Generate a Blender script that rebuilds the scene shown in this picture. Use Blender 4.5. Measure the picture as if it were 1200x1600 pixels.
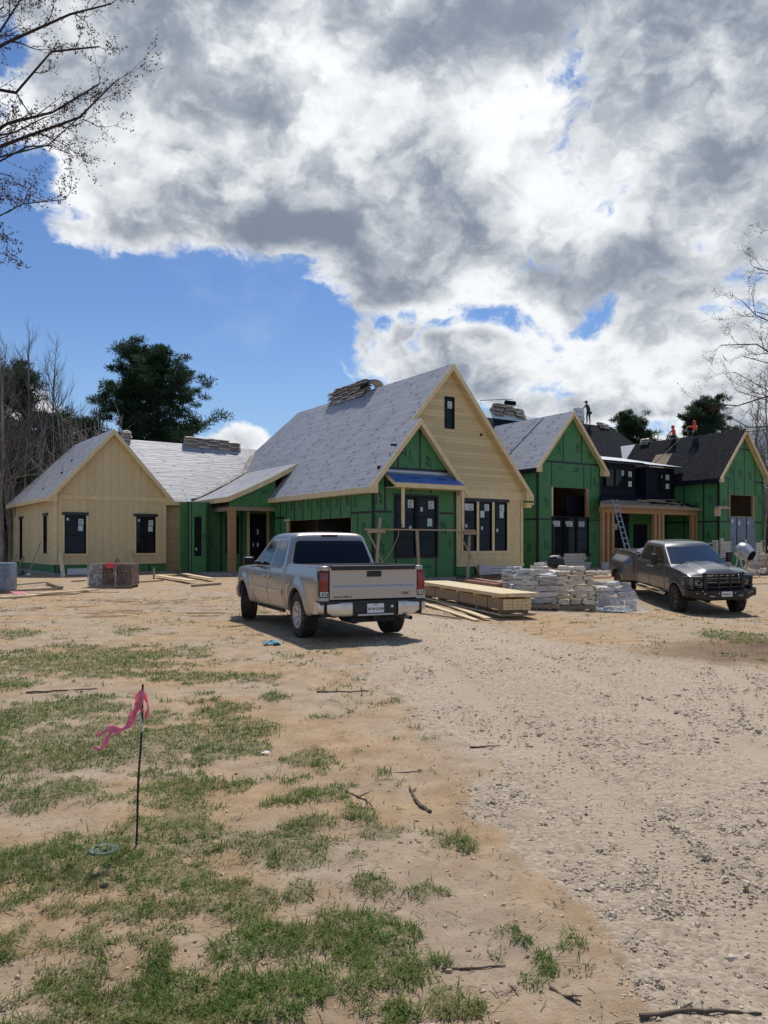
import bpy, bmesh, math, random
import numpy as np
from mathutils import Matrix, Vector
for o in list(bpy.data.objects): bpy.data.objects.remove(o, do_unlink=True)
scene = bpy.context.scene
COL = scene.collection
rad = math.radians
# ------------------------------------------------------------------ camera
EYE = 1.65
cam = bpy.data.cameras.new('camera'); camo = bpy.data.objects.new('camera', cam); COL.objects.link(camo)
camo.location = (0, 0, EYE); camo.rotation_euler = (rad(90), 0, 0)
cam.sensor_fit = 'VERTICAL'; cam.sensor_height = 36; cam.sensor_width = 27; cam.lens = 27.0
cam.shift_y = 0.03125; cam.clip_start = 0.05; cam.clip_end = 4000
scene.camera = camo
scene.render.resolution_x = 768; scene.render.resolution_y = 1024
# ------------------------------------------------------------------ light
SUN_EL, SUN_AZ = 62.0, 13.0       # azimuth measured from +Y towards +X
sd = Vector((math.sin(rad(SUN_AZ))*math.cos(rad(SUN_EL)), math.cos(rad(SUN_AZ))*math.cos(rad(SUN_EL)), math.sin(rad(SUN_EL))))
sl = bpy.data.lights.new('sun', 'SUN'); sl.energy = 3.9; sl.angle = rad(3.0); sl.color = (1.0, 0.95, 0.87)
so = bpy.data.objects.new('sun', sl); COL.objects.link(so); so.rotation_euler = sd.to_track_quat('Z', 'Y').to_euler()
scene.view_settings.view_transform = 'Standard'; scene.view_settings.look = 'None'
scene.view_settings.exposure = 0.0; scene.view_settings.gamma = 1.0
# node helper
class NT:
    def __init__(s, tree):
        s.t = tree; s.n = tree.nodes; s.l = tree.links
    def new(s, typ, ins=None, **kw):
        nd = s.n.new(typ)
        for k, v in kw.items(): setattr(nd, k, v)
        if ins:
            for k, v in ins.items(): s.put(nd.inputs[k], v)
        return nd
    def put(s, sock, v):
        if isinstance(v, bpy.types.NodeSocket): s.l.new(v, sock)
        elif isinstance(v, (tuple, list)) and sock.type == 'RGBA' and len(v) == 3: sock.default_value = (*v, 1)
        else: sock.default_value = v
    def m(s, op, a, b=None, c=None, clamp=False):
        nd = s.n.new('ShaderNodeMath'); nd.operation = op; nd.use_clamp = clamp
        s.put(nd.inputs[0], a)
        if b is not None: s.put(nd.inputs[1], b)
        if c is not None: s.put(nd.inputs[2], c)
        return nd.outputs[0]
    def vm(s, op, a, b=None, scale=None):
        nd = s.n.new('ShaderNodeVectorMath'); nd.operation = op
        s.put(nd.inputs[0], a)
        if b is not None: s.put(nd.inputs[1], b)
        if scale is not None: s.put(nd.inputs['Scale'], scale)
        return nd.outputs['Value'] if op in ('LENGTH', 'DOT_PRODUCT') else nd.outputs[0]
    def mix(s, f, a, b, mode='MIX'):
        nd = s.n.new('ShaderNodeMix'); nd.data_type = 'RGBA'; nd.blend_type = mode
        s.put(nd.inputs[0], f); s.put(nd.inputs[6], a); s.put(nd.inputs[7], b)
        return nd.outputs[2]
    def ramp(s, x, a, b, c=0.0, d=1.0, smooth=True):
        nd = s.n.new('ShaderNodeMapRange'); nd.interpolation_type = 'SMOOTHSTEP' if smooth else 'LINEAR'
        s.put(nd.inputs[0], x); s.put(nd.inputs[1], a); s.put(nd.inputs[2], b); s.put(nd.inputs[3], c); s.put(nd.inputs[4], d)
        return nd.outputs[0]
    def noise(s, vec, scale, detail=4, rough=.5, dist=0.0, lac=2.0, col=False):
        nd = s.n.new('ShaderNodeTexNoise')
        if vec is not None: s.put(nd.inputs['Vector'], vec)
        nd.inputs['Scale'].default_value = scale; nd.inputs['Detail'].default_value = detail
        nd.inputs['Roughness'].default_value = rough; nd.inputs['Distortion'].default_value = dist
        nd.inputs['Lacunarity'].default_value = lac
        return nd.outputs['Color'] if col else nd.outputs['Fac']
# world: Nishita sky seen through broken cumulus laid out by direction
w = bpy.data.worlds.new('World'); scene.world = w; w.use_nodes = True
N = NT(w.node_tree); N.n.clear()
sky = N.new('ShaderNodeTexSky', sky_type='NISHITA', sun_disc=False)
sky.sun_elevation = rad(SUN_EL); sky.sun_rotation = rad(SUN_AZ); sky.air_density = 1.0; sky.dust_density = 0.1; sky.ozone_density = 2.5
dirv = N.new('ShaderNodeTexCoord').outputs['Generated']
sx = N.new('ShaderNodeSeparateXYZ', {0: dirv})
yy = N.m('MAXIMUM', N.m('ABSOLUTE', sx.outputs[1]), 0.12)
gx = N.m('DIVIDE', sx.outputs[0], yy); gz = N.m('DIVIDE', sx.outputs[2], yy)
g2 = N.new('ShaderNodeCombineXYZ', {0: gx, 1: gz}).outputs[0]
# cloud space: direction, flattened a little towards the horizon
cs = N.new('ShaderNodeCombineXYZ', {0: sx.outputs[0], 1: sx.outputs[1], 2: N.m('MULTIPLY', sx.outputs[2], 1.35)}).outputs[0]
warp = N.vm('SCALE', N.vm('SUBTRACT', N.noise(cs, 6.0, 6, .62, col=True), (.5, .5, .5)), scale=0.11)
p0 = N.vm('ADD', cs, warp)
def blob(u, v, ru, rv, amp):
    c = ((u-600)/1200, (850-v)/1200, 0); r = (ru/1200, rv/1200, 1)
    l = N.vm('LENGTH', N.vm('DIVIDE', N.vm('SUBTRACT', g2, c), r))
    return N.ramp(l, 1.35, 0.35, 0.0, amp)
bias = -0.36
for b in [(560, 20, 760, 330, .62), (740, 60, 230, 150, .50), (930, 430, 170, 90, .22), (170, 230, 260, 170, .34), (330, 290, 420, 150, .26), (650, 330, 330, 190, .26), (1100, 330, 460, 440, .52), (1000, 600, 340, 110, .30), (650, 562, 190, 60, .58), (400, 690, 90, 36, .42), (130, 320, 150, 80, .22), (20, 620, 90, 50, .34), (1250, 640, 260, 90, .2)]:
    bias = N.m('ADD', blob(*b), bias)
bias = N.m('MINIMUM', bias, .36)
for b in [(735, 55, 130, 100, .32), (640, 480, 90, 40, .12), (0, 240, 110, 220, -.34), (360, 520, 380, 110, -.30), (840, 560, 60, 80, -.26), (1060, 668, 120, 26, -.62), (690, 492, 130, 26, -.22), (470, 690, 60, 60, -.1)]:
    bias = N.m('ADD', blob(*b), bias)
def dens(p, det=9):
    n1 = N.noise(p, 3.4, det, .55)
    n2 = N.noise(p, 10.0, 6, .55)
    bill = N.m('ABSOLUTE', N.m('SUBTRACT', N.m('MULTIPLY', n2, 2.0), 1.0))
    return N.m('ADD', N.m('MULTIPLY', N.m('SUBTRACT', n1, .5), 2.3), N.m('MULTIPLY', N.m('SUBTRACT', bill, .2), -0.75))
d0 = dens(p0)
d1 = dens(N.vm('ADD', p0, (.012, -.012, .05)), 5)
d2 = N.noise(p0, 4.2, 3, .5)
d3 = N.noise(N.vm('ADD', p0, (.02, -.02, .11)), 4.2, 3, .5)
field = N.m('ADD', N.m('ADD', d0, bias), .03)
cover = N.ramp(field, -0.05, 0.17)
thick = N.ramp(field, 0.0, 0.46)
lit = N.ramp(N.m('SUBTRACT', d0, d1), -0.30, 0.34)
lit2 = N.ramp(N.m('SUBTRACT', d2, d3), -0.15, 0.15)
fine = N.noise(p0, 26, 4, .6)
big = N.ramp(N.noise(N.vm('ADD', cs, (.7, .3, .1)), 3.6, 4, .5), .36, .64)
lum = N.m('ADD', N.m('MULTIPLY', lit, .50), N.m('MULTIPLY', lit2, .36))
lum = N.m('ADD', lum, N.m('MULTIPLY', N.m('SUBTRACT', 1.0, thick), .50))
lum = N.m('ADD', lum, N.m('MULTIPLY', N.m('SUBTRACT', fine, .5), .30))
mid = N.noise(p0, 9.0, 6, .58)
lum = N.m('ADD', lum, N.m('MULTIPLY', N.m('SUBTRACT', mid, .5), .85))
lum = N.m('ADD', lum, N.m('MULTIPLY', N.m('SUBTRACT', big, .5), .26))
lum = N.ramp(lum, -.08, 1.0)
lum = N.m('POWER', lum, 1.55)
# brighter round the veiled sun
sdot = N.m('MAXIMUM', N.vm('DOT_PRODUCT', dirv, tuple(sd)), 0.0)
glow = N.m('POWER', sdot, 9.0)
ccol = N.mix(lum, (0.215, 0.26, 0.335), (0.93, 0.95, 0.97))
ccol = N.mix(1.0, ccol, N.new('ShaderNodeCombineColor', {0: N.m('ADD', 1.0, N.m('MULTIPLY', glow, .35)), 1: N.m('ADD', 1.0, N.m('MULTIPLY', glow, .35)), 2: N.m('ADD', 1.0, N.m('MULTIPLY', glow, .32))}).outputs[0], 'MULTIPLY')
skyc = N.vm('SCALE', sky.outputs[0], scale=0.105)
skyc = N.mix(1.0, skyc, (0.70, 0.84, 1.04), 'MULTIPLY')
hzn = N.ramp(sx.outputs[2], 0.0, 0.30, .85, 0)
skyc = N.mix(hzn, skyc, (0.36, 0.56, 0.80))
wisp = N.m('MULTIPLY', N.ramp(N.noise(cs, 6, 5, .6), .52, .8), .25)
skyc = N.mix(wisp, skyc, (0.6, .68, .8))
fin = N.mix(cover, skyc, ccol)
bg = N.new('ShaderNodeBackground', {'Color': fin, 'Strength': 1.0})
N.l.new(bg.outputs[0], N.new('ShaderNodeOutputWorld').inputs[0])
w.cycles.sampling_method = 'MANUAL'; w.cycles.sample_map_resolution = 512

# ------------------------------------------------------------------ materials
MAT = {}
def translucent(T, p, col, f):
    o = next(n for n in T.n if n.type == 'OUTPUT_MATERIAL'); tr = T.new('ShaderNodeBsdfTranslucent', {'Color': col}); mx = T.new('ShaderNodeMixShader', {0: f})
    T.l.new(p.outputs[0], mx.inputs[1]); T.l.new(tr.outputs[0], mx.inputs[2]); T.l.new(mx.outputs[0], o.inputs[0])
translucent_ = translucent
def material(name, base=(.5, .5, .5), rough=.6, metal=0.0, spec=.5, coat=0.0, var=0.0, vscale=8, bump=0.0, bscale=30, fn=None, alpha=None, emit=None, coord='Object', aniso=None, dirt=None):
    m = bpy.data.materials.new(name); m.use_nodes = True
    T = NT(m.node_tree); T.n.clear()
    p = T.new('ShaderNodeBsdfPrincipled'); o = T.new('ShaderNodeOutputMaterial'); T.l.new(p.outputs[0], o.inputs[0])
    p.inputs['Roughness'].default_value = rough; p.inputs['Metallic'].default_value = metal
    p.inputs['Specular IOR Level'].default_value = spec; p.inputs['Coat Weight'].default_value = coat
    if coat: p.inputs['Coat Roughness'].default_value = .06
    tc = T.new('ShaderNodeTexCoord').outputs[coord]
    col = (*base, 1)
    if var:
        nz = T.noise(tc, vscale, 5, .6)
        col = T.mix(T.ramp(nz, .3, .7), tuple(c*(1-var) for c in base), tuple(min(1, c*(1+var)) for c in base))
    if dirt:
        dn = T.ramp(T.noise(tc, dirt[1], 6, .65), .45, .75, 0, dirt[2]); col = T.mix(dn, col, dirt[0])
    T.put(p.inputs['Base Color'], col)
    if bump:
        bn = T.new('ShaderNodeBump', {'Strength': bump, 'Distance': .02, 'Height': T.noise(tc, bscale, 6, .6)})
        T.l.new(bn.outputs[0], p.inputs['Normal'])
    if alpha is not None: p.inputs['Alpha'].default_value = alpha
    if fn: fn(T, p, tc)
    MAT[name] = m
    return m
def bumpn(T, p, h, strength=.5, dist=.02):
    b = T.new('ShaderNodeBump', {'Strength': strength, 'Distance': dist, 'Height': h}); T.l.new(b.outputs[0], p.inputs['Normal'])
def sepuv(T):
    uv = T.new('ShaderNodeUVMap').outputs[0]; s = T.new('ShaderNodeSeparateXYZ', {0: uv}); return uv, s.outputs[0], s.outputs[1]

def f_batten(T, p, tc):
    uv, u, v = sepuv(T)
    fr = T.m('FRACT', T.m('DIVIDE', u, .405))
    bat = T.m('MULTIPLY', T.ramp(fr, .0, .02), T.ramp(fr, .16, .14))
    idx = T.m('FLOOR', T.m('DIVIDE', u, .405))
    rnd = T.new('ShaderNodeTexWhiteNoise', {'W': idx}, noise_dimensions='1D').outputs[0]
    n = T.noise(uv, 3, 5, .6)
    st = T.noise(T.vm('MULTIPLY', uv, (30, .6, 1)), 1.0, 4, .6)
    a = T.mix(T.ramp(n, .3, .7), (.55, .435, .235), (.64, .505, .28))
    a = T.mix(T.m('MULTIPLY', rnd, .5), a, (.72, .58, .34))
    a = T.mix(T.ramp(st, .5, .8, 0, .35), a, (.50, .40, .21))
    gap = T.m('MULTIPLY', T.ramp(fr, .155, .17), T.ramp(fr, .20, .185)); gap2 = T.ramp(fr, .985, .995)
    a = T.mix(T.m('MULTIPLY', T.m('MAXIMUM', gap, gap2), .55), a, (.26, .19, .10))
    a = T.mix(T.m('MULTIPLY', bat, .30), a, (.74, .61, .37))
    T.put(p.inputs['Base Color'], a)
    fine = T.m('FRACT', T.m('DIVIDE', u, .1016))
    gr = T.ramp(T.m('ABSOLUTE', T.m('SUBTRACT', fine, .5)), .46, .5, 0, -.12)
    bumpn(T, p, T.m('ADD', T.m('ADD', bat, gr), T.m('MULTIPLY', st, .05)), .9, .018)
material('board_siding', rough=.75, fn=f_batten)
def f_lap(T, p, tc):
    uv, u, v = sepuv(T)
    row = T.m('DIVIDE', v, .17); fr = T.m('FRACT', row); idx = T.m('FLOOR', row)
    off = T.new('ShaderNodeTexWhiteNoise', {'W': idx}, noise_dimensions='1D').outputs[0]
    col2 = T.m('FLOOR', T.m('ADD', T.m('DIVIDE', u, 3.66), T.m('MULTIPLY', off, 7)))
    rnd = T.new('ShaderNodeTexWhiteNoise', {'Vector': T.new('ShaderNodeCombineXYZ', {0: idx, 1: col2}).outputs[0]}, noise_dimensions='2D').outputs[0]
    n = T.noise(uv, 2.2, 5, .6)
    a = T.mix(rnd, (.52, .405, .21), (.66, .53, .30))
    a = T.mix(T.ramp(n, .35, .7, 0, .4), a, (.56, .45, .25))
    a = T.mix(T.ramp(fr, .93, .99, 0, .55), a, (.20, .155, .085))
    T.put(p.inputs['Base Color'], a)
    bumpn(T, p, T.m('ADD', T.m('SUBTRACT', 1.0, fr), T.m('MULTIPLY', n, .1)), .8, .014)
material('lap_siding', rough=.75, fn=f_lap)
def f_zip(T, p, tc):
    uv, u, v = sepuv(T)
    n = T.noise(uv, 2.5, 6, .65); st = T.noise(T.vm('MULTIPLY', uv, (14, 1.0, 1)), 1.0, 5, .7)
    idx = T.m('FLOOR', T.m('DIVIDE', u, 1.22))
    rnd = T.new('ShaderNodeTexWhiteNoise', {'W': idx}, noise_dimensions='1D').outputs[0]
    a = T.mix(T.ramp(n, .3, .7), (.038, .15, .048), (.060, .21, .072))
    a = T.mix(T.m('MULTIPLY', rnd, .35), a, (.075, .225, .084))
    a = T.mix(T.ramp(st, .55, .8, 0, .45), a, (.025, .095, .034))
    sc = T.noise(uv, 26, 3, .7)
    a = T.mix(T.ramp(sc, .64, .78, 0, .35), a, (.11, .24, .12))
    ln = T.m('FRACT', T.m('DIVIDE', u, .3048))
    a = T.mix(T.ramp(T.m('ABSOLUTE', T.m('SUBTRACT', ln, .5)), .485, .5, 0, .4), a, (.015, .06, .03))
    T.put(p.inputs['Base Color'], a)
    bumpn(T, p, st, .12, .01)
material('green_sheathing', rough=.62, fn=f_zip)
material('seam_tape', (.012, .014, .015), .42, var=.4, vscale=5, bump=.4, bscale=14)
material('print_ink', (.012, .045, .022), .7)
def f_under(T, p, tc):
    uv, u, v = sepuv(T)
    wr = T.noise(T.vm('MULTIPLY', uv, (.40, 2.2, 1)), 1.5, 4, .5, dist=1.6)
    wr2 = T.noise(T.vm('MULTIPLY', uv, (.45, 4.0, 1)), 1.6, 4, .5, dist=.8)
    n = T.noise(uv, .8, 4, .6)
    a = T.mix(T.ramp(n, .3, .7), (.285, .29, .31), (.35, .355, .375))
    # lap lines
    fr = T.m('FRACT', T.m('DIVIDE', T.m('ADD', v, T.m('MULTIPLY', wr, .05)), 1.05))
    lap = T.ramp(T.m('ABSOLUTE', T.m('SUBTRACT', fr, .5)), .475, .495, 0, .8)
    a = T.mix(lap, a, (.10, .10, .12))
    # printed lettering rows: small dashes
    rr = T.m('FRACT', T.m('DIVIDE', v, .35)); ri = T.m('FLOOR', T.m('DIVIDE', v, .35))
    inrow = T.m('MULTIPLY', T.ramp(rr, .40, .44), T.ramp(rr, .62, .58))
    uo = T.m('ADD', u, T.m('MULTIPLY', T.new('ShaderNodeTexWhiteNoise', {'W': ri}, noise_dimensions='1D').outputs[0], 2.0))
    blk = T.m('FRACT', T.m('DIVIDE', uo, 1.1)); inblk = T.ramp(blk, .48, .50, 1, 0)
    glyph = T.ramp(T.noise(T.vm('MULTIPLY', uv, (14, 9, 1)), 1.0, 1, .5), .45, .55)
    red = T.m('GREATER_THAN', T.m('FRACT', T.m('MULTIPLY', ri, .3333)), .5)
    ink = T.mix(red, (.15, .14, .19), (.36, .24, .27))
    a = T.mix(T.m('MULTIPLY', T.m('MULTIPLY', T.m('MULTIPLY', inrow, inblk), glyph), .9), a, ink)
    bl = T.m('FRACT', T.m('ADD', T.m('DIVIDE', uo, 2.2), T.m('MULTIPLY', ri, .37)))
    big = T.m('MULTIPLY', T.m('MULTIPLY', T.ramp(bl, .80, .81), T.ramp(bl, .90, .89)), T.m('MULTIPLY', T.ramp(rr, .25, .32), T.ramp(rr, .78, .7)))
    a = T.mix(T.m('MULTIPLY', big, .8), a, (.11, .11, .15))
    T.put(p.inputs['Base Color'], a)
    bumpn(T, p, T.m('ADD', T.m('MULTIPLY', wr, 1.0), T.m('MULTIPLY', wr2, .35)), .38, .05)
material('roof_underlayment', rough=.5, fn=f_under)
def f_shingle(T, p, tc):
    uv, u, v = sepuv(T)
    row = T.m('DIVIDE', v, .143); fr = T.m('FRACT', row); idx = T.m('FLOOR', row)
    off = T.new('ShaderNodeTexWhiteNoise', {'W': idx}, noise_dimensions='1D').outputs[0]
    tab = T.m('FLOOR', T.m('ADD', T.m('DIVIDE', u, .2), T.m('MULTIPLY', off, 5)))
    rnd = T.new('ShaderNodeTexWhiteNoise', {'Vector': T.new('ShaderNodeCombineXYZ', {0: idx, 1: tab}).outputs[0]}, noise_dimensions='2D').outputs[0]
    a = T.mix(rnd, (.008, .009, .012), (.024, .026, .034))
    a = T.mix(T.ramp(T.noise(uv, 90, 2, .7), .55, .75, 0, .3), a, (.045, .047, .055))
    a = T.mix(T.ramp(fr, .0, .10, .8, 0), a, (.006, .006, .008))
    T.put(p.inputs['Base Color'], a)
    bumpn(T, p, T.m('ADD', T.m('SUBTRACT', 1.0, fr), T.m('MULTIPLY', rnd, .5)), .7, .012)
material('dark_shingle', rough=.9, spec=.12, fn=f_shingle)
def f_wood(c1, c2, sc=1.0):
    def fn(T, p, tc):
        info = T.new('ShaderNodeObjectInfo').outputs['Random']
        st = T.noise(T.vm('MULTIPLY', tc, (2.2*sc, 30*sc, 30*sc)), 1.0, 5, .6, dist=.4)
        n = T.noise(tc, 2.0*sc, 4, .6)
        a = T.mix(T.ramp(st, .35, .7), c1, c2)
        a = T.mix(T.ramp(n, .4, .75, 0, .45), a, tuple(c*.72 for c in c1))
        a = T.mix(T.m('MULTIPLY', info, .25), a, tuple(c*.8 for c in c1))
        T.put(p.inputs['Base Color'], a); bumpn(T, p, st, .25, .004)
    return fn
material('fresh_pine', rough=.7, fn=f_wood((.66, .52, .30), (.74, .60, .37)))
material('painted_trim', (.68, .545, .31), .7, var=.08, vscale=2.5)
material('cedar', rough=.7, fn=f_wood((.33, .185, .085), (.44, .265, .13), .8))
material('weathered_wood', rough=.8, fn=f_wood((.26, .20, .14), (.36, .28, .19)))
material('used_lumber', rough=.8, fn=f_wood((.40, .29, .18), (.50, .37, .24)))
material('osb', (.30, .22, .13), .8, var=.3, vscale=14)
material('pink_timber', rough=.8, fn=f_wood((.32, .15, .10), (.42, .22, .16)))
material('concrete', (.34, .31, .28), .85, var=.2, vscale=6, bump=.4, bscale=18)
material('window_black', (.007, .007, .009), .6, spec=.2, var=.3, vscale=3)
def f_glass(T, p, tc):
    n = T.noise(tc, .8, 3, .5)
    T.put(p.inputs['Base Color'], T.mix(n, (.006, .008, .011), (.022, .026, .032)))
    T.put(p.inputs['Roughness'], .05)
material('window_glass', rough=.06, spec=.16, fn=f_glass)
material('sticker_paper', (.50, .58, .56), .5, var=.12, vscale=20)
material('sticker_print', (.07, .10, .11), .6)
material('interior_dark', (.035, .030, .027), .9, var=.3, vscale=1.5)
material('black_membrane', (.009, .011, .020), .6, spec=.2, var=.35, vscale=1.2, bump=.3, bscale=5)
material('pale_membrane', (.55, .62, .62), .5, var=.10, vscale=1.5, bump=.3, bscale=4)
material('blue_membrane', (.075, .17, .42), .45, var=.22, vscale=2.5, bump=.3, bscale=4)
material('blue_print', (.02, .05, .16), .6)
material('grey_metal', (.42, .43, .44), .4, metal=.6, var=.1)
material('valley_wrap', (.30, .265, .225), .7, var=.3, vscale=3, bump=.8, bscale=6)
material('stone_veneer_base', (.42, .39, .35), .9)
def f_stone(c1, c2, c3):
    def fn(T, p, tc):
        info = T.new('ShaderNodeObjectInfo').outputs['Random']
        at = T.new('ShaderNodeAttribute', attribute_name='tone').outputs['Fac']
        n = T.noise(tc, 7, 6, .65); n2 = T.noise(tc, 30, 4, .6)
        a = T.mix(T.m('FRACT', T.m('ADD', info, at)), c1, c2)
        a = T.mix(T.ramp(n, .45, .75, 0, .7), a, c3)
        T.put(p.inputs['Base Color'], a); bumpn(T, p, T.m('ADD', n, T.m('MULTIPLY', n2, .4)), .6, .03)
    return fn
material('grey_stone', rough=.9, fn=f_stone((.34, .335, .33), (.64, .62, .59), (.68, .65, .60)))
material('cream_stone', rough=.9, fn=f_stone((.52, .46, .37), (.74, .68, .58), (.44, .39, .33)))
material('mortar', (.38, .36, .33), .95, var=.15, vscale=9)
def f_brick(T, p, tc):
    b = T.new('ShaderNodeTexBrick', {'Vector': T.new('ShaderNodeUVMap').outputs[0], 'Color1': (.13, .075, .06), 'Color2': (.23, .155, .13), 'Mortar': (.03, .022, .02), 'Scale': 1.0, 'Mortar Size': .006, 'Brick Width': .10, 'Row Height': .2, 'Bias': 0.0})
    b.offset = 0.0
    n = T.noise(tc, 6, 5, .6)
    T.put(p.inputs['Base Color'], T.mix(T.ramp(n, .5, .8, 0, .6), b.outputs[0], (.36, .30, .27)))
    bumpn(T, p, T.m('SUBTRACT', 1.0, b.outputs[1]), .8, .02)
material('brick', rough=.9, fn=f_brick)
# plastics, cloth
def f_plastic(T, p, tc):
    n = T.noise(tc, 5, 6, .65, dist=1.0)
    T.put(p.inputs['Alpha'], T.ramp(n, .35, .75, .12, .7)); bumpn(T, p, n, .9, .05)
material('clear_wrap', (.62, .64, .65), .18, fn=f_plastic)
def f_bwrap(T, p, tc):
    n = T.noise(tc, 4, 6, .65, dist=1.2)
    T.put(p.inputs['Base Color'], T.mix(T.ramp(n, .3, .7), (.10, .14, .20), (.22, .27, .34))); bumpn(T, p, n, .9, .06)
material('blue_grey_wrap', rough=.25, fn=f_bwrap)
material('red_plastic', (.55, .05, .05), .4)
material('bundle_wrap', (.30, .205, .155), .6, var=.35, vscale=4, bump=.6, bscale=6)
material('bundle_paper', (.50, .44, .38), .6, var=.25, vscale=5, bump=.4, bscale=6)
material('white_board', (.62, .62, .62), .6, var=.08)
material('aluminium', (.62, .62, .63), .3, metal=.9)
material('rope', (.42, .36, .25), .8)
material('teal_cloth', (.10, .34, .40), .6, var=.25, vscale=20, bump=.6, bscale=30)
material('pink_ribbon', (1.0, .40, .52), .5, fn=lambda T, p, tc: translucent_(T, p, (1.0, .34, .48, 1), .5))
material('white_ribbon', (.72, .70, .66), .6)
material('rebar', (.020, .012, .010), .7, var=.4, vscale=40)
def f_rib(T, p, tc):
    pass
material('valve_lid', (.13, .175, .15), .6, var=.25, vscale=18, bump=.3, bscale=30)
material('black_hole', (.01, .01, .01), .9)
# vehicles
def paint(name, base, dusty, hi):
    def fn(T, p, tc):
        z = T.new('ShaderNodeSeparateXYZ', {0: tc}).outputs[2]
        n = T.noise(tc, 5, 6, .7)
        d = T.m('MULTIPLY', T.ramp(T.m('ADD', z, T.m('MULTIPLY', n, .55)), 1.0, .42), dusty)   # road dust thrown up on the lower panels
        T.put(p.inputs['Base Color'], T.mix(d, base, (.34, .27, .19)))
        T.put(p.inputs['Roughness'], T.m('ADD', .30, T.m('MULTIPLY', d, .5)))
        T.put(p.inputs['Metallic'], T.m('MULTIPLY', T.m('SUBTRACT', 1.0, d), .55))
        T.put(p.inputs['Coat Weight'], T.m('MULTIPLY', T.m('SUBTRACT', 1.0, d), .6))
    material(name, base, .3, coat=.6, fn=fn)
paint('silver_paint', (.385, .345, .31), .62, 1)
paint('grey_paint', (.12, .12, .12), .20, 1)
material('tyre_rubber', (.022, .021, .020), .85, var=.25, vscale=10, dirt=((.16, .125, .09), 9, .55), bump=.2, bscale=60)
material('rim_alloy', (.50, .48, .45), .35, metal=.8, dirt=((.22, .17, .12), 9, .5))
material('rim_dark', (.03, .03, .032), .5, metal=.4, dirt=((.16, .125, .09), 9, .4))
material('black_trim', (.012, .012, .013), .5, var=.2)
material('gloss_black', (.008, .008, .009), .18)
material('car_glass', (.008, .010, .013), .04, spec=.35)
material('windshield_glass', (.03, .04, .055), .04, spec=1.0, coat=1.0, metal=.35)
material('chrome', (.68, .68, .68), .14, metal=1.0, dirt=((.30, .23, .16), 6, .6))
material('bumper_chrome', (.60, .57, .53), .32, metal=.75, dirt=((.42, .33, .24), 5, .7))
material('red_lens', (.22, .006, .010), .12, coat=.5, var=.3, vscale=12)
material('clear_lens', (.52, .50, .48), .1, coat=.5, var=.3, vscale=30)
material('amber_lens', (.45, .12, .02), .2)
material('headlamp', (.85, .86, .88), .15, metal=.0, coat=.6, var=.5, vscale=22)
material('plate_white', (.68, .70, .72), .5)
material('ink_black', (.015, .015, .02), .6)
material('ink_red', (.28, .015, .02), .4)
material('underbody', (.018, .016, .015), .8, var=.3)
material('cloth_grey', (.13, .14, .18), .8, var=.4, vscale=8, bump=.5, bscale=20)
# people
material('skin', (.30, .17, .11), .6)
material('orange_cloth', (.75, .10, .035), .7, var=.15, vscale=9)
material('dark_cloth', (.020, .028, .030), .8, var=.3, vscale=9)
material('green_cloth', (.030, .050, .042), .8, var=.3, vscale=9)
material('hair_dark', (.01, .008, .007), .7)
# vegetation
def f_bark(c1, c2):
    def fn(T, p, tc):
        st = T.noise(T.vm('MULTIPLY', tc, (6, 6, 1.2)), 1.5, 5, .6)
        T.put(p.inputs['Base Color'], T.mix(T.ramp(st, .3, .7), c1, c2)); bumpn(T, p, st, .5, .03)
    return fn
material('bark', rough=.9, fn=f_bark((.055, .042, .034), (.13, .105, .085)))
material('pale_bark', rough=.9, fn=f_bark((.16, .135, .115), (.32, .28, .235)))
material('grey_twig', (.13, .105, .088), .9)
material('dark_twig', (.028, .020, .018), .85)
material('bud', (.07, .035, .028), .8)
def f_leaf(c1, c2, c3, tl=.3):
    def fn(T, p, tc):
        at = T.new('ShaderNodeAttribute', attribute_name='tone').outputs['Fac']
        a = T.mix(at, c1, c2); a = T.mix(T.ramp(T.noise(tc, 1.1, 3, .6), .45, .7, 0, .6), a, c3)
        T.put(p.inputs['Base Color'], a); T.put(p.inputs['Roughness'], .6)
        p.inputs['Specular IOR Level'].default_value = .2; translucent(T, p, a, tl)
    return fn
material('pine_needles', fn=f_leaf((.018, .042, .022), (.050, .088, .036), (.026, .056, .026)))
material('olive_leaves', fn=f_leaf((.045, .052, .026), (.10, .10, .050), (.085, .065, .042)))
material('brush_leaves', fn=f_leaf((.045, .042, .028), (.10, .085, .055), (.075, .055, .038)))
material('grass_blade', fn=f_leaf((.066, .130, .022), (.17, .255, .050), (.30, .25, .115), .42))
def f_gravel(T, p, tc):
    at = T.new('ShaderNodeAttribute', attribute_name='tone').outputs['Fac']
    a = T.mix(at, (.25, .195, .14), (.60, .505, .385)); a = T.mix(T.ramp(T.noise(tc, 60, 3, .6), .5, .8, 0, .5), a, (.40, .31, .22))
    T.put(p.inputs['Base Color'], a)
material('gravel_stone', rough=.9, fn=f_gravel)
def f_clod(T, p, tc):
    at = T.new('ShaderNodeAttribute', attribute_name='tone').outputs['Fac']
    T.put(p.inputs['Base Color'], T.mix(at, (.25, .165, .09), (.56, .43, .30)))
material('clod', rough=.95, fn=f_clod)
material('dry_litter', (.17, .12, .08), .9, var=.4, vscale=20)
material('stick', (.115, .082, .058), .9, var=.35, vscale=14, bump=.4, bscale=40)
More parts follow.
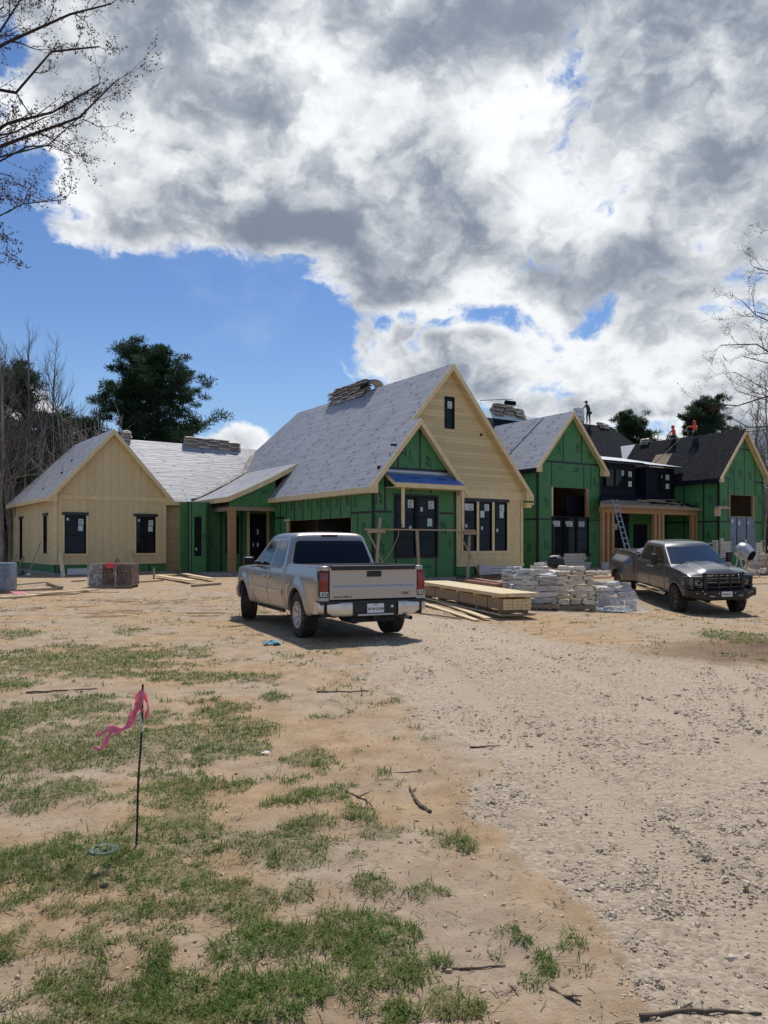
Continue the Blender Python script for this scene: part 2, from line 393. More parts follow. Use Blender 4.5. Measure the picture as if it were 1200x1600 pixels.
def f_ground(T, p, tc):
    gm = T.new('ShaderNodeAttribute', attribute_name='gravel').outputs['Fac']
    gr = T.new('ShaderNodeAttribute', attribute_name='grass').outputs['Fac']
    wet = T.new('ShaderNodeAttribute', attribute_name='damp').outputs['Fac']
    n1 = T.noise(tc, .45, 6, .62); n2 = T.noise(tc, 3.2, 6, .65); n3 = T.noise(tc, 24, 6, .7); n4 = T.noise(tc, 110, 4, .7)
    trk = T.new('ShaderNodeAttribute', attribute_name='track').outputs['Fac']
    orange = T.mix(T.ramp(n2, .3, .72), (.355, .235, .13), (.50, .355, .215))
    pale = T.mix(T.ramp(n2, .3, .7), (.35, .265, .185), (.465, .365, .265))
    sand = T.mix(T.ramp(n1, .40, .60), orange, pale)
    sand = T.mix(T.m('MULTIPLY', T.m('MULTIPLY', gr, T.ramp(n3, .25, .6)), .85), sand, T.mix(T.ramp(n4, .4, .6), (.105, .115, .05), (.27, .215, .13)))
    sand = T.mix(T.ramp(n3, .52, .72, 0, .42), sand, (.24, .17, .11))
    vor = T.new('ShaderNodeTexVoronoi', {'Vector': tc, 'Scale': 34.0}, feature='F1')
    vor2 = T.new('ShaderNodeTexVoronoi', {'Vector': tc, 'Scale': 13.0}, feature='F1')
    peb = T.mix(T.new('ShaderNodeSeparateColor', {0: vor.outputs['Color']}).outputs[0], (.29, .225, .155), (.62, .515, .39))
    grav = T.mix(T.ramp(n1, .35, .65), (.405, .32, .23), (.48, .385, .285))
    grav = T.mix(T.m('MULTIPLY', T.ramp(n3, .35, .65, .2, .75), T.m('SUBTRACT', 1.0, T.m('MULTIPLY', trk, .7))), grav, peb)
    grav = T.mix(T.m('MULTIPLY', trk, .55), grav, (.50, .40, .295))
    grav = T.mix(T.ramp(n2, .55, .75, 0, .4), grav, (.44, .33, .22))
    gmm = T.ramp(T.m('ADD', gm, T.m('MULTIPLY', T.m('SUBTRACT', n2, .5), .5)), .35, .65)
    a = T.mix(gmm, sand, grav)
    a = T.mix(T.ramp(T.m('ADD', wet, T.m('MULTIPLY', T.m('SUBTRACT', n3, .5), .4)), .4, .75, 0, .74), a, (.175, .112, .066))
    T.put(p.inputs['Base Color'], a)
    h = T.m('ADD', T.m('MULTIPLY', n3, .8), T.m('MULTIPLY', n4, .3))
    hg = T.m('MULTIPLY', T.m('ADD', T.m('SUBTRACT', 1.0, vor.outputs['Distance']), T.m('MULTIPLY', vor2.outputs['Distance'], -.3)), T.m('MULTIPLY', gmm, .45))
    bumpn(T, p, T.m('ADD', h, hg), .85, .03)
material('ground_soil', rough=.95, spec=.15, fn=f_ground)

# ------------------------------------------------------------------ mesh builder
I4 = Matrix.Identity(4)
def TR(x=0, y=0, z=0, rz=0, rx=0, ry=0):
    return Matrix.Translation((x, y, z)) @ Matrix.Rotation(rad(rz), 4, 'Z') @ Matrix.Rotation(rad(ry), 4, 'Y') @ Matrix.Rotation(rad(rx), 4, 'X')
class MB:
    def __init__(s, M=None): s.v = []; s.f = []; s.m = []; s.uv = []; s.M = M or I4; s.mats = []
    def mi(s, name):
        if name not in s.mats: s.mats.append(name)
        return s.mats.index(name)
    def add(s, vs, fs, mat, M=None, uvs=None):
        b = len(s.v); T = s.M @ M if M is not None else s.M; k = s.mi(mat)
        s.v += [tuple(T @ Vector(v)) for v in vs]
        for i, f in enumerate(fs):
            s.f.append([b+j for j in f]); s.m.append(k); s.uv.append(uvs[i] if uvs else None)
    def quad(s, pts, mat, uv=None, M=None):
        s.add(pts, [list(range(len(pts)))], mat, M, [uv] if uv else None)
    def box(s, x0, x1, y0, y1, z0, z1, mat, M=None):
        v = [(x0, y0, z0), (x1, y0, z0), (x1, y1, z0), (x0, y1, z0), (x0, y0, z1), (x1, y0, z1), (x1, y1, z1), (x0, y1, z1)]
        f = [(0, 3, 2, 1), (4, 5, 6, 7), (0, 1, 5, 4), (1, 2, 6, 5), (2, 3, 7, 6), (3, 0, 4, 7)]
        uvs = []
        for q in f:
            P = [v[i] for i in q]
            if q in ((0, 3, 2, 1), (4, 5, 6, 7)): uvs.append([(a[0], a[1]) for a in P])
            elif q in ((0, 1, 5, 4), (2, 3, 7, 6)): uvs.append([(a[0], a[2]) for a in P])
            else: uvs.append([(a[1], a[2]) for a in P])
        s.add(v, f, mat, M, uvs)
    def rbox(s, x0, x1, y0, y1, z0, z1, mat, r=.02, seg=2, M=None):
        bm = bmesh.new(); bmesh.ops.create_cube(bm, size=1)
        for v in bm.verts: v.co = Vector(((x0+x1)/2+v.co.x*(x1-x0), (y0+y1)/2+v.co.y*(y1-y0), (z0+z1)/2+v.co.z*(z1-z0)))
        r = min(r, .49*min(x1-x0, y1-y0, z1-z0))
        bmesh.ops.bevel(bm, geom=bm.edges[:], offset=r, segments=seg, profile=.5, affect='EDGES')
        bm.verts.index_update(); s.add([tuple(v.co) for v in bm.verts], [[v.index for v in f.verts] for f in bm.faces], mat, M); bm.free()
    def bar(s, p, q, w, h, mat, up=(0, 0, 1)):
        p, q = Vector(p), Vector(q); d = (q-p); L = d.length; d.normalize(); up = Vector(up)
        if abs(d.dot(up)) > .98: up = Vector((0, 1, 0))
        sdv = d.cross(up).normalized(); u2 = sdv.cross(d)
        M = Matrix((d, sdv, u2)).transposed().to_4x4(); M.translation = p
        s.box(0, L, -w/2, w/2, -h/2, h/2, mat, M)
    def tube(s, pts, rs, n, mat, cap=True, M=None):
        pts = [Vector(p) for p in pts]; vs = []; fs = []
        if not hasattr(rs, '__len__'): rs = [rs]*len(pts)
        d = (pts[1]-pts[0]).normalized(); ref = Vector((0, 0, 1)) if abs(d.z) < .9 else Vector((1, 0, 0))
        a = d.cross(ref).normalized()
        for i, p in enumerate(pts):
            d = (pts[min(i+1, len(pts)-1)]-pts[max(i-1, 0)])
            if d.length < 1e-7: d = Vector((0, 0, 1))
            d.normalize(); a = (a-d*a.dot(d)); a = a.normalized() if a.length > 1e-6 else d.orthogonal().normalized(); b = d.cross(a)
            for k in range(n):
                t = 2*math.pi*k/n; vs.append(tuple(p+(a*math.cos(t)+b*math.sin(t))*rs[i]))
        for i in range(len(pts)-1):
            for k in range(n):
                k2 = (k+1) % n; fs.append((i*n+k, i*n+k2, (i+1)*n+k2, (i+1)*n+k))
        if cap: fs.append(tuple(range(n))[::-1]); fs.append(tuple((len(pts)-1)*n+k for k in range(n)))
        s.add(vs, fs, mat, M)
    def lathe(s, prof, n, mat, M=None, a0=0, a1=2*math.pi):   # prof: (r, y) about the Y axis
        vs = []; fs = []; m = len(prof)
        for k in range(n):
            t = a0+(a1-a0)*k/n
            for r, y in prof: vs.append((r*math.cos(t), y, r*math.sin(t)))
        for k in range(n):
            k2 = (k+1) % n
            for i in range(m-1): fs.append((k*m+i, k*m+i+1, k2*m+i+1, k2*m+i))
        s.add(vs, fs, mat, M)
    def prism(s, poly, y0, y1, mat, M=None):   # polygon in x,z extruded along y
        n = len(poly); vs = [(a, y0, b) for a, b in poly]+[(a, y1, b) for a, b in poly]
        fs = [tuple(range(n)), tuple(range(n, 2*n))[::-1]]+[(i, i+n, (i+1) % n+n, (i+1) % n) for i in range(n)]
        s.add(vs, fs, mat, M)
    def grid(s, P, mat, M=None, uv=None):   # P[i][j]
        a, b = len(P), len(P[0]); vs = [p for r in P for p in r]
        fs = [(i*b+j, i*b+j+1, (i+1)*b+j+1, (i+1)*b+j) for i in range(a-1) for j in range(b-1)]
        uvs = None
        if uv: U = [p for r in uv for p in r]; uvs = [[U[k] for k in f] for f in fs]
        s.add(vs, fs, mat, M, uvs)
    def build(s, name, parent=None, smooth=False, fixn=True, sharp=35, tone=None):
        me = bpy.data.meshes.new(name); me.from_pydata(s.v, [], s.f); 
        for m in s.mats: me.materials.append(MAT[m])
        me.polygons.foreach_set('material_index', s.m)
        if any(u is not None for u in s.uv):
            uvl = me.uv_layers.new(name='UVMap'); k = 0
            for f, u in zip(s.f, s.uv):
                for j in range(len(f)):
                    if u: uvl.data[k].uv = u[j]
                    k += 1
        if fixn:
            bm = bmesh.new(); bm.from_mesh(me); bmesh.ops.recalc_face_normals(bm, faces=bm.faces[:]); bm.to_mesh(me); bm.free()
        if smooth:
            me.polygons.foreach_set('use_smooth', [True]*len(me.polygons))
            try: me.set_sharp_from_angle(angle=rad(sharp))
            except Exception: pass
        me.update()
        o = bpy.data.objects.new(name, me); COL.objects.link(o)
        if parent is not None: o.parent = parent
        return o
def tag(o, label=None, cat=None, group=None, kind=None):
    if label: o['label'] = label
    if cat: o['category'] = cat
    if group: o['group'] = group
    if kind: o['kind'] = kind
    return o
def empty(name, loc=(0, 0, 0), rz=0, label=None, cat=None, group=None):
    o = bpy.data.objects.new(name, None); COL.objects.link(o); o.empty_display_size = .2
    o.location = loc; o.rotation_euler = (0, 0, rad(rz)); return tag(o, label, cat, group)
def npmesh(name, V, F, mats, tone=None, parent=None, smooth=False):
    V = np.asarray(V, dtype=np.float32); F = np.asarray(F, dtype=np.int32); k = F.shape[1]
    me = bpy.data.meshes.new(name); me.vertices.add(len(V)); me.vertices.foreach_set('co', V.ravel())
    me.loops.add(F.size); me.loops.foreach_set('vertex_index', F.ravel())
    me.polygons.add(len(F)); me.polygons.foreach_set('loop_start', np.arange(0, F.size, k, dtype=np.int32))
    try: me.polygons.foreach_set('loop_total', np.full(len(F), k, dtype=np.int32))
    except Exception: pass
    me.polygons.foreach_set('use_smooth', np.full(len(F), smooth, dtype=bool))
    if tone is not None:
        a = me.attributes.new('tone', 'FLOAT', 'POINT'); a.data.foreach_set('value', np.asarray(tone, dtype=np.float32))
    me.update(calc_edges=True); me.validate()
    for m in (mats if isinstance(mats, (list, tuple)) else [mats]): me.materials.append(MAT[m])
    o = bpy.data.objects.new(name, me); COL.objects.link(o)
    if parent is not None: o.parent = parent
    return o
_tx = {}
def textmesh(s, bold=.0):
    if (s, bold) in _tx: return _tx[(s, bold)]
    cu = bpy.data.curves.new('lettering', 'FONT'); cu.body = s; cu.size = 1; cu.align_x = 'CENTER'; cu.align_y = 'CENTER'; cu.offset = bold; cu.resolution_u = 2
    ob = bpy.data.objects.new('lettering', cu); COL.objects.link(ob)
    bpy.context.view_layer.update()
    me = bpy.data.meshes.new_from_object(ob.evaluated_get(bpy.context.evaluated_depsgraph_get()))
    r = ([tuple(v.co) for v in me.vertices], [list(p.vertices) for p in me.polygons])
    bpy.data.objects.remove(ob, do_unlink=True); bpy.data.curves.remove(cu); bpy.data.meshes.remove(me)
    _tx[(s, bold)] = r; return r
def text(mb, s, M, size, mat, bold=.0, shear=0.0):  # lettering lies in local XZ facing -Y
    v, f = textmesh(s, bold)
    mb.add([((x+shear*y)*size, 0, y*size) for x, y, z in v], f, mat, M)
# ------------------------------------------------------------------ terrain function
rs = np.random.RandomState(7); LAT = rs.rand(256, 256)
def vnoise(x, y):
    x = np.asarray(x, dtype=float); y = np.asarray(y, dtype=float)
    xi = np.floor(x).astype(int); yi = np.floor(y).astype(int); fx = x-xi; fy = y-yi
    fx = fx*fx*(3-2*fx); fy = fy*fy*(3-2*fy)
    a = LAT[xi % 256, yi % 256]; b = LAT[(xi+1) % 256, yi % 256]; c = LAT[xi % 256, (yi+1) % 256]; d = LAT[(xi+1) % 256, (yi+1) % 256]
    return (a*(1-fx)+b*fx)*(1-fy)+(c*(1-fx)+d*fx)*fy
def fbm(x, y, o=4, g=.5):
    s = 0; a = 1; t = 0
    for i in range(o): s = s+a*vnoise(x*2**i+17.3*i, y*2**i+5.1*i); t += a; a *= g
    return s/t
def sstep(a, b, x): t = np.clip((x-a)/(b-a), 0, 1); return t*t*(3-2*t)
def base_h(x, y):
    x = np.asarray(x, dtype=float); y = np.asarray(y, dtype=float)
    dip = -.46*np.exp(-(((x-10.2)/4.5)**2+((y-22.3)/4.2)**2))
    return dip
def height(x, y):
    x = np.asarray(x, dtype=float); y = np.asarray(y, dtype=float)
    near = 1-sstep(28, 40, y)
    h = base_h(x, y)+(fbm(x*.35, y*.35, 3)-.5)*.10*near
    h = h+(fbm(x*2.3+9, y*2.3, 4, .6)-.5)*.045*near
    # churned ruts in front of the left wing
    k = np.exp(-(((x+5.5)/6)**2+((y-20)/5)**2))
    h = h+k*.07*(np.sin(y*3.3+x*.5+3*fbm(x*.4, y*.4, 3))*.5)
    flat = np.exp(-((((x+.9)/1.9)**2+((y-15.2)/3.2)**2)**2))
    return h*(1-flat)
def hz(x, y): return float(height(x, y))
# ------------------------------------------------------------------ ground sheet
def track(x, y):
    t = 0
    for xs_, hw_ in (([2.9, 2.5, 2.1, 1.5, .95, .3, -.3], .82), ([3.4, 3.5, 4.1, 5.2, 6.9, 8.8, 9.6], .86)):
        c = np.interp(y, [0, 3, 6, 10, 14, 20, 26], xs_)+(vnoise(y*.3, y*0+3)-.5)*.25
        for s in (-1, 1): t = np.maximum(t, np.exp(-((x-c-s*hw_)/.20)**4))
    return t*(.72+.28*fbm(x*.8+7, y*.5, 3))*(1-sstep(18, 24, y))
def path_gravel(x, y):
    # gravel drive: right of a wandering edge that runs from the lower right to the parked pickup
    edge = np.interp(y, [0, 2.6, 4.0, 6.5, 9, 12, 15, 19, 24, 60], [1.1, .95, .85, .30, -.15, -.2, -.9, .5, 3.5, 14])
    far = 1-sstep(20, 30, y)
    n = (fbm(x*.9, y*.9, 4)-.5)*1.5*np.clip(y/7, .3, 1.4)
    right = 0
    r = sstep(-.35, .35, (x-edge+n)/np.clip(y/8, .5, 2))
    right = 1-sstep(9.0, 12.5, x+.0*y)*sstep(15, 19, y)
    yl = np.interp(x, [-2, 1.5, 2.4, 3.4, 4.9, 8, 14], [19, 17.5, 15.0, 12.0, 9.6, 8.0, 7.5])+(fbm(x*.7+5, y*.7, 3)-.5)*1.6
    return r*far*right*(1-.93*sstep(-.9, .9, y-yl))
PATCH = [(120, 1035, 230, 28), (20, 990, 45, 8), (205, 988, 25, 5), (20, 1070, 60, 12), (160, 1092, 30, 7), (120, 1160, 250, 55), (60, 1120, 120, 30), (350, 1112, 60, 14), (370, 1140, 75, 24), (340, 1170, 90, 26),
         (487, 1182, 48, 17), (60, 1250, 130, 35), (300, 1245, 110, 35), (60, 1345, 130, 40), (270, 1310, 90, 60), (440, 1255, 45, 14), (445, 1338, 95, 36), (300, 1385, 40, 26), (515, 1245, 40, 12), (560, 1280, 40, 16), (500, 1290, 55, 13), (590, 1310, 50, 14),
         (90, 1430, 110, 18), (240, 1430, 90, 22), (330, 1420, 50, 30), (590, 1392, 44, 22), (430, 1480, 110, 40), (130, 1500, 60, 30), (380, 1430, 60, 30), (550, 1480, 90, 60), (80, 1570, 180, 50), (260, 1560, 160, 50), (450, 1570, 160, 40), (620, 1540, 110, 60), (780, 1500, 45, 14), (805, 1470, 28, 12), (830, 1545, 45, 20), (850, 1510, 22, 10), (670, 1400, 50, 8), (730, 1325, 16, 5),
         (1165, 1000, 60, 14), (330, 1060, 90, 10), (430, 1090, 30, 6), (280, 1140, 60, 12), (640, 1590, 160, 30), (640, 1470, 20, 8), (40, 1410, 60, 10), (555, 1345, 25, 6), (470, 1405, 30, 10)]
PW = []
for u, v, ru, rv in PATCH:
    y = EYE*1200/(v-850); x = (u-600)/1200*y; y1 = EYE*1200/(v-rv-850); y2 = EYE*1200/(v+rv-850)
    PW.append((x, (y1+y2)/2 if rv < 40 else y, ru/1200*y, max(.12, (y1-y2)/2)))
def grassmask(x, y):
    x = np.asarray(x, dtype=float); y = np.asarray(y, dtype=float)
    m = np.zeros(np.broadcast(x, y).shape)
    for cx, cy, rx, ry in [(p[0], p[1], p[2]*.95, p[3]*1.08) for p in PW]:
        d = np.sqrt(((x-cx)/rx)**2+((y-cy)/ry)**2)
        m = np.maximum(m, 1.2-d)
    m = np.maximum(m, .60*sstep(-.12, -.30, x/np.maximum(y, 1))*(1-sstep(5.5, 10, y))*sstep(.36, .56, fbm(x*.8+2, y*.55, 4)))
    wild = np.where(x < -.62*y-0.3, .55, 0)*(1-sstep(11, 15, y))
    m = np.maximum(m, wild)
    n = fbm(x*2.6+40, y*2.6+11, 5, .6); n2 = fbm(x*9+3, y*9, 3)
    return sstep(.23, .66, m*(1.0-.24*(1-sstep(2.8, 4.0, y)))+(n-.5)*1.5+(n2-.5)*1.1)*(1-.96*path_gravel(x, y)*(x > .2))
s1 = np.linspace(-.74, .74, 420); sL = -np.geomspace(.76, 14, 26)[::-1]; sR = np.geomspace(.76, 14, 26)
SS = np.concatenate([sL, s1, sR]); YS = np.concatenate([np.linspace(-60, 1.2, 14), np.geomspace(1.5, 62, 520), np.geomspace(66, 1500, 26)])
YG, SG = np.meshgrid(YS, SS, indexing='ij'); XG = SG*(np.maximum(YG, 1.5)+1.6)
ZG = height(XG, YG)-track(XG, YG)*.030; gw = path_gravel(XG, YG); gg = grassmask(XG, YG)
ZG = ZG+gg*.012*(YG < 18)+(fbm(XG*14, YG*14, 3)-.5)*.022*(YG < 14)
nr, nc = XG.shape; V = np.stack([XG.ravel(), YG.ravel(), ZG.ravel()], 1)
ii = (np.arange(nr-1)[:, None]*nc+np.arange(nc-1)[None, :]).ravel()
Fq = np.stack([ii, ii+1, ii+1+nc, ii+nc], 1)
ground = npmesh('ground', V, Fq, 'ground_soil', smooth=True); tag(ground, kind='structure')
damp = np.exp(-(((XG-5.6)/2.8)**2+((YG-11.3)/1.5)**2))*.8+.42*sstep(3, 6, XG)*sstep(11, 13, YG)*(1-sstep(20, 24, YG))+np.exp(-(((XG+5.0)/6.5)**2+((YG-20)/6)**2)**2)*sstep(.42, .72, fbm(XG*.9, YG*2.6, 5, .6))*.95+.5*sstep(24, 27, YG)*sstep(.5, .75, fbm(XG*.6+3, YG*1.4, 4))*(YG < 45)
for nm, arr in (('gravel', gw), ('grass', gg), ('damp', damp), ('track', track(XG, YG))):
    a = ground.data.attributes.new(nm, 'FLOAT', 'POINT'); a.data.foreach_set('value', arr.ravel().astype(np.float32))

# ------------------------------------------------------------------ the house
TH = 33.0
HX, HY = -.472, 33.3
house = empty('house_under_construction', (HX, HY, 0), TH, 'sprawling gabled house under construction in green sheathing and cream siding', 'house')
HM = Matrix.Translation((HX, HY, 0)) @ Matrix.Rotation(rad(TH), 4, 'Z')
A = TR(-10.36, 14.71, 0, 3); E = TR(15.03, 5.38); F_ = TR(27.77, 1.88); B = TR(0, .8); G2 = I4
WT = .16
def topz(prof, x):
    for (xa, za), (xb, zb) in zip(prof, prof[1:]):
        if xa-1e-6 <= x <= xb+1e-6: return za+(zb-za)*(x-xa)/(xb-xa)
    return prof[-1][1]
def wall(name, M, z0, prof, ops, mat, tapes=(), prints=(), lower=None, thick=WT, zsplit=None, mat2=None, label=None):
    """outer face in local y=0 plane facing -y; prof = top line [(x,z)..]; ops = [(x0,x1,z0,z1)]"""
    mb = MB(M); xs = sorted(set([p[0] for p in prof]+[o[0] for o in ops]+[o[1] for o in ops]))
    xs = [x for x in xs if prof[0][0]-1e-6 <= x <= prof[-1][0]+1e-6]
    for xa, xb in zip(xs, xs[1:]):
        if xb-xa < 1e-5: continue
        xm = (xa+xb)/2; cut = sorted([(o[2], o[3]) for o in ops if o[0] <= xm <= o[1]]); z = z0; spans = []
        for a, b in cut: spans.append((z, z, a, a)); z = b
        spans.append((z, z, topz(prof, xa), topz(prof, xb)))
        for a, b, c, d in spans:
            if c-a < .001 and d-b < .001: continue
            pieces = [(a, b, c, d, mat)]
            if mat2 and zsplit is not None:
                if min(c, d) > zsplit > max(a, b): pieces = [(a, b, zsplit, zsplit, mat), (zsplit, zsplit, c, d, mat2)]
                elif a >= zsplit-1e-6: pieces = [(a, b, c, d, mat2)]
            for a1, b1, c1, d1, mm in pieces:
                mb.quad([(xa, 0, a1), (xb, 0, b1), (xb, 0, d1), (xa, 0, c1)], mm, [(xa, a1), (xb, b1), (xb, d1), (xa, c1)])
                mb.quad([(xa, thick, a1), (xa, thick, c1), (xb, thick, d1), (xb, thick, b1)], 'osb', [(xa, a1), (xa, c1), (xb, d1), (xb, b1)])
    for (a, b, c, d) in ops:
        for q in (((a, 0, c), (a, thick, c), (a, thick, d), (a, 0, d)), ((b, 0, c), (b, 0, d), (b, thick, d), (b, thick, c)), ((a, 0, c), (b, 0, c), (b, thick, c), (a, thick, c)), ((a, 0, d), (a, thick, d), (b, thick, d), (b, 0, d))):
            mb.quad(list(q), 'fresh_pine')
    xa, xb = prof[0][0], prof[-1][0]
    for x in (xa, xb): mb.quad([(x, 0, z0), (x, thick, z0), (x, thick, topz(prof, x)), (x, 0, topz(prof, x))], mat, [(0, z0), (thick, z0), (thick, topz(prof, x)), (0, topz(prof, x))])
    for t in tapes:
        x0, za, x1, zb = t[:4]; wd = (t[4] if len(t) > 4 else .10)/2; y = -.004
        if abs(x0-x1) < 1e-6:
            zt = min(zb, topz(prof, x0)-.02) if zb > 90 else zb
            mb.quad([(x0-wd, y, za), (x0+wd, y, za), (x0+wd, y, zt), (x0-wd, y, zt)], 'seam_tape')
        else: mb.quad([(x0, y-.002, za-wd), (x1, y-.002, zb-wd), (x1, y-.002, zb+wd), (x0, y-.002, za+wd)], 'seam_tape')
    for s, x, z, size, rot in prints:
        text(mb, s, TR(x, -.003, z, ry=-rot), size, 'print_ink', .02, .12)
    o = mb.build(name, house, fixn=False)
    if label: o['label'] = label
    return o
def window(M, x0, x1, z0, z1, cols=1, rows=(), stickers=(), tape=0, depth=.0, name='window', single=True, mullion=.05):
    """black frame sitting in an opening; local y=0 is the wall face"""
    fr = MB(M); y0, y1 = depth-.02, depth+.10; b = .055
    fr.box(x0, x1, y0, y1, z0, z0+b, 'window_black'); fr.box(x0, x1, y0, y1, z1-b, z1, 'window_black')
    fr.box(x0, x0+b, y0, y1, z0+b, z1-b, 'window_black'); fr.box(x1-b, x1, y0, y1, z0+b, z1-b, 'window_black')
    cw = (x1-x0)/cols
    for i in range(1, cols): fr.box(x0+cw*i-mullion, x0+cw*i+mullion, y0+.003, y1, z0+b, z1-b, 'window_black')
    for z in rows: fr.box(x0+b, x1-b, y0+.03, y1-.01, z-.018, z+.018, 'window_black')
    if tape:
        t = tape; ty = -.008
        for q in ((x0-t, x1+t, z0-t, z0), (x0-t, x1+t, z1, z1+t), (x0-t, x0, z0, z1), (x1, x1+t, z0, z1)): fr.box(q[0], q[1], ty, ty+.012, q[2], q[3], 'seam_tape')
    fo = fr.build(name, house)
    g = MB(M); g.box(x0+b-.01, x1-b+.01, depth+.045, depth+.06, z0+b-.01, z1-b+.01, 'window_glass'); g.build('pane', fo)
    for (sx, sz, sw, sh, pr) in stickers:
        st = MB(M); yy_ = depth+.038
        st.box(sx, sx+sw, yy_, yy_+.004, sz, sz+sh, 'sticker_paper')
        if pr:
            for k in range(3): st.box(sx+sw*.15, sx+sw*(.8-.15*k), yy_-.002, yy_, sz+sh*(.12+.1*k), sz+sh*(.17+.1*k), 'sticker_print')
            st.tube([(sx+sw*.3, yy_-.001, sz+sh*.5), (sx+sw*.45, yy_-.001, sz+sh*.8), (sx+sw*.7, yy_-.001, sz+sh*.62)], sh*.05, 4, 'sticker_print')
        st.build('sticker', fo)
    return fo
def trimbar(name, M, x0, x1, y0, y1, z0, z1, mat='painted_trim', parent=None):
    mb = MB(M); mb.box(x0, x1, y0, y1, z0, z1, mat); return mb.build(name, parent or house)
def roofpoly(name, M, pts, mat, plane, along, th=.10, zoff=0.0, under='fresh_pine', label=None):
    """pts in plan (x,y); plane(x,y)->z ; along = direction in plan of the eave for UVs"""
    mb = MB(M); al = Vector((along[0], along[1], 0)).normalized()
    n = len(pts); P = [Vector((x, y, plane(x, y)+zoff)) for x, y in pts]
    nrm = (P[1]-P[0]).cross(P[2]-P[0]).normalized(); up = nrm.cross(al).normalized()
    if up.z < 0: up = -up
    z0 = min(P, key=lambda q: q.z)
    uv = [(p.dot(al), (p-z0).dot(up)) for p in P]
    ar = sum(pts[i][0]*pts[(i+1) % n][1]-pts[(i+1) % n][0]*pts[i][1] for i in range(n))
    idx = list(range(n)) if ar > 0 else list(range(n))[::-1]
    # tessellate so concave outlines stay flat
    from mathutils.geometry import tessellate_polygon
    tris = tessellate_polygon([[Vector((x, y, 0)) for x, y in pts]])
    for t in tris:
        mb.quad([tuple(P[i]) for i in t], mat, [uv[i] for i in t])
        mb.quad([tuple(P[i]-Vector((0, 0, th))) for i in t][::-1], under)
    for i in range(n):
        j = (i+1) % n
        mb.quad([tuple(P[i]), tuple(P[j]), tuple(P[j]-Vector((0, 0, th))), tuple(P[i]-Vector((0, 0, th)))], 'painted_trim' if mat != 'dark_shingle' else mat)
    o = mb.build(name, house)
    # underlayment must face up
    if label: o['label'] = label
    return o
def board(name, M, p, q, h=.24, t=.04, mat='painted_trim', drop=.0, parent=None):
    """fascia / rake board whose top edge runs p->q, hanging down h (vertical)"""
    mb = MB(M); p, q = Vector(p), Vector(q); d = q-p; hd = Vector((d.x, d.y, 0)).normalized() if Vector((d.x, d.y, 0)).length > 1e-6 else Vector((1, 0, 0))
    s = Vector((hd.y, -hd.x, 0))*t; dn = Vector((0, 0, -h))
    v = [p, q, q+dn, p+dn, p+s, q+s, q+dn+s, p+dn+s]
    mb.add([tuple(x) for x in v], [(0, 1, 2, 3), (7, 6, 5, 4), (0, 4, 5, 1), (3, 2, 6, 7), (0, 3, 7, 4), (1, 5, 6, 2)], mat)
    return mb.build(name, parent or house)
def soffit(M, p, q, depth_vec, dz, mat='painted_trim'):
    mb = MB(M); p, q, dv = Vector(p), Vector(q), Vector(depth_vec)
    mb.quad([tuple(p), tuple(q), tuple(q+dv), tuple(p+dv)], mat); mb.quad([tuple(p+Vector((0, 0, -.02))), tuple(p+dv+Vector((0, 0, -.02))), tuple(q+dv+Vector((0, 0, -.02))), tuple(q+Vector((0, 0, -.02)))], mat)
    return mb.build('soffit', house)
SL = 1.178
# ---- slab
mb = MB()
for M, x0, x1, y0, y1 in ((A, -.02, 14, 0.04, 10.9), (I4, .04, 4.6, .04, 2), (I4, .04, 9.56, .84, 20), (E, .05, 5.45, .05, 14), (F_, .05, 5.05, .05, 12), (I4, 18.2, 28.0, 3.0, 9), (I4, -3.6, .6, 9.4, 14), (I4, 4.6, 9.6, .84, 4)):
    mb.M = M; mb.box(x0, x1, y0, y1, -.4, .15+.001*x0, 'concrete')
mb.build('foundation_slab', house)
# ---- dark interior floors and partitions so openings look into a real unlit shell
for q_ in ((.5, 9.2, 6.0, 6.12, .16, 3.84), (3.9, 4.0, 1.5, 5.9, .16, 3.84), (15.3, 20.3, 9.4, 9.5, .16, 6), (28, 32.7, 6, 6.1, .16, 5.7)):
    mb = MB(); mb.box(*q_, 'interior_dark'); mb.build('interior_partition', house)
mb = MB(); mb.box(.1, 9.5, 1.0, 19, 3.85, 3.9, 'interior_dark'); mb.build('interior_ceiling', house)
st = MB()
for q_, m_ in [((3.80, 3.89, 2.2+i*.62, 2.24+i*.62, .16, 3.84), 'weathered_wood') for i in range(6)]+[((15.6+i*.41, 15.64+i*.41, 9.3, 9.39, .16, 5.9), 'cedar') for i in range(11)]+[((28.2+i*.41, 28.24+i*.41, 5.9, 5.99, .16, 5.6), 'cedar') for i in range(10)]:
    st = MB(); st.box(*q_, m_); st.build('wall_stud', house)

# ================= wing A (left, cream board siding)
eA, wA, cA = 4.10, 5.93, 2.965; sA = 1.125; ovA = .38
zA = lambda x: eA+sA*(x+ovA) if x <= cA else eA+sA*(wA+ovA-x)
wt = lambda x: zA(x)-.16
profA = [(0, wt(0)), (cA, wt(cA)), (wA, wt(wA))]
w1, w2 = (.50, 1.60, 1.14, 3.17), (4.26, 5.36, 1.14, 3.17)
wall('wall', A, .62, profA, [w1, w2], 'board_siding', label='cream board and batten front wall of the left wing')
trimbar('belt_trim', A, -.02, wA+.02, -.045, .0, 4.02, 4.24)
trimbar('ledge_trim', A, -.06, wA+.06, -.07, .02, .56, .64)
trimbar('corner_trim', A, -.03, .13, -.04, .0, .64, 4.02); trimbar('corner_trim', A, wA-.13, wA+.03, -.04, .0, .64, 4.02)
wall('skirt_wall', A, .14, [(0, .56), (wA, .56)], [], 'green_sheathing', tapes=[(.25, .14, .25, .56), (3.05, .14, 3.05, .56), (5.0, .14, 5.0, .56)], thick=.1)
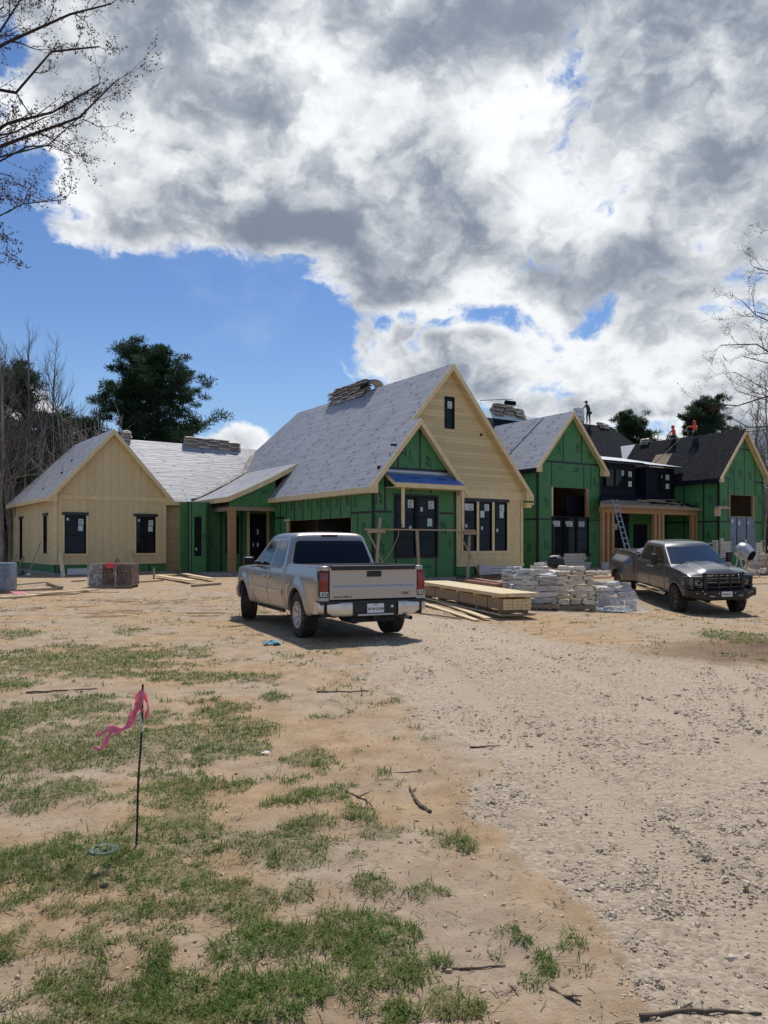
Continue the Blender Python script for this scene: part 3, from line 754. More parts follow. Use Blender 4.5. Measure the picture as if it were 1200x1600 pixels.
for (x0, x1, z0, z1) in (w1, w2):
    window(A, x0, x1, z0, z1, 1, (z0+.98,), [(x0+.72, z1-.52, .25, .33, 1), (x0+.70, z1-.82, .25, .27, 0), (x0+.12, z1-.28, .11, .14, 0)])
    trimbar('window_head', A, x0-.12, x1+.12, -.06, .0, z1, z1+.16, 'seam_tape')
    trimbar('window_sill', A, x0-.13, x1+.13, -.06, .0, z0-.1, z0); trimbar('window_casing', A, x0-.11, x0, -.035, .0, z0, z1); trimbar('window_casing', A, x1, x1+.11, -.035, .0, z0, z1)
# side wall facing left (local frame turned so that its outer face looks to -y)
AS = A @ TR(0, 11.0, 0, -90)
lenA = 11.0
def bS(b): return lenA-b
sw = [(bS(2.4), bS(1.45), 1.14, 3.17), (bS(8.75), bS(7.85), .66, 3.17)]
wall('side_wall', AS, .62, [(0, 3.98), (lenA, 3.98)], sw, 'board_siding', label='shaded cream side wall of the left wing')
wall('skirt_wall', AS, .14, [(0, .56), (lenA, .56)], [], 'green_sheathing', tapes=[(3.2, .14, 3.2, .56), (8, .14, 8, .56)], thick=.1)
trimbar('ledge_trim', AS, -.05, lenA+.05, -.07, .02, .56, .64)
for o in sw:
    window(AS, *o, 1, (o[2]+.98,)); trimbar('window_head', AS, o[0]-.12, o[1]+.12, -.05, 0, o[3], o[3]+.15, 'seam_tape')
    trimbar('window_casing', AS, o[0]-.1, o[0], -.03, 0, o[2], o[3]); trimbar('window_casing', AS, o[1], o[1]+.1, -.03, 0, o[2], o[3])
trimbar('corner_trim', AS, lenA-.13, lenA+.0, -.04, 0, .64, 3.95)
wall('back_wall', A @ TR(wA, lenA, 0, 180), .14, [(0, 3.98), (wA, 3.98)], [], 'green_sheathing')
# roof of wing A: two slopes and a hip at the back
pl = lambda x, y: eA+sA*(x+ovA)
pr = lambda x, y: eA+sA*(wA+ovA-x)
rb = 7.6; hb = rb+cA+ovA
roofpoly('roof', A, [(-ovA, -.35), (cA, -.35), (cA, rb), (-ovA, hb)], 'roof_underlayment', pl, (0, 1), label='grey felted left slope of the left wing roof')
roofpoly('roof', A, [(cA, -.35), (wA+ovA, -.35), (wA+ovA, .3), (wA+ovA, hb), (cA, rb)], 'roof_underlayment', pr, (0, 1))
roofpoly('roof', A, [(-ovA, hb), (cA, rb), (wA+ovA, hb)], 'roof_underlayment', lambda x, y: eA+sA*(hb-y), (1, 0))
def rakes(M, x0, x1, xc, z0, zc, y, side=.24, ret=True, ov=.38, t=.045, mat='painted_trim', left=True, right=True):
    if left: board('rake_board', M, (x0, y, z0), (xc, y, zc), .30, t, mat)
    if right: board('rake_board', M, (xc, y, zc), (x1, y, z0), .30, t, mat)
    # boxed returns under the rake ends
    for sgn, x, use in ((1, x0, left), (-1, x1, right)):
        if not use: continue
        mb = MB(M); a, b = (x+.0, x+ov+.04) if sgn > 0 else (x-ov-.04, x)
        zt = z0-.03; hgt = SL*ov
        poly = [(x, zt-.22), (x+sgn*(ov+.06), zt-.22), (x+sgn*(ov+.06), zt+hgt*.9), (x, zt-.02)]
        mb.prism(poly, y+.004, y+.34, mat); mb.build('eave_return', house)
        # soffit strip rising with the rake
    for sgn, x, use in ((1, x0, left), (-1, x1, right)):
        if not use: continue
        mb = MB(M); d = .16
        mb.quad([(x, y, z0-d), (xc, y, zc-d), (xc, y+.36, zc-d), (x, y+.36, z0-d)], mat); mb.build('soffit', house)
rakes(A, -ovA, wA+ovA, cA, eA, zA(cA), -.36)
board('fascia', A, (-ovA, hb, eA), (-ovA, -.36, eA), .22)
# vents, pipe and rope on wing A roof
for (x, y, h, r) in ((.9, 2.1, .42, .05), (1.6, 2.9, .38, .03), (.15, 3.2, .55, .02)):
    mb = MB(A); zz = pl(x, y); mb.tube([(x, y, zz-.05), (x, y, zz+h)], r, 8, 'grey_metal'); mb.tube([(x, y, zz-.02), (x, y, zz+.08)], [r*2.6, r*1.1], 8, 'black_trim'); mb.build('vent_pipe', house, smooth=True)

# ---- connector wing W (same frame as A)
b0, br, zr = .25, 3.62, 7.9; sW = (zr-4.10)/(br-b0)
wall('wall', A @ TR(wA, .62), .15, [(0, 4.0), (1.35, 4.0)], [], 'lap_siding', label='narrow lap sided wall between the left wing and the entry porch')
trimbar('corner_trim', A, wA+1.22, wA+1.36, .57, .62, .15, 4.0)
roofpoly('roof', A, [(cA, b0), (14.6, b0), (14.6, br), (cA, br)], 'roof_underlayment', lambda x, y: 4.10+sW*(y-b0), (1, 0), label='pale felted roof slope of the connecting wing')
roofpoly('roof', A, [(cA, br), (14.6, br), (14.6, 7.5), (cA, 7.5)], 'roof_underlayment', lambda x, y: zr-sW*(y-br), (1, 0))
board('fascia', A, (wA+ovA-.2, b0, 4.10), (wA+1.5, b0, 4.10), .22)
wall('back_wall', A @ TR(14, 7.2, 0, 180), .14, [(0, 3.9), (8, 3.9)], [], 'green_sheathing')

# ================= main wing B with the projecting green gable
eB, ov = 4.10, .40
zB = lambda x, y=0: eB+SL*(x+ov)
xa2, xr2 = 2.29, 4.58          # small gable: centre, right wall
z2 = zB(xa2)
xc, zc_ = 4.753, zB(4.753); xr = 9.5
RBk = 16.75; HB = RBk+(xc+ov)
# small gable front
p2 = [(0, zB(0)-.16), (xa2, z2-.16), (xr2, zB(0)-.16)]
op2 = (1.14, 3.46, 1.08, 3.80)
wall('wall', G2, .14, p2, [op2], 'green_sheathing', tapes=[(0, 3.07, 1.0, 3.07), (3.6, 3.07, 4.58, 3.07), (.02, .14, .02, 4.3, .12), (.62, 3.07, .62, 4.9), (1.3, 5.02, 1.3, 99), (2.5, 5.02, 2.5, 99), (.2, 4.98, 4.4, 4.98, .16), (1.2, .14, 1.2, 1.0), (3.4, .14, 3.4, 1.0, .12), (2.0, 3.95, 2.0, 4.98), (3.1, 3.95, 3.1, 4.98), (4.56, .14, 4.56, 4.3, .05), (.9, 6.02, 1.3, 6.02)],
     prints=[('ZIP', 1.62, 5.85, .42, 90), ('SYSTEM', 1.95, 5.6, .14, 90), ('ZIP', 3.0, 5.4, .40, 90), ('ZIP', .32, 3.7, .42, 90), ('ZIP', .45, 1.5, .42, 90), ('SYSTEM', .75, 2.2, .14, 90), ('ZIP', 3.85, 2.4, .42, 90), ('SYSTEM', 4.2, 1.6, .15, 90), ('ZIP', 2.2, .62, .36, 0), ('SYSTEM', 2.9, .6, .12, 0), ('ZIP', .95, 5.4, .34, 90)],
     label='green sheathed front wall of the small projecting gable')
window(G2, *op2, 2, (1.95, 2.85), [(1.86, 3.27, .31, .36, 1), (3.0, 3.25, .31, .36, 1), (2.55, 3.12, .13, .2, 0), (2.94, 2.45, .27, .36, 0), (1.93, 2.28, .13, .18, 0)], tape=.09, mullion=.09)
rakes(G2, -ov, xr2+ov, xa2, eB, z2, -.36)
roofpoly('roof', G2, [(xa2, -.35), (xr2+ov, -.35), (xr2+ov, .79), (xa2, .79)], 'roof_underlayment', lambda x, y: eB+SL*(xr2+ov-x), (0, 1))
wall('side_wall', TR(xr2, 0, 0, 90), .14, [(0, 4.3), (.8, 4.3)], [], 'green_sheathing')
# left wall of B with the garage opening; outer face looks to -x. local x runs from back (0) to front (L)
LB = 10.0; BS = TR(0, LB, 0, -90)
gx0, gx1 = LB-8.47, LB-1.85
wall('side_wall', BS, .14, [(0, 4.22), (LB, 4.22)], [(gx0, gx1, .16, 2.86)], 'green_sheathing',
     tapes=[(gx1+.02, 3.05, LB, 3.05), (0, 3.05, gx0-.3, 3.05)]+[(gx0-.1+i*.955, 2.86, gx0-.1+i*.955, 4.2, .08) for i in range(8)]+[(gx1+.55, .14, gx1+.55, 3.05, .08), (LB-.02, .14, LB-.02, 4.2, .12), (.7, .14, .7, 4.2)],
     prints=[('ZIP', gx0+.55+i*.955, 3.6, .34, 90) for i in range(7)]+[('ZIP', LB-.7, 2.3, .42, 90), ('SYSTEM', LB-.4, 1.2, .14, 90), ('ZIP', LB-1.5, 3.55, .34, 90), ('ZIP', .35, 2.0, .42, 90)], label='green side wall with the wide garage opening')
board('fascia', I4, (-ov, 10.1, eB), (-ov, -.36, eB), .24)
mb = MB(); mb.quad([(-ov, -.34, 3.87), (.0, -.34, 3.87), (0, 10.1, 3.87), (-ov, 10.1, 3.87)], 'painted_trim'); mb.build('soffit', house)
mb = MB(BS); mb.box(gx0-.04, gx0, -.02, .16, .16, 2.85, 'fresh_pine'); mb.box(gx0-.3, gx0+.3, -.03, 0, 2.86, 2.95, 'fresh_pine'); mb.build('garage_jamb', house)
mb = MB(BS); mb.box(gx1, gx1+.04, -.02, .16, .16, 2.86, 'weathered_wood'); mb.build('garage_jamb', house)
# big cream gable front: board siding below, lap siding above
opB = (5.62, 8.44, 1.31, 3.72); opU = (4.50, 5.10, 7.14, 8.66)
pB = [(xr2, zB(xr2)-.16), (xc, zc_-.16), (xr, zB(0)-.16+SL*0.0)]
pB[2] = (xr, eB+SL*(2*xc+ov-xr)-.16)
wall('wall', B, .62, pB, [opB, opU], 'board_siding', zsplit=4.12, mat2='lap_siding', label='tall cream gable wall with lap siding above board siding')
# strip of the same wall left of the small gable ridge, above its roof
pB2 = [(xa2, zB(xa2)-.16), (xr2, zB(xr2)-.16)]
wall('wall', B, 4.2, pB2, [(4.5, 4.58, 7.14, 8.66)], 'lap_siding')
trimbar('belt_trim', B, xr2, xr+.02, -.04, .0, 4.02, 4.26); trimbar('belt_trim', B, xr2+.5, xr, -.055, -.0, 3.86, 4.02, 'painted_trim')
trimbar('ledge_trim', B, xr2, xr+.06, -.07, .02, .56, .64)
wall('skirt_wall', B, .14, [(xr2, .56), (xr, .56)], [], 'green_sheathing', tapes=[(6.4, .14, 6.4, .56), (8.3, .14, 8.3, .56)], thick=.1)
trimbar('corner_trim', B, xr2, xr2+.17, -.045, 0, .64, 3.86); trimbar('corner_trim', B, xr-.14, xr+.0, -.045, 0, .64, 3.86)
cw = (opB[1]-opB[0]-.30)/3
for i in range(3):
    x0 = opB[0]+i*(cw+.15); s = [(x0+.40, 3.28, .29, .33, 1), (x0+.14 if i != 2 else x0+.4, 2.95 if i else 3.28, .25, .33, 0), (x0+.18, 2.45-.1*i, .12, .16, 0)]
    window(B, x0, x0+cw, opB[2], opB[3], 1, (2.05, 2.88), s)
    if i < 2: trimbar('window_casing', B, x0+cw, x0+cw+.15, -.035, .12, opB[2], opB[3])
trimbar('window_head', B, opB[0]-.12, opB[1]+.12, -.06, 0, opB[3], opB[3]+.16, 'seam_tape')
trimbar('window_sill', B, opB[0]-.14, opB[1]+.14, -.06, 0, opB[2]-.1, opB[2]); trimbar('window_casing', B, opB[0]-.1, opB[0], -.035, 0, opB[2], opB[3]); trimbar('window_casing', B, opB[1], opB[1]+.1, -.035, 0, opB[2], opB[3])
wn = window(B, *opU, 1, (), [(4.72, 8.12, .27, .33, 1)])
rakes(I4, -ov, 2*xc+ov, xc, eB, zc_, .44, left=False)
board('rake_board', I4, (xa2-.05, .44, zB(xa2-.05)), (xc, .44, zc_), .30, .045)
mb = MB(); mb.quad([(xa2-.05, .45, zB(xa2-.05)-.16), (xc, .45, zc_-.16), (xc, .8, zc_-.16), (xa2-.05, .8, zB(xa2-.05)-.16)], 'painted_trim'); mb.build('soffit', house)
mb = MB(); mb.rbox(9.42, 9.95, .42, .80, 3.64, 3.74, 'fresh_pine', .01); mb.box(9.5, 9.85, .5, .8, 3.50, 3.64, 'fresh_pine'); mb.build('eave_block', house)
mb = MB(B); mb.lathe([(0, -.03), (.07, -.03), (.07, 0)], 12, 'black_hole', TR(6.75, -.001, 7.0)); mb.build('vent_hole', house)
# B right wall + roof planes
wall('side_wall', TR(xr, .8, 0, 90), .14, [(0, 4.1), (20.0, 4.1)], [], 'board_siding')
roofpoly('roof', I4, [(-ov, -.35), (xa2, -.35), (xa2, .45), (xc, .45), (xc, RBk), (-ov, HB), (-ov, 20.2), (1.28, 20.2), (1.28, 10.1), (-ov, 10.1)][:0] or [(-ov, -.35), (xa2, -.35), (xa2, .45), (xc, .45), (xc, RBk), (1.28, RBk+(xc-1.28)), (1.28, 10.1), (-ov, 10.1)], 'roof_underlayment', lambda x, y: eB+SL*(x+ov), (0, 1), label='large wrinkled grey felted main roof slope')
prB = lambda x, y: eB+SL*(2*xc+ov-x)
roofpoly('roof', I4, [(xc, .45), (2*xc+ov, .45), (2*xc+ov, HB), (xc, RBk)], 'roof_underlayment', prB, (0, 1))
roofpoly('roof', I4, [(-ov, HB), (xc, RBk), (2*xc+ov, HB)], 'roof_underlayment', lambda x, y: eB+SL*(HB-y), (1, 0))
wall('back_wall', TR(xr, HB-.4, 0, 180), .14, [(0, 4.1), (xr, 4.1)], [], 'green_sheathing')
wall('back_wall', TR(0, HB-.4, 0, -90), .14, [(0, 4.0), (8, 4.0)], [], 'green_sheathing')
# ---- entry porch: swept roof, post, walls, door
zp = lambda x, y: 4.10+.486*(x+2.83)
def zpc(x):    # slight curve: steeper towards the top
    t = (x+2.83)/4.11; return 4.10+(6.10-4.10)*(t*.84+t*t*.16)
mb = MB(); N_ = 10; yfar = [17.4, 20.6]; rows = []; uvr = []
for i in range(N_+1):
    x = -2.83+4.11*i/N_; yb = 17.4+(20.6-17.4)*i/N_
    rows.append([(x, 9.76+(yb-9.76)*j/6, zpc(x)) for j in range(7)]); uvr.append([(9.76+(yb-9.76)*j/6, 1.12*(x+2.83)) for j in range(7)])
mb.grid(rows, 'roof_underlayment', uv=uvr)
mb.grid([[(a, b, c-.12) for a, b, c in r] for r in rows], 'painted_trim')
o = mb.build('porch_roof', house, fixn=False); o['label'] = 'low swept roof over the entry porch'
mb = MB()
for i in range(N_):
    xa, xb = -2.83+4.11*i/N_, -2.83+4.11*(i+1)/N_
    v = [(xa, 9.70, zpc(xa)+.01), (xb, 9.70, zpc(xb)+.01), (xb, 9.70, zpc(xb)-.27), (xa, 9.70, zpc(xa)-.27)]
    v += [(a, 9.76, c) for a, b, c in v]
    mb.add(v, [(0, 1, 2, 3), (7, 6, 5, 4), (0, 4, 5, 1), (3, 2, 6, 7)]+([(0, 3, 7, 4)] if i == 0 else [])+([(1, 5, 6, 2)] if i == N_-1 else []), 'painted_trim')
mb.build('rake_board', house)
board('fascia', I4, (-2.83, 17.2, 4.10), (-2.83, 9.70, 4.10), .26)
# gable infill of the porch above the beam
pfi = [(-2.5, zpc(-2.5)-.14), (-.6, zpc(-.6)-.14), (1.0, zpc(1.0)-.14)]
wall('porch_gable_wall', TR(0, 9.98), 3.62, [(-2.6, zpc(-2.6)-.14), (-1, zpc(-1)-.14), (0.02, zpc(.02)-.14)], [], 'green_sheathing', thick=.1, prints=[('ZIP', -.6, 4.45, .28, 0)])
trimbar('beam', I4, -2.62, 0, 10.0, 10.2, 3.42, 3.62, 'weathered_wood')
mb = MB(); mb.rbox(-2.62, -2.24, 9.96, 10.30, .15, 3.62, 'cedar', .015); o = mb.build('porch_post', house); o['label'] = 'thick cedar porch post at the entry'
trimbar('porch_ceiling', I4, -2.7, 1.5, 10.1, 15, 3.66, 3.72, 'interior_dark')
trimbar('beam', I4, -2.6, -2.3, 10.3, 16, 3.40, 3.62, 'weathered_wood')
wall('entry_wall', TR(0, 12.5), .15, [(-4.4, 3.9), (1.5, 3.9)], [(-.42, .62, .16, 3.35), (-1.85, -1.05, 1.1, 3.2)], 'green_sheathing', tapes=[(-3.2, .15, -3.2, 3.9), (-2.1, .15, -2.1, 3.9), (-.9, .15, -.9, 3.9)], prints=[('ZIP', -2.7, 1.8, .4, 90), ('ZIP', -1.4, 2.5, .4, 90)])
wall('entry_wall', TR(-4.3, 11.6), .15, [(0, 3.9), (1.15, 3.9)], [(.36, .74, 1.0, 3.1)], 'green_sheathing', tapes=[(.02, .15, .02, 3.9), (1.13, .15, 1.13, 3.9), (.2, .15, .2, 3.9, .05)], prints=[('ZIP', .95, 2.0, .3, 90)])
wall('entry_wall', TR(-4.3+1.15, 11.6, 0, 90), .15, [(0, 3.9), (.9, 3.9)], [], 'green_sheathing')
window(TR(-4.3, 11.6), .36, .74, 1.0, 3.1, 1, (), [(.42, 1.3, .1, .15, 0)])
window(TR(0, 12.5), -1.85, -1.05, 1.1, 3.2, 1, ())
dr = window(TR(0, 12.5), -.42, .62, .16, 3.35, 1, (2.7,), [(.05, 2.2, .12, .3, 0), (.05, 1.5, .12, .22, 0), (-.2, 1.5, .07, .2, 0)], name='door')
trimbar('door_casing', TR(0, 12.5), -.58, -.42, -.05, 0, .15, 3.5, 'fresh_pine'); trimbar('door_casing', TR(0, 12.5), .62, .78, -.05, 0, .15, 3.5, 'fresh_pine')
# ---- blue canopy and its temporary props on the green gable
cp = MB(); cx0, cx1 = .62, 4.42
cp.quad([(cx0, 0, 4.80), (cx1, 0, 4.80), (cx1+.0, -.85, 4.30), (cx0, -.85, 4.30)], 'blue_membrane')
for xx in (1.6, 3.1):
    for k in range(3): cp.quad([(xx+k*.2, -.3, 4.625), (xx+.16+k*.2, -.3, 4.625), (xx+.3+k*.2, -.42, 4.555), (xx+.1+k*.2, -.42, 4.555)], 'blue_print')
o = cp.build('canopy_roof', house, fixn=False)
mb = MB(); mb.box(cx0, cx1, -.89, -.85, 4.10, 4.30, 'painted_trim'); 
for x in (cx0, cx1): mb.add([(x, -.85, 4.10), (x, -.85, 4.29), (x, 0, 4.79), (x, 0, 4.62)], [(0, 1, 2, 3)], 'painted_trim')
mb.box(cx0, cx1, -.85, 0, 4.11, 4.13, 'painted_trim'); mb.box(cx0+.01, cx1-.01, -.02, -.003, 4.62, 4.80, 'painted_trim'); mb.build('canopy_fascia', house)
trimbar('canopy_flashing', I4, cx0-.02, cx1-.1, -.03, .0, 4.82, 4.93, 'grey_metal')
for x in (.98, 4.28):
    trimbar('canopy_prop', I4, x, x+.13, -.80, -.72, 2.30, 4.11, 'fresh_pine')
# ================= E: green gable with the tall opening
eE, wE, cE = 6.20, 5.48, 2.74; zE = lambda x: eE+1.156*(x+.4)
pE = [(0, zE(0)-.16), (cE, zE(cE)-.16), (wE, zE(0)-.16)]
oE = (1.17, 4.42, 1.06, 5.12)
tE = [(0, 3.15, 1.1, 3.15), (4.5, 3.15, 5.48, 3.15), (.02, .14, .02, 99, .10), (5.46, .14, 5.46, 6.6, .06), (1.15, 5.12, 1.15, 6.62), (3.95, 5.12, 3.95, 6.62), (4.6, 5.12, 4.6, 6.62), (0, 6.66, 5.48, 6.66, .13), (.35, 6.66, .35, 99), (2.15, 6.66, 2.15, 99), (3.75, 6.66, 3.75, 99), (1.15, .14, 1.15, 1.0), (4.45, .14, 4.45, 1.0)]
prE = [('ZIP', .75, 4.2, .40, 90), ('ZIP', .7, 1.6, .40, 90), ('SYSTEM', .5, 2.4, .14, 90), ('ZIP', 4.95, 2.0, .40, 90), ('ZIP', 4.95, 5.6, .40, 90), ('ZIP', 3.3, 6.25, .34, 0), ('SYSTEM', 1.9, 6.3, .14, 0), ('ZIP', 1.85, 7.4, .34, 90), ('ZIP', 3.45, 7.6, .40, 90), ('ZIP', 4.5, 7.2, .34, 90)]
wall('wall', E, .14, pE, [oE], 'green_sheathing', tapes=tE, prints=prE, label='tall green gable wall with a half filled window opening')
window(E, oE[0]+.02, oE[1]-.02, 1.06, 3.30, 3, (1.95, 2.62), [(1.42, 2.72, .5, .34, 1), (2.5, 2.72, .5, .34, 1), (3.56, 2.72, .5, .34, 1), (1.25, 2.85, .12, .2, 0), (2.35, 2.85, .12, .2, 0)], tape=.05, mullion=.07)
trimbar('window_sill', E, oE[0]-.12, oE[1]+.12, -.05, .02, .90, 1.05, 'window_black')
mb = MB(E); mb.box(oE[0], oE[0]+.12, .0, .14, 3.3, 5.12, 'fresh_pine'); mb.build('opening_frame', house); mb = MB(E); mb.box(oE[1]-.2, oE[1], .01, .15, 3.3, 5.12, 'cedar'); mb.build('opening_frame', house)
rakes(E, -.4, wE+.4, cE, eE, zE(cE), -.36)
wall('side_wall', E @ TR(0, 12, 0, -90), .14, [(0, 6.5), (12, 6.5)], [], 'green_sheathing', tapes=[(11.98, .14, 11.98, 6.5, .12), (10.7, .14, 10.7, 6.5, .10), (6, 3.15, 12, 3.15)], prints=[('ZIP', 11.3, 4.4, .4, 90), ('ZIP', 11.3, 1.4, .4, 90)])
wall('side_wall', E @ TR(wE, 0, 0, 90), .14, [(0, 6.5), (12, 6.5)], [], 'green_sheathing')
mb = MB(E); mb.box(-.42, -.36, -.3, 10, 5.95, 6.17, 'black_membrane'); mb.box(-.36, .02, -.0, 10, 5.95, 5.98, 'black_membrane'); mb.build('fascia', house)
bE = 9.5
roofpoly('roof', E, [(-.4, -.35), (cE, -.35), (cE, bE), (-.4, bE)], 'roof_underlayment', lambda x, y: eE+1.156*(x+.4), (0, 1), label='grey felted slope of the tall green gable')
roofpoly('roof', E, [(cE, -.35), (wE+.4, -.35), (wE+.4, bE), (cE, bE)], 'dark_shingle', lambda x, y: eE+1.156*(wE+.4-x), (0, 1))
mb = MB(E); d0_ = (1.2, 1.6); mb.bar((.55, 3.2, zE(.55)+.03), (cE-.1, 2.2, zE(cE-.1)+.03), .05, .02, 'black_trim'); mb.build('chalk_strip', house)
# ================= M: long rear wing, dark shingles
ymr, zmr = 13.4, 11.0
pm = lambda x, y: zmr-1.156*(ymr-y)
roofpoly('roof', I4, [(9.0, 9.2), (35.2, 9.2), (31.0, ymr), (9.0, ymr)], 'dark_shingle', pm, (1, 0), label='black shingled slope of the rear wing')
roofpoly('roof', I4, [(9.0, ymr), (31.0, ymr), (35.2, 17.6), (9.0, 17.6)], 'dark_shingle', lambda x, y: zmr-1.156*(y-ymr), (1, 0))
roofpoly('roof', I4, [(31.0, ymr), (35.2, 9.2), (35.2, 17.6)], 'dark_shingle', lambda x, y: zmr-1.156*(x-31.0), (0, 1))
wall('back_wall', TR(34.8, 17.2, 0, 180), .14, [(0, 6.0), (25.5, 6.0)], [], 'green_sheathing')
wall('back_wall', TR(34.8, 9.6, 0, 90), .14, [(0, 6.0), (7.6, 6.0)], [], 'green_sheathing')
mb = MB(); mb.quad([(16.5, 12.95, pm(0, 12.95)+.02), (27.0, 12.95, pm(0, 12.95)+.02), (27.0, ymr, zmr+.02), (16.5, ymr, zmr+.02)], 'pale_membrane'); mb.build('ridge_felt', house)
# ---- dormers (black membrane walls, pale low roofs)
def dormer(x0, x1, y, z0, z1, slo):
    mb = MB(); mb.box(x0, x1, y, y+4.5, z0, z1, 'black_membrane'); 
    for i in range(int((x1-x0)/.3)): mb.box(x0+.1+i*.3, x0+.12+i*.3, y-.006, y, z0+.1, z1-.2, 'seam_tape')
    mb.box(x0-.02, x1+.02, y-.05, y, z0+.0, z0+.22, 'black_membrane'); mb.build('dormer_wall', house)
    mb = MB(); a, b = x0-.25, x1+.3; yb = y+5.0
    v = [(a, y-.45, z1), (b, y-.45, z1), (b, yb, z1+slo), (a, yb, z1+slo)]; v += [(p[0], p[1], p[2]+.10) for p in v]
    mb.add(v, [(0, 3, 2, 1), (0, 1, 5, 4), (1, 2, 6, 5), (3, 0, 4, 7)], 'black_membrane'); mb.add(v[4:], [(0, 1, 2, 3)], 'pale_membrane'); mb.build('dormer_roof', house)
dormer(20.60, 24.35, 5.75, 4.7, 6.95, 1.15)
dormer(24.75, 27.72, 5.2, 4.7, 6.80, 1.15)
window(TR(0, 5.63), 21.3, 24.1, 5.35, 6.6, 3, (), [(22.9, 6.15, .30, .34, 1), (23.55, 6.1, .34, .36, 1), (23.55, 5.45, .34, .36, 0), (21.5, 6.2, .1, .2, 0)])
window(TR(0, 5.08), 26.1, 27.5, 5.3, 6.5, 1, (), [(26.7, 6.0, .34, .36, 1), (26.7, 5.4, .34, .34, 0), (26.2, 6.1, .1, .2, 0)])
# ---- side porch between the gables
yp = 3.18
mb = MB(); v = [(18.0, yp, 4.06), (28.15, yp, 4.06), (28.15, 6.0, 4.92), (20.55, 6.0, 4.92), (20.55, 5.36, 4.725)]
mb.add(v, [(0, 1, 2, 3, 4)], 'dark_shingle', uvs=[[(0, 0), (10, 0), (10, 3), (2.5, 3), (2.5, 2.4)]]); mb.add([(a, b, c-.12) for a, b, c in v], [(4, 3, 2, 1, 0)], 'weathered_wood')
for i, j in ((0, 1), (1, 2), (4, 0)): mb.add([v[i], v[j], (v[j][0], v[j][1], v[j][2]-.12), (v[i][0], v[i][1], v[i][2]-.12)], [(0, 1, 2, 3)], 'weathered_wood')
o = mb.build('porch_roof', house, fixn=False); o['label'] = 'dark low roof of the side porch strewn with boards'
board('fascia', I4, (17.95, yp-.02, 4.02), (28.2, yp-.02, 4.02), .16, .04, 'weathered_wood')
trimbar('beam', I4, 18.45, 28.1, yp+.25, yp+.5, 3.55, 3.93, 'cedar')
for xs_ in ((18.5, 18.92, 19.35), (23.35, 23.75, 24.1), (27.2, 27.6)):
    for x in xs_: trimbar('porch_post', I4, x, x+.22, yp+.27, yp+.49, .15, 3.55, 'cedar')
trimbar('porch_back_wall', I4, 18.4, 27.8, 6.3, 6.4, .15, 4.7, 'black_membrane')
window(TR(0, 6.3), 20.2, 23.4, .3, 3.4, 3, (), [(20.6, 2.6, .3, .4, 0), (21.8, 2.6, .3, .4, 0), (22.9, 2.6, .3, .4, 0)], depth=-.06)
wall('porch_green_wall', TR(24.3, 6.2), .15, [(0, 4.6), (3.5, 4.6)], [(.4, 2.0, .2, 3.0)], 'green_sheathing')
mb = MB(); mb.box(20.3, 23.6, yp+.9, yp+1.0, 1.16, 1.24, 'weathered_wood'); mb.box(24.3, 27.2, yp+.9, yp+1.0, 1.12, 1.2, 'weathered_wood'); mb.box(22.4, 22.52, yp+.9, yp+1.0, .15, 1.16, 'weathered_wood'); mb.build('guard_rail', house)
# ================= F: right green gable
eF, wF, cF = 5.90, 5.10, 2.55; zF = lambda x: eF+1.156*(x+.4)
pF = [(0, zF(0)-.16), (cF, zF(cF)-.16), (wF, zF(0)-.16)]; oF = (1.18, 4.04, 1.1, 4.90)
wall('wall', F_, .14, pF, [oF], 'green_sheathing', tapes=[(0, 3.12, 1.18, 3.12), (4.04, 3.12, 5.1, 3.12), (.02, .14, .02, 6.0, .10), (5.08, .14, 5.08, 6, .06), (1.02, 3.12, 1.02, 6.0), (1.7, 4.9, 1.7, 99), (2.85, 4.9, 2.85, 99), (4.1, 4.9, 4.1, 99), (0, 5.98, 1.3, 5.98), (4.1, 5.85, 5.1, 5.85), (1.7, 8.0, 3.4, 8.0)],
     prints=[('ZIP', .6, 4.3, .38, 90), ('ZIP', .6, 2.1, .38, 90), ('ZIP', 2.4, 6.4, .4, 90), ('ZIP', 3.55, 6.2, .4, 90), ('ZIP', 4.65, 4.6, .38, 90), ('ZIP', 1.45, 6.5, .38, 90)], label='green front wall of the rightmost gable')
wp = MB(F_); wp.box(1.18, 4.04, -.03, .04, 1.1, 3.42, 'blue_grey_wrap'); 
for x in (1.9, 3.0): wp.box(x, x+.10, -.045, -.03, 1.1, 3.40, 'seam_tape')
for x, z, s in ((1.35, 3.0, .28), (2.1, 2.9, .3), (3.15, 2.95, .22), (2.85, 1.65, .3)): wp.box(x, x+s*.7, -.05, -.03, z, z+s, 'sticker_paper')
wp.build('wrapped_window', house)['label'] = 'window wrapped in blue grey plastic'
mb = MB(F_); mb.box(1.18, 1.28, 0, .14, 3.42, 4.9, 'cedar'); mb.box(3.86, 4.04, .01, .15, 3.42, 4.9, 'cedar'); mb.box(1.18, 4.04, .02, .1, 3.42, 3.5, 'weathered_wood'); mb.build('opening_frame', house)
rakes(F_, -.4, wF+.4, cF, eF, zF(cF), -.36)
wall('side_wall', F_ @ TR(0, 9, 0, -90), .14, [(0, 6.2), (9, 6.2)], [], 'green_sheathing', tapes=[(8.98, .14, 8.98, 6, .12), (7.9, .14, 7.9, 6), (6.4, .14, 6.4, 6), (4.6, 3.12, 9, 3.12), (5, .14, 5, 6)], prints=[('ZIP', 8.4, 4.6, .38, 90), ('ZIP', 7.4, 4.2, .38, 90), ('ZIP', 8.3, 2.2, .38, 90)])
wall('side_wall', F_ @ TR(wF, 0, 0, 90), .14, [(0, 6.2), (9, 6.2)], [], 'green_sheathing')
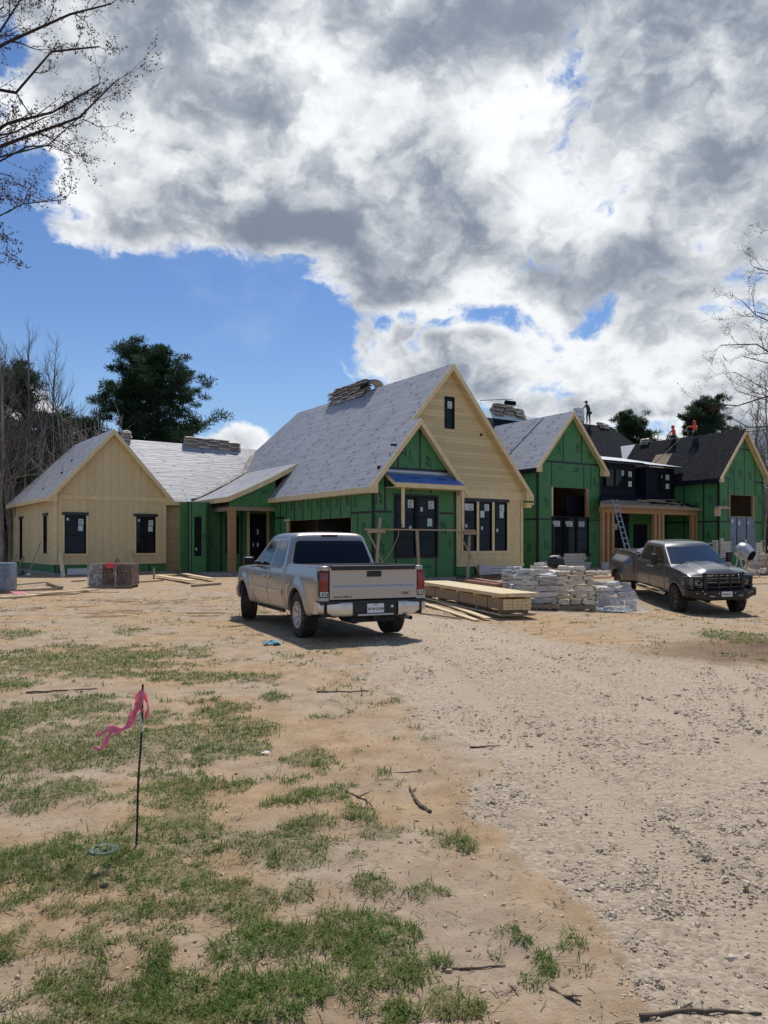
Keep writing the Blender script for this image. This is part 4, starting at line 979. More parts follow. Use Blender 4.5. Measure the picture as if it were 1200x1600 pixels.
mb = MB(F_); mb.box(-.44, -.36, -.3, 9, 5.62, 5.88, 'black_membrane'); mb.box(-.36, .02, 0, 9, 5.62, 5.66, 'black_membrane'); mb.build('fascia', house)
roofpoly('roof', F_, [(-.4, -.35), (cF, -.35), (cF, 11.6), (-.4, 11.6)], 'dark_shingle', lambda x, y: eF+1.156*(x+.4), (0, 1), label='black shingled left slope of the rightmost gable')
roofpoly('roof', F_, [(cF, -.35), (wF+.4, -.35), (wF+.4, 11.6), (cF, 11.6)], 'dark_shingle', lambda x, y: eF+1.156*(wF+.4-x), (0, 1))
mb = MB(F_); x0, x1, y0, y1 = .55, 1.5, 4.6, 6.0
mb.add([(x0, y0, zF(x0)+.03), (x1, y0, zF(x1)+.03), (x1, y1, zF(x1)+.03), (x0, y1, zF(x0)+.03)], [(0, 1, 2, 3)], 'osb'); mb.build('roof_hatch', house)
# stone courses being laid on E and F
def stonewall(M, x0, x1, z0, tops, name, mat, seed, y=-.11):
    rg = random.Random(seed); mb = MB(M); z = z0; row = 0
    while z < max(t[2] for t in tops):
        h = rg.choice((.12, .16, .2)); x = x0-rg.random()*.2
        while x < x1:
            wd = rg.uniform(.2, .5); a, b = max(x, x0), min(x+wd, x1)
            tz = max([t[2] for t in tops if t[0] <= (a+b)/2 <= t[1]] or [0])
            if b-a > .08 and z < tz: mb.rbox(a+.006, b-.006, y-rg.uniform(0, .05), 0, z+.006, z+h-.006, mat, .012, 1)
            x += wd
        z += h
    return mb.build(name, house)
stonewall(E, 1.5, 4.5, .15, [(1.5, 2.2, .62), (2.2, 4.1, .95), (4.1, 4.5, .5)], 'stone_veneer', 'cream_stone', 5)
stonewall(F_, 0.02, 1.18, .15, [(0, .5, 1.9), (.5, 1.18, 1.75)], 'stone_veneer', 'cream_stone', 6)
stonewall(F_, 4.04, 5.1, .15, [(4, 4.6, 1.6), (4.6, 5.1, 1.85)], 'stone_veneer', 'cream_stone', 7)
stonewall(F_ @ TR(0, 9, 0, -90), 6.2, 9.0, .15, [(6.2, 7.4, 1.25), (7.4, 8.5, 1.4), (8.5, 9, 1.9)], 'stone_veneer', 'cream_stone', 8)
stonewall(B, 7.2, 9.4, .15, [(7.2, 9.4, .55)], 'stone_veneer', 'grey_stone', 9)
# valley wrap strip where the connecting roof meets the porch roof
vm = MB(); prev = None; rg = random.Random(3); L_, R_ = [], []
for i in range(26):
    t = i/25
    # follow the intersection of the W plane and the porch / main plane in plan
    x = -2.7+t*(2.3+2.7)
    zz = zpc(x) if x < 1.28 else zB(x)
    b = b0+(zz-4.10)/sW; a = (x-(-10.36)+b*math.sin(rad(3)))/math.cos(rad(3))
    P = A @ Vector((a, b, 0)); wv = .16+.10*rg.random()
    L_.append((P.x-wv*.9, P.y+.1, zz+.05+.04*rg.random())); R_.append((P.x+wv*.9, P.y-.1, zz+.09+.05*rg.random()+wv*.2))
vm.grid([[L_[i], ((L_[i][0]+R_[i][0])/2, (L_[i][1]+R_[i][1])/2, (L_[i][2]+R_[i][2])/2+.05), R_[i]] for i in range(26)], 'valley_wrap'); vm.build('valley_wrap', house, smooth=True)
# ------------------------------------------------------------------ vegetation
class TubeSet:
    def __init__(s): s.V = []; s.F = []; s.n = 0; s.T = []
    def add(s, P, r, n):
        P = np.asarray(P, dtype=float); m = len(P); r = np.asarray(r, dtype=float)
        d = P[-1]-P[0]; d = d/(np.linalg.norm(d)+1e-9)
        ref = np.array([0, 0, 1.]) if abs(d[2]) < .8 else np.array([1., 0, 0])
        a = np.cross(d, ref); a /= np.linalg.norm(a); b = np.cross(d, a)
        t = np.arange(n)*2*np.pi/n
        ring = np.cos(t)[:, None]*a+np.sin(t)[:, None]*b
        V = (P[:, None, :]+ring[None]*r[:, None, None]).reshape(-1, 3)
        i = np.arange(m-1)[:, None]*n; k = np.arange(n)[None, :]; k2 = (k+1) % n
        F = np.stack([i+k, i+k2, i+n+k2, i+n+k], -1).reshape(-1, 4)+s.n
        s.V.append(V); s.F.append(F); s.n += len(V)
    def build(s, name, mat, parent=None):
        return npmesh(name, np.concatenate(s.V), np.concatenate(s.F), mat, parent=parent, smooth=True)
def leafset(centers, radii, per, size, asp, rg, flat=1.0, droop=0.0, needle=False):
    """many small leaf faces spread through clumps"""
    C = np.repeat(np.asarray(centers), per, axis=0); R = np.repeat(np.asarray(radii), per); n = len(C)
    d = rg.normal(size=(n, 3)); d /= np.linalg.norm(d, axis=1)[:, None]
    rr = rg.rand(n)**.5 if not needle else .15+.85*rg.rand(n)**.7
    P = C+d*(R*rr)[:, None]*np.array([1, 1, flat])
    ax = d+rg.normal(size=(n, 3))*(.35 if needle else 1.2); ax[:, 2] += .25-droop; ax /= np.linalg.norm(ax, axis=1)[:, None]
    sd_ = np.cross(ax, rg.normal(size=(n, 3))); sd_ /= np.linalg.norm(sd_, axis=1)[:, None]
    L = size*(.6+.8*rg.rand(n)); W = L*asp
    a = P-ax*(L/2)[:, None]; b = P+ax*(L/2)[:, None]
    V = np.stack([a, P+sd_*(W/2)[:, None], b, P-sd_*(W/2)[:, None]], 1).reshape(-1, 3)
    F = np.arange(n*4).reshape(-1, 4)
    ct = np.repeat(np.repeat(rg.rand(len(centers)), per), 4); tone = np.clip(.55*ct+.45*np.repeat(rg.rand(n), 4), 0, 1)
    return V, F, tone
def grow(ts, p, d, L, r, lv, maxlv, rg, buds=None, up=.12, wig=.22, kids=(3, 5), ang=(28, 58), ratio=(.45, .72), sides=(8, 6, 4, 3, 3, 3), tips=None, first=.28, tip=.35):
    n = 7 if lv == 0 else (6 if lv < 3 else 4)
    P = [np.array(p, dtype=float)]; d = np.array(d, dtype=float); d /= np.linalg.norm(d); D = [d.copy()]
    for i in range(n):
        d = d+rg.normal(size=3)*wig*(.5 if lv == 0 else 1); d[2] += up*(0 if lv == 0 else 1); d /= np.linalg.norm(d)
        P.append(P[-1]+d*L/n); D.append(d.copy())
    R = r*(1-(1-tip)*np.linspace(0, 1, n+1)**.9)
    ts.add(P, R, sides[min(lv, 5)])
    if buds is not None and lv >= maxlv-1:
        for q in P[1:]:
            if rg.rand() < .85: buds.append(q+rg.normal(size=3)*.015)
    if lv >= maxlv:
        if tips is not None: tips.append(P[-1])
        return
    K = rg.randint(kids[0], kids[1]+1)
    for k in range(K):
        t = first+(1-first)*(k+rg.rand())/K; i = min(int(t*n), n-1); f = t*n-i
        q = P[i]*(1-f)+P[i+1]*f; dd = D[i]
        o = np.cross(dd, rg.normal(size=3)); o /= np.linalg.norm(o); a = rad(rg.uniform(*ang))
        nd = dd*math.cos(a)+o*math.sin(a)
        grow(ts, q, nd, L*rg.uniform(*ratio)*(1.15-.45*t), R[i]*.62, lv+1, maxlv, rg, buds, up, wig, kids, ang, ratio, sides, tips, first, tip)
    if lv > 0 or True:
        grow(ts, P[-1], D[-1], L*.55, R[-1], lv+1, maxlv, rg, buds, up, wig, kids, ang, ratio, sides, tips, first, tip)
def budmesh(buds, size, rg, mat, parent, name='buds'):
    V, F, T = leafset(np.array(buds), np.full(len(buds), size), 2, size*1.6, .5, rg)
    return npmesh(name, V, F, mat, parent=parent)
# near overhanging tree, upper left: trunk stands outside the frame
def near_tree(x, y, starts, seed, label, trunk_h, maxlv, budsize, mat='dark_twig', trunk_r=.2, tw=(.16, .30)):
    rg = np.random.RandomState(seed); t = empty('bare_tree', (x, y, 0), 0, label, 'tree')
    tr = TubeSet(); P = [(0, 0, -.2), (.05, 0, trunk_h*.25), (-.05, .05, trunk_h*.5), (.05, 0, trunk_h*.75), (.0, 0, trunk_h)]
    tr.add(P, [trunk_r*1.3, trunk_r, trunk_r*.85, trunk_r*.65, trunk_r*.4], 12); tr.build('trunk', 'bark', t)
    ts = TubeSet(); buds = []
    for (z, (tx, ty, tz), r) in starts:
        tgt = np.array([tx-x, ty-y, tz]); s = np.array([0, 0, z]); v = tgt-s; L = np.linalg.norm(v)
        n = 9; side = np.cross(v/L, [0, 0, 1]); Pm = []
        ph = rg.rand()*6
        for i in range(n+1):
            k = i/n; q = s+v*k+np.array([0, 0, 1])*math.sin(k*math.pi)*(-.10*L)*rg.uniform(.3, 1.3)+side*math.sin(k*5+ph)*.05*L+rg.normal(size=3)*.015*L; Pm.append(q)
        Pm = np.array(Pm); R = r*(1-.86*np.linspace(0, 1, n+1)**.8); ts.add(Pm, R, 6)
        for i in range(2, n+1):
            for kk in range(2):
                d = Pm[i]-Pm[i-1]; d /= np.linalg.norm(d); o = np.cross(d, rg.normal(size=3)); o /= np.linalg.norm(o); a = rad(rg.uniform(25, 60))
                grow(ts, Pm[i]*(.5)+Pm[i-1]*.5 if kk else Pm[i], d*math.cos(a)+o*math.sin(a), L*rg.uniform(tw[0], tw[1])*(1.2-.5*i/n), max(R[i]*.6, .004), 1, maxlv, rg, buds, .05, .16, (2, 4), (22, 50), (.42, .7), (6, 5, 4, 3, 3, 3), None, .2, .3)
    ts.build('branches', mat, t)
    if buds: budmesh(buds, budsize, rg, 'bud', t)
    return t
near_tree(-6.6, 7.4, [(5.0, (-2.75, 7.9, 6.40), .05), (5.3, (-2.95, 7.9, 6.25), .05), (5.9, (-3.0, 8.0, 6.75), .05), (6.1, (-2.85, 7.9, 7.1), .05), (6.5, (-3.2, 7.6, 7.3), .045), (6.8, (-3.4, 8.0, 7.7), .045), (4.6, (-3.75, 7.9, 5.25), .03), (4.8, (-2.95, 7.6, 5.85), .03), (7.0, (-3.1, 7.2, 7.9), .045), (5.8, (-3.6, 7.4, 6.7), .045), (5.5, (-3.5, 7.9, 6.1), .04), (4.4, (-3.85, 7.7, 4.65), .02), (5.2, (-3.3, 7.8, 5.75), .035), (4.9, (-3.5, 8.2, 5.45), .03), (6.3, (-3.6, 7.6, 7.2), .05), (6.6, (-3.9, 8.1, 7.5), .05), (4.6, (-3.6, 7.4, 4.95), .025)], 11,
          'bare budding tree whose branches hang into the upper left', 8.2, 3, .013, tw=(.08, .15))
near_tree(10.6, 14.2, [(4.6, (6.15, 14.2, 4.45), .055), (5.0, (6.3, 14.4, 5.4), .055), (5.4, (6.7, 14.6, 6.2), .05), (5.6, (7.0, 14.2, 6.9), .05), (6.0, (7.1, 14.0, 7.4), .05), (4.2, (6.35, 14.0, 4.0), .05), (5.2, (6.6, 13.7, 5.0), .045), (4.4, (6.9, 14.8, 4.6), .045), (4.8, (6.5, 14.3, 4.8), .045), (5.0, (6.8, 13.8, 5.9), .045)], 23,
          'bare twiggy tree reaching in from the right edge', 8.0, 3, .012, trunk_r=.22, tw=(.11, .20))
# tall thin bare trees (left woods, right woods)
def bare_tree(name_label, x, y, H, seed, spread=.5, mat='dark_twig', r=.16, maxlv=3, group=None, kids=(4, 6), cat='tree', lean=0.0, share=None):
    t = empty('bare_tree', (x, y, hz(x, y)), 0, name_label, cat, group)
    if share:
        for ch in share.children:
            c = ch.copy(); COL.objects.link(c); c.parent = t
        return t
    rg = np.random.RandomState(seed); tr = TubeSet(); n = 8; P = [np.array([0, 0, -.3])]; d = np.array([lean, 0, 1.0])
    for i in range(n):
        d = d+rg.normal(size=3)*.06; d[2] = 1; d /= np.linalg.norm(d); P.append(P[-1]+d*H/n)
    R = r*(1-.9*np.linspace(0, 1, n+1)); tr.add(P, R, 8); tr.build('trunk', 'pale_bark', t)
    ts = TubeSet(); K = int(16+H)
    for k in range(K):
        tt = .22+.76*(k+rg.rand())/K; i = min(int(tt*n), n-1); f = tt*n-i; q = P[i]*(1-f)+P[i+1]*f
        az = rg.rand()*6.28; el = rad(rg.uniform(38, 68)); dd = np.array([math.cos(az)*math.cos(el), math.sin(az)*math.cos(el), math.sin(el)])
        grow(ts, q, dd, H*spread*(1.15-tt)*rg.uniform(.5, .8), max(R[i]*.5, .018), 1, maxlv, rg, None, .10, .10, kids, (18, 40), (.45, .7), (6, 4, 3, 3, 3, 3), None, .2, .35)
    ts.build('branches', mat, t)
    return t
def pos(u, y): return ((u-600)/1200*y, y)
bt = [(45, 56, 17.5, 3, .42), (80, 60, 18.2, 4, .40), (105, 58, 16.0, 5, .38), (18, 50, 15, 6, .45), (140, 72, 17, 7, .30), (2, 46, 14, 8, .4)]
lab = ['tall slender bare tree at the left edge of the woods behind the left wing', 'tallest bare tree left of the big pine with many thin upright twigs', 'leafless forked tree close left of the big pine', 'pale trunked bare tree near the left picture edge behind the house', 'thin faint bare sapling standing just left of the big pine', 'leafless tree at the very left edge of the picture']
for (u, y, H, sd0, sp), lb in zip(bt, lab):
    x, y = pos(u, y); bare_tree(lb, x, y, H, sd0, sp, r=.17, kids=(4, 5), mat='grey_twig')
rt = [(1190, 66, 14.5, 13, .42, 'leafless tree rising behind the rightmost gable at the right edge'), (1165, 78, 15.5, 14, .4, 'pale leafless tree behind the right end of the rightmost roof'), (1215, 58, 15, 15, .4, 'bare tree at the right picture border beside the rightmost wall')]
for u, y, H, sd0, sp, lb in rt:
    x, y = pos(u, y); bare_tree(lb, x, y, H, sd0, sp, r=.15, kids=(4, 5), mat='grey_twig')
# pines: limbs carrying needle clumps
def pine(label, x, y, H, W, seed, base=.30, nl=60, dens=120, size=.30, cl=.62, top=1.0, skew=0.0):
    rg = np.random.RandomState(seed); t = empty('pine_tree', (x, y, hz(x, y)), 0, label, 'pine tree')
    tr = TubeSet(); n = 8; P = [np.array([0, 0, -.3])]; d = np.array([0, 0, 1.])
    for i in range(n): d = d+rg.normal(size=3)*.04; d[2] = 1; P.append(P[-1]+d/np.linalg.norm(d)*H*.95/n)
    R = .018*H*(1-.85*np.linspace(0, 1, n+1)); tr.add(P, R, 8); tr.build('trunk', 'bark', t)
    ts = TubeSet(); C = []; RR = []
    for k in range(nl):
        tt = base+(1-base)*(k+rg.rand()*.9)/nl; i = min(int(tt*n), n-1); f = tt*n-i; q = P[i]*(1-f)+P[i+1]*f
        s = (tt-base)/(1-base); prof = max(.22, math.sqrt(max(0, 1-((s-.42)/.64)**2)))
        L = W*.5*prof*rg.uniform(.55, 1.12); az = rg.rand()*6.28; el = rad(rg.uniform(-5, 30)+22*s)
        dd = np.array([math.cos(az)*math.cos(el), math.sin(az)*math.cos(el), math.sin(el)]); L *= 1+skew*dd[0]
        m = 6; Q = [q]; e = dd.copy()
        for j in range(m):
            e = e+rg.normal(size=3)*.16; e[2] += .10; e /= np.linalg.norm(e); Q.append(Q[-1]+e*L/m)
        ts.add(Q, np.linspace(.075, .02, m+1)*(H/17), 4)
        for j in range(2, m+1):
            for h in range(3 if j > 3 else 2):
                if j < 3 and rg.rand() < .5: continue
                off = rg.normal(size=3)*np.array([.60, .60, .20])*(.35+.12*L)
                c = Q[j]+off; c[2] += .15; ts.add([Q[j-1], c], [.03, .012], 3); C.append(c); RR.append(cl*rg.uniform(.65, 1.25))
    ts.build('limbs', 'bark', t)
    V, F, T = leafset(C, RR, dens, size, .16, rg, flat=.62, needle=True)
    npmesh('needles', V, F, 'pine_needles', T, t)
    return t
x, y = pos(258, 66); pine('big dark round-crowned pine standing behind the connecting roof', x, y, 18.0, 10.6, 31, base=.34, nl=84, dens=100, size=.36, cl=.66)
x, y = pos(1118, 84); pine('dark pine showing above the rightmost black roof', x, y, 17.0, 8.0, 33, base=.45, nl=44, dens=110, size=.38, cl=.62)
x, y = pos(978, 92); pine('pine top showing between the two right hand ridges', x, y, 16.3, 9.5, 34, base=.45, nl=44, dens=100, size=.38, cl=.62)
lp = [(-10, 52, 13.5, 8, 41, 'dark pine cut by the left picture edge'), (14, 60, 15.0, 8, 42, 'dark evergreen rising behind the bare trees on the far left'), (118, 70, 13.2, 9, 43, 'olive green pine between the bare trees and the big pine'), (160, 74, 12.2, 8, 44, 'lower dark pine crowded against the left side of the big pine'), (338, 90, 9.6, 7, 45, 'low dark pine at the right foot of the big pine')]
for u, y, H, W, sd0, lb in lp:
    x, y = pos(u, y); pine(lb, x, y, H, W, sd0, base=.12, nl=46, dens=90, size=.40, cl=.75)
# undergrowth and far woods (read as one mass)
rg = np.random.RandomState(77)
def mass(name, spots, mat, per, size, asp, label=None):
    C = []; R = []
    for (xa, ya, xb, yb, h0, h1, n, rr) in spots:
        t = rg.rand(n); zz = rg.rand(n)**.8
        X = xa+(xb-xa)*t+rg.normal(size=n)*1.6; Y = ya+(yb-ya)*t+rg.normal(size=n)*1.6; top = h0+(h1-h0)*fbm(X*.22, Y*.22, 3)*1.3
        for a, b, c in zip(X, Y, zz*top): C.append((a, b, c+.3)); R.append(rr*rg.uniform(.6, 1.4))
    V, F, T = leafset(C, R, per, size, asp, rg, flat=.8)
    o = npmesh(name, V, F, mat, T); tag(o, kind='stuff'); return o
x0, y0 = pos(-60, 60); x1, y1 = pos(190, 66)
o = mass('undergrowth', [(x0, 62, x1, 72, 3, 10.5, 560, .9), (-52, 34, x0, 58, 3, 8, 220, .9), (-42, 68, -24, 68, 4, 11.0, 320, 1.0)], 'brush_leaves', 46, .26, .40)
tag(o, 'tangled brown undergrowth in the dark woods behind the left wing', 'undergrowth')
o = mass('undergrowth', [(x1-4, 76, 0, 96, 2, 4.0, 200, 1.2), (27.0, 60, 46, 78, 3, 7.0, 320, 1.0), (38, 60, 60, 46, 3, 9.0, 200, 1.1)], 'olive_leaves', 55, .32, .45)
tag(o, 'brown green brush behind and right of the rightmost gable', 'undergrowth')
# thin stems inside the left and right woods
ts = TubeSet()
for k in range(760):
    if k < 620: u = rg.uniform(-90, 175); yv = rg.uniform(48, 74)
    else: u = rg.uniform(1185, 1330); yv = rg.uniform(52, 82)
    xx, yv = pos(u, yv); H = rg.uniform(4, 11); l = rg.normal(size=2)*.09*H
    P = [(xx, yv, 0), (xx+l[0]*.4, yv+l[1]*.4, H*.5), (xx+l[0], yv+l[1], H)]; ts.add(P, [.07*rg.uniform(.5, 1.4), .045, .012], 4)
    for j in range(7):
        f = rg.uniform(.3, .95); q = np.array(P[1])*(1-f)+np.array(P[2])*f if f > .5 else np.array(P[0])*(1-f)+np.array(P[1])*f*1.0
        q = np.array([xx+l[0]*f, yv+l[1]*f, H*f]); e = rg.normal(size=3); e[2] = abs(e[2])+.4; e /= np.linalg.norm(e); ts.add([q, q+e*rg.uniform(.6, 2.0)], [.025, .006], 3)
o = ts.build('thicket_stems', 'pale_bark'); tag(o, 'grey thicket of thin leafless stems at the wood edges', 'thicket', kind='stuff')
# far tree belt that closes the horizon
C = []; R = []
for k in range(1500):
    a = rg.uniform(-1.25, 1.25); D = rg.uniform(130, 190); hh = 7+7*float(fbm(a*9, 3, 3)); C.append((math.sin(a)*D, math.cos(a)*D, rg.rand()*hh)); R.append(rg.uniform(2, 3.5))
V, F, T = leafset(C, R, 34, 1.2, .5, rg, flat=.8); o = npmesh('far_woods', V, F, 'brush_leaves', T); tag(o, 'distant belt of trees closing the horizon', 'woods', kind='stuff')

# ------------------------------------------------------------------ grass, gravel, litter
def blades(name, mat, X, Y, L, W, lean, rg, tone):
    n = len(X); Z = height(X, Y); az = rg.rand(n)*6.283; la = rg.rand(n)*lean
    la = .45+la*.75; dx, dy = np.cos(az), np.sin(az); px, py = -dy*W/2, dx*W/2
    b = np.stack([X, Y, Z-.004], 1)
    def at(f, wf, s):
        h = L*f*np.cos(la*f); o = L*f*np.sin(la*(.4+f))
        return np.stack([X+dx*o+s*px*wf, Y+dy*o+s*py*wf, Z+h], 1)
    V = np.stack([at(0, 1, -1), at(0, 1, 1), at(.55, .8, 1), at(.55, .8, -1), at(1, .12, 1), at(1, .12, -1)], 1).reshape(-1, 3)
    i = np.arange(n)[:, None]*6; F = np.concatenate([i+np.array([[0, 1, 2, 3]]), i+np.array([[3, 2, 4, 5]])], 0)
    return npmesh(name, V, F, mat, np.repeat(tone, 6))
rg = np.random.RandomState(5)
def sample(n, y0, y1, smin=-.62, smax=.62, p=1.0):
    y = np.exp(rg.uniform(np.log(y0), np.log(y1), n)); x = rg.uniform(smin, smax, n)*(y+1.0); return x, y
Xs, Ys = [], []
x, y = sample(900000, 2.2, 24)
gm = grassmask(x, y); tuft = sstep(.28, .62, fbm(x*16+5, y*16, 2)); keep = rg.rand(len(x)) < gm*(.35+.65*tuft)*np.clip(1.15-y/30, .3, 1)
x, y = x[keep], y[keep]; x = x[:330000]; y = y[:330000]
fb = fbm(x*1.7, y*1.7, 3)
L = (.016+.036*rg.rand(len(x))**1.7)*(.7+.9*fb)*np.clip(1+y/30, 1, 1.7); W = (.0028+.0022*rg.rand(len(x)))*np.clip(y/4, 1, 4)
tn = np.clip(rg.rand(len(x))*.7+(fbm(x*2.2+9, y*2.2, 3)-.35)*.8, 0, 1)
o = blades('grass', 'grass_blade', x, y, L, W, 1.75, rg, tn); tag(o, 'short green grass growing in ragged patches on the pale soil', 'grass', kind='stuff')
print('grass', len(x))
# thin scattered dry straw
x, y = sample(22000, 2.2, 14); k = rg.rand(len(x)) < (.20+.6*grassmask(x+.1, y+.1))*(1-.85*path_gravel(x, y)); x, y = x[k], y[k]; n = len(x)
az = rg.rand(n)*6.28; L = .015+.06*rg.rand(n)**2.5; Z = height(x, y)+.004; W = .0012+.0012*rg.rand(n); dx, dy = np.cos(az)*L/2, np.sin(az)*L/2; wx, wy = -np.sin(az)*W, np.cos(az)*W
lift = rg.rand(n)*.012
V = np.stack([np.stack([x-dx-wx, y-dy-wy, Z], 1), np.stack([x+dx-wx, y+dy-wy, Z+lift], 1), np.stack([x+dx+wx, y+dy+wy, Z+lift+.001], 1), np.stack([x-dx+wx, y-dy+wy, Z+.001], 1)], 1).reshape(-1, 3)
o = npmesh('straw_litter', V, np.arange(n*4).reshape(-1, 4), 'dry_litter'); tag(o, 'dry straw and leaf bits strewn over the soil', 'litter', kind='stuff')
# gravel stones
def stones(name, X, Y, S, mat, sink=.3):
    n = len(X); c = np.array([[-1, -1, -1], [1, -1, -1], [1, 1, -1], [-1, 1, -1], [-1, -1, 1], [1, -1, 1], [1, 1, 1], [-1, 1, 1]], float)
    c = c*np.where(c[:, 2:3] > 0, .62, 1.0)*np.array([1, 1, 1])
    J = 1+rg.normal(size=(n, 8, 3))*.22; dim = np.stack([S*(.7+.6*rg.rand(n)), S*(.6+.5*rg.rand(n)), S*(.35+.35*rg.rand(n))], 1)
    P = c[None]*J*dim[:, None, :]*.5; a = rg.rand(n)*6.28; ca, sa = np.cos(a)[:, None], np.sin(a)[:, None]
    Q = np.stack([P[..., 0]*ca-P[..., 1]*sa, P[..., 0]*sa+P[..., 1]*ca, P[..., 2]], -1)
    Q += np.stack([X, Y, height(X, Y)+dim[:, 2]*(.5-sink)], 1)[:, None, :]
    f = np.array([[4, 5, 6, 7], [0, 1, 5, 4], [1, 2, 6, 5], [2, 3, 7, 6], [3, 0, 4, 7]])
    F = (np.arange(n)[:, None, None]*8+f[None]).reshape(-1, 4)
    return npmesh(name, Q.reshape(-1, 3), F, mat, np.repeat(rg.rand(n), 8))
x, y = sample(300000, 2.2, 22)
g = path_gravel(x, y); clus = sstep(.36, .62, fbm(x*1.6+3, y*1.6, 4)); k = rg.rand(len(x)) < g*(.16+.84*clus)*np.clip(1.2-y/24, .25, 1)*.66*(1-.92*track(x, y)); x, y = x[k], y[k]
S = (.0045+.015*rg.rand(len(x))**3.2+.022*(rg.rand(len(x)) < .012))*np.clip(.85+y/18, 1, 1.7)
o = stones('gravel', x, y, S, 'gravel_stone'); tag(o, 'loose pale crushed gravel covering the drive', 'gravel', kind='stuff'); print('gravel', len(x))
x, y = sample(60000, 2.2, 34); g = path_gravel(x, y); zone = np.exp(-(((x+5.0)/6.5)**2+((y-20)/6)**2)**2)*sstep(.42, .72, fbm(x*.9, y*2.6, 5, .6)); k = rg.rand(len(x)) < (1-g)*(.14+.8*zone); x, y = x[k], y[k]
S = (.005+.02*rg.rand(len(x))**4)*np.clip(.7+y/12, 1, 3)
o = stones('pebbles', x, y, S, 'clod'); tag(o, 'small clods and pebbles scattered on the sand', 'pebbles', kind='stuff')
# single sticks
def stick(pts, r, label, forks=()):
    mb = MB(); P = []
    for u, v in pts:
        y = EYE*1200/(v-850); x = (u-600)/1200*y; P.append((x, y, hz(x, y)+r*.9))
    Q = []
    for a, b in zip(P, P[1:]):
        for k in range(4): Q.append(tuple(a[i]+(b[i]-a[i])*k/4+(random.Random(int(a[0]*1e3)+k+i).random()-.5)*r*1.2*(k > 0) for i in range(3)))
    Q.append(P[-1]); mb.tube(Q, [r*(1-.6*i/len(Q)) for i in range(len(Q))], 7, 'stick')
    for f0, dx, dy, dz in forks:
        i = int(f0*(len(Q)-1)); a = Q[i]; mb.tube([a, (a[0]+dx*.5, a[1]+dy*.5, a[2]+dz*.6), (a[0]+dx, a[1]+dy, a[2]+dz)], [r*.6, r*.45, r*.2], 5, 'stick')
    o = mb.build('stick', smooth=True); tag(o, label, 'stick'); return o
stick([(672, 1272), (655, 1258), (644, 1243), (640, 1233)], .013, 'short dark curved stick lying at the edge of the gravel', [(.75, .03, .06, .01)])
stick([(526, 1233), (548, 1243), (572, 1252), (584, 1266)], .009, 'thin curved stick lying in the grass left of the dark stick', [(.5, .08, .02, .03)])
stick([(735, 1170), (758, 1168), (782, 1166)], .008, 'thin brown twig lying out on the gravel')
stick([(600, 1211), (630, 1209), (660, 1206)], .007, 'straight twig lying above the dark curved stick')
stick([(1000, 1596), (1060, 1588), (1140, 1590), (1190, 1594)], .010, 'dark rooty stick at the bottom right of the picture', [(.4, .06, .02, .02)])
stick([(690, 1523), (740, 1521), (790, 1517)], .006, 'thin pale twig lying across the grass at the bottom')
stick([(860, 1552), (885, 1568), (908, 1575)], .008, 'forked twig half buried in sand near the bottom', [(.5, .05, -.03, .02)])
stick([(40, 1084), (100, 1081), (152, 1077)], .012, 'dark stick lying on the pale strip in the grass at left')
stick([(455, 1394), (476, 1408), (490, 1418)], .008, 'short pale stick lying right of the flagged rod')
stick([(495, 1083), (540, 1084), (575, 1082)], .010, 'thin dark twig lying on the sand in front of the pickup')
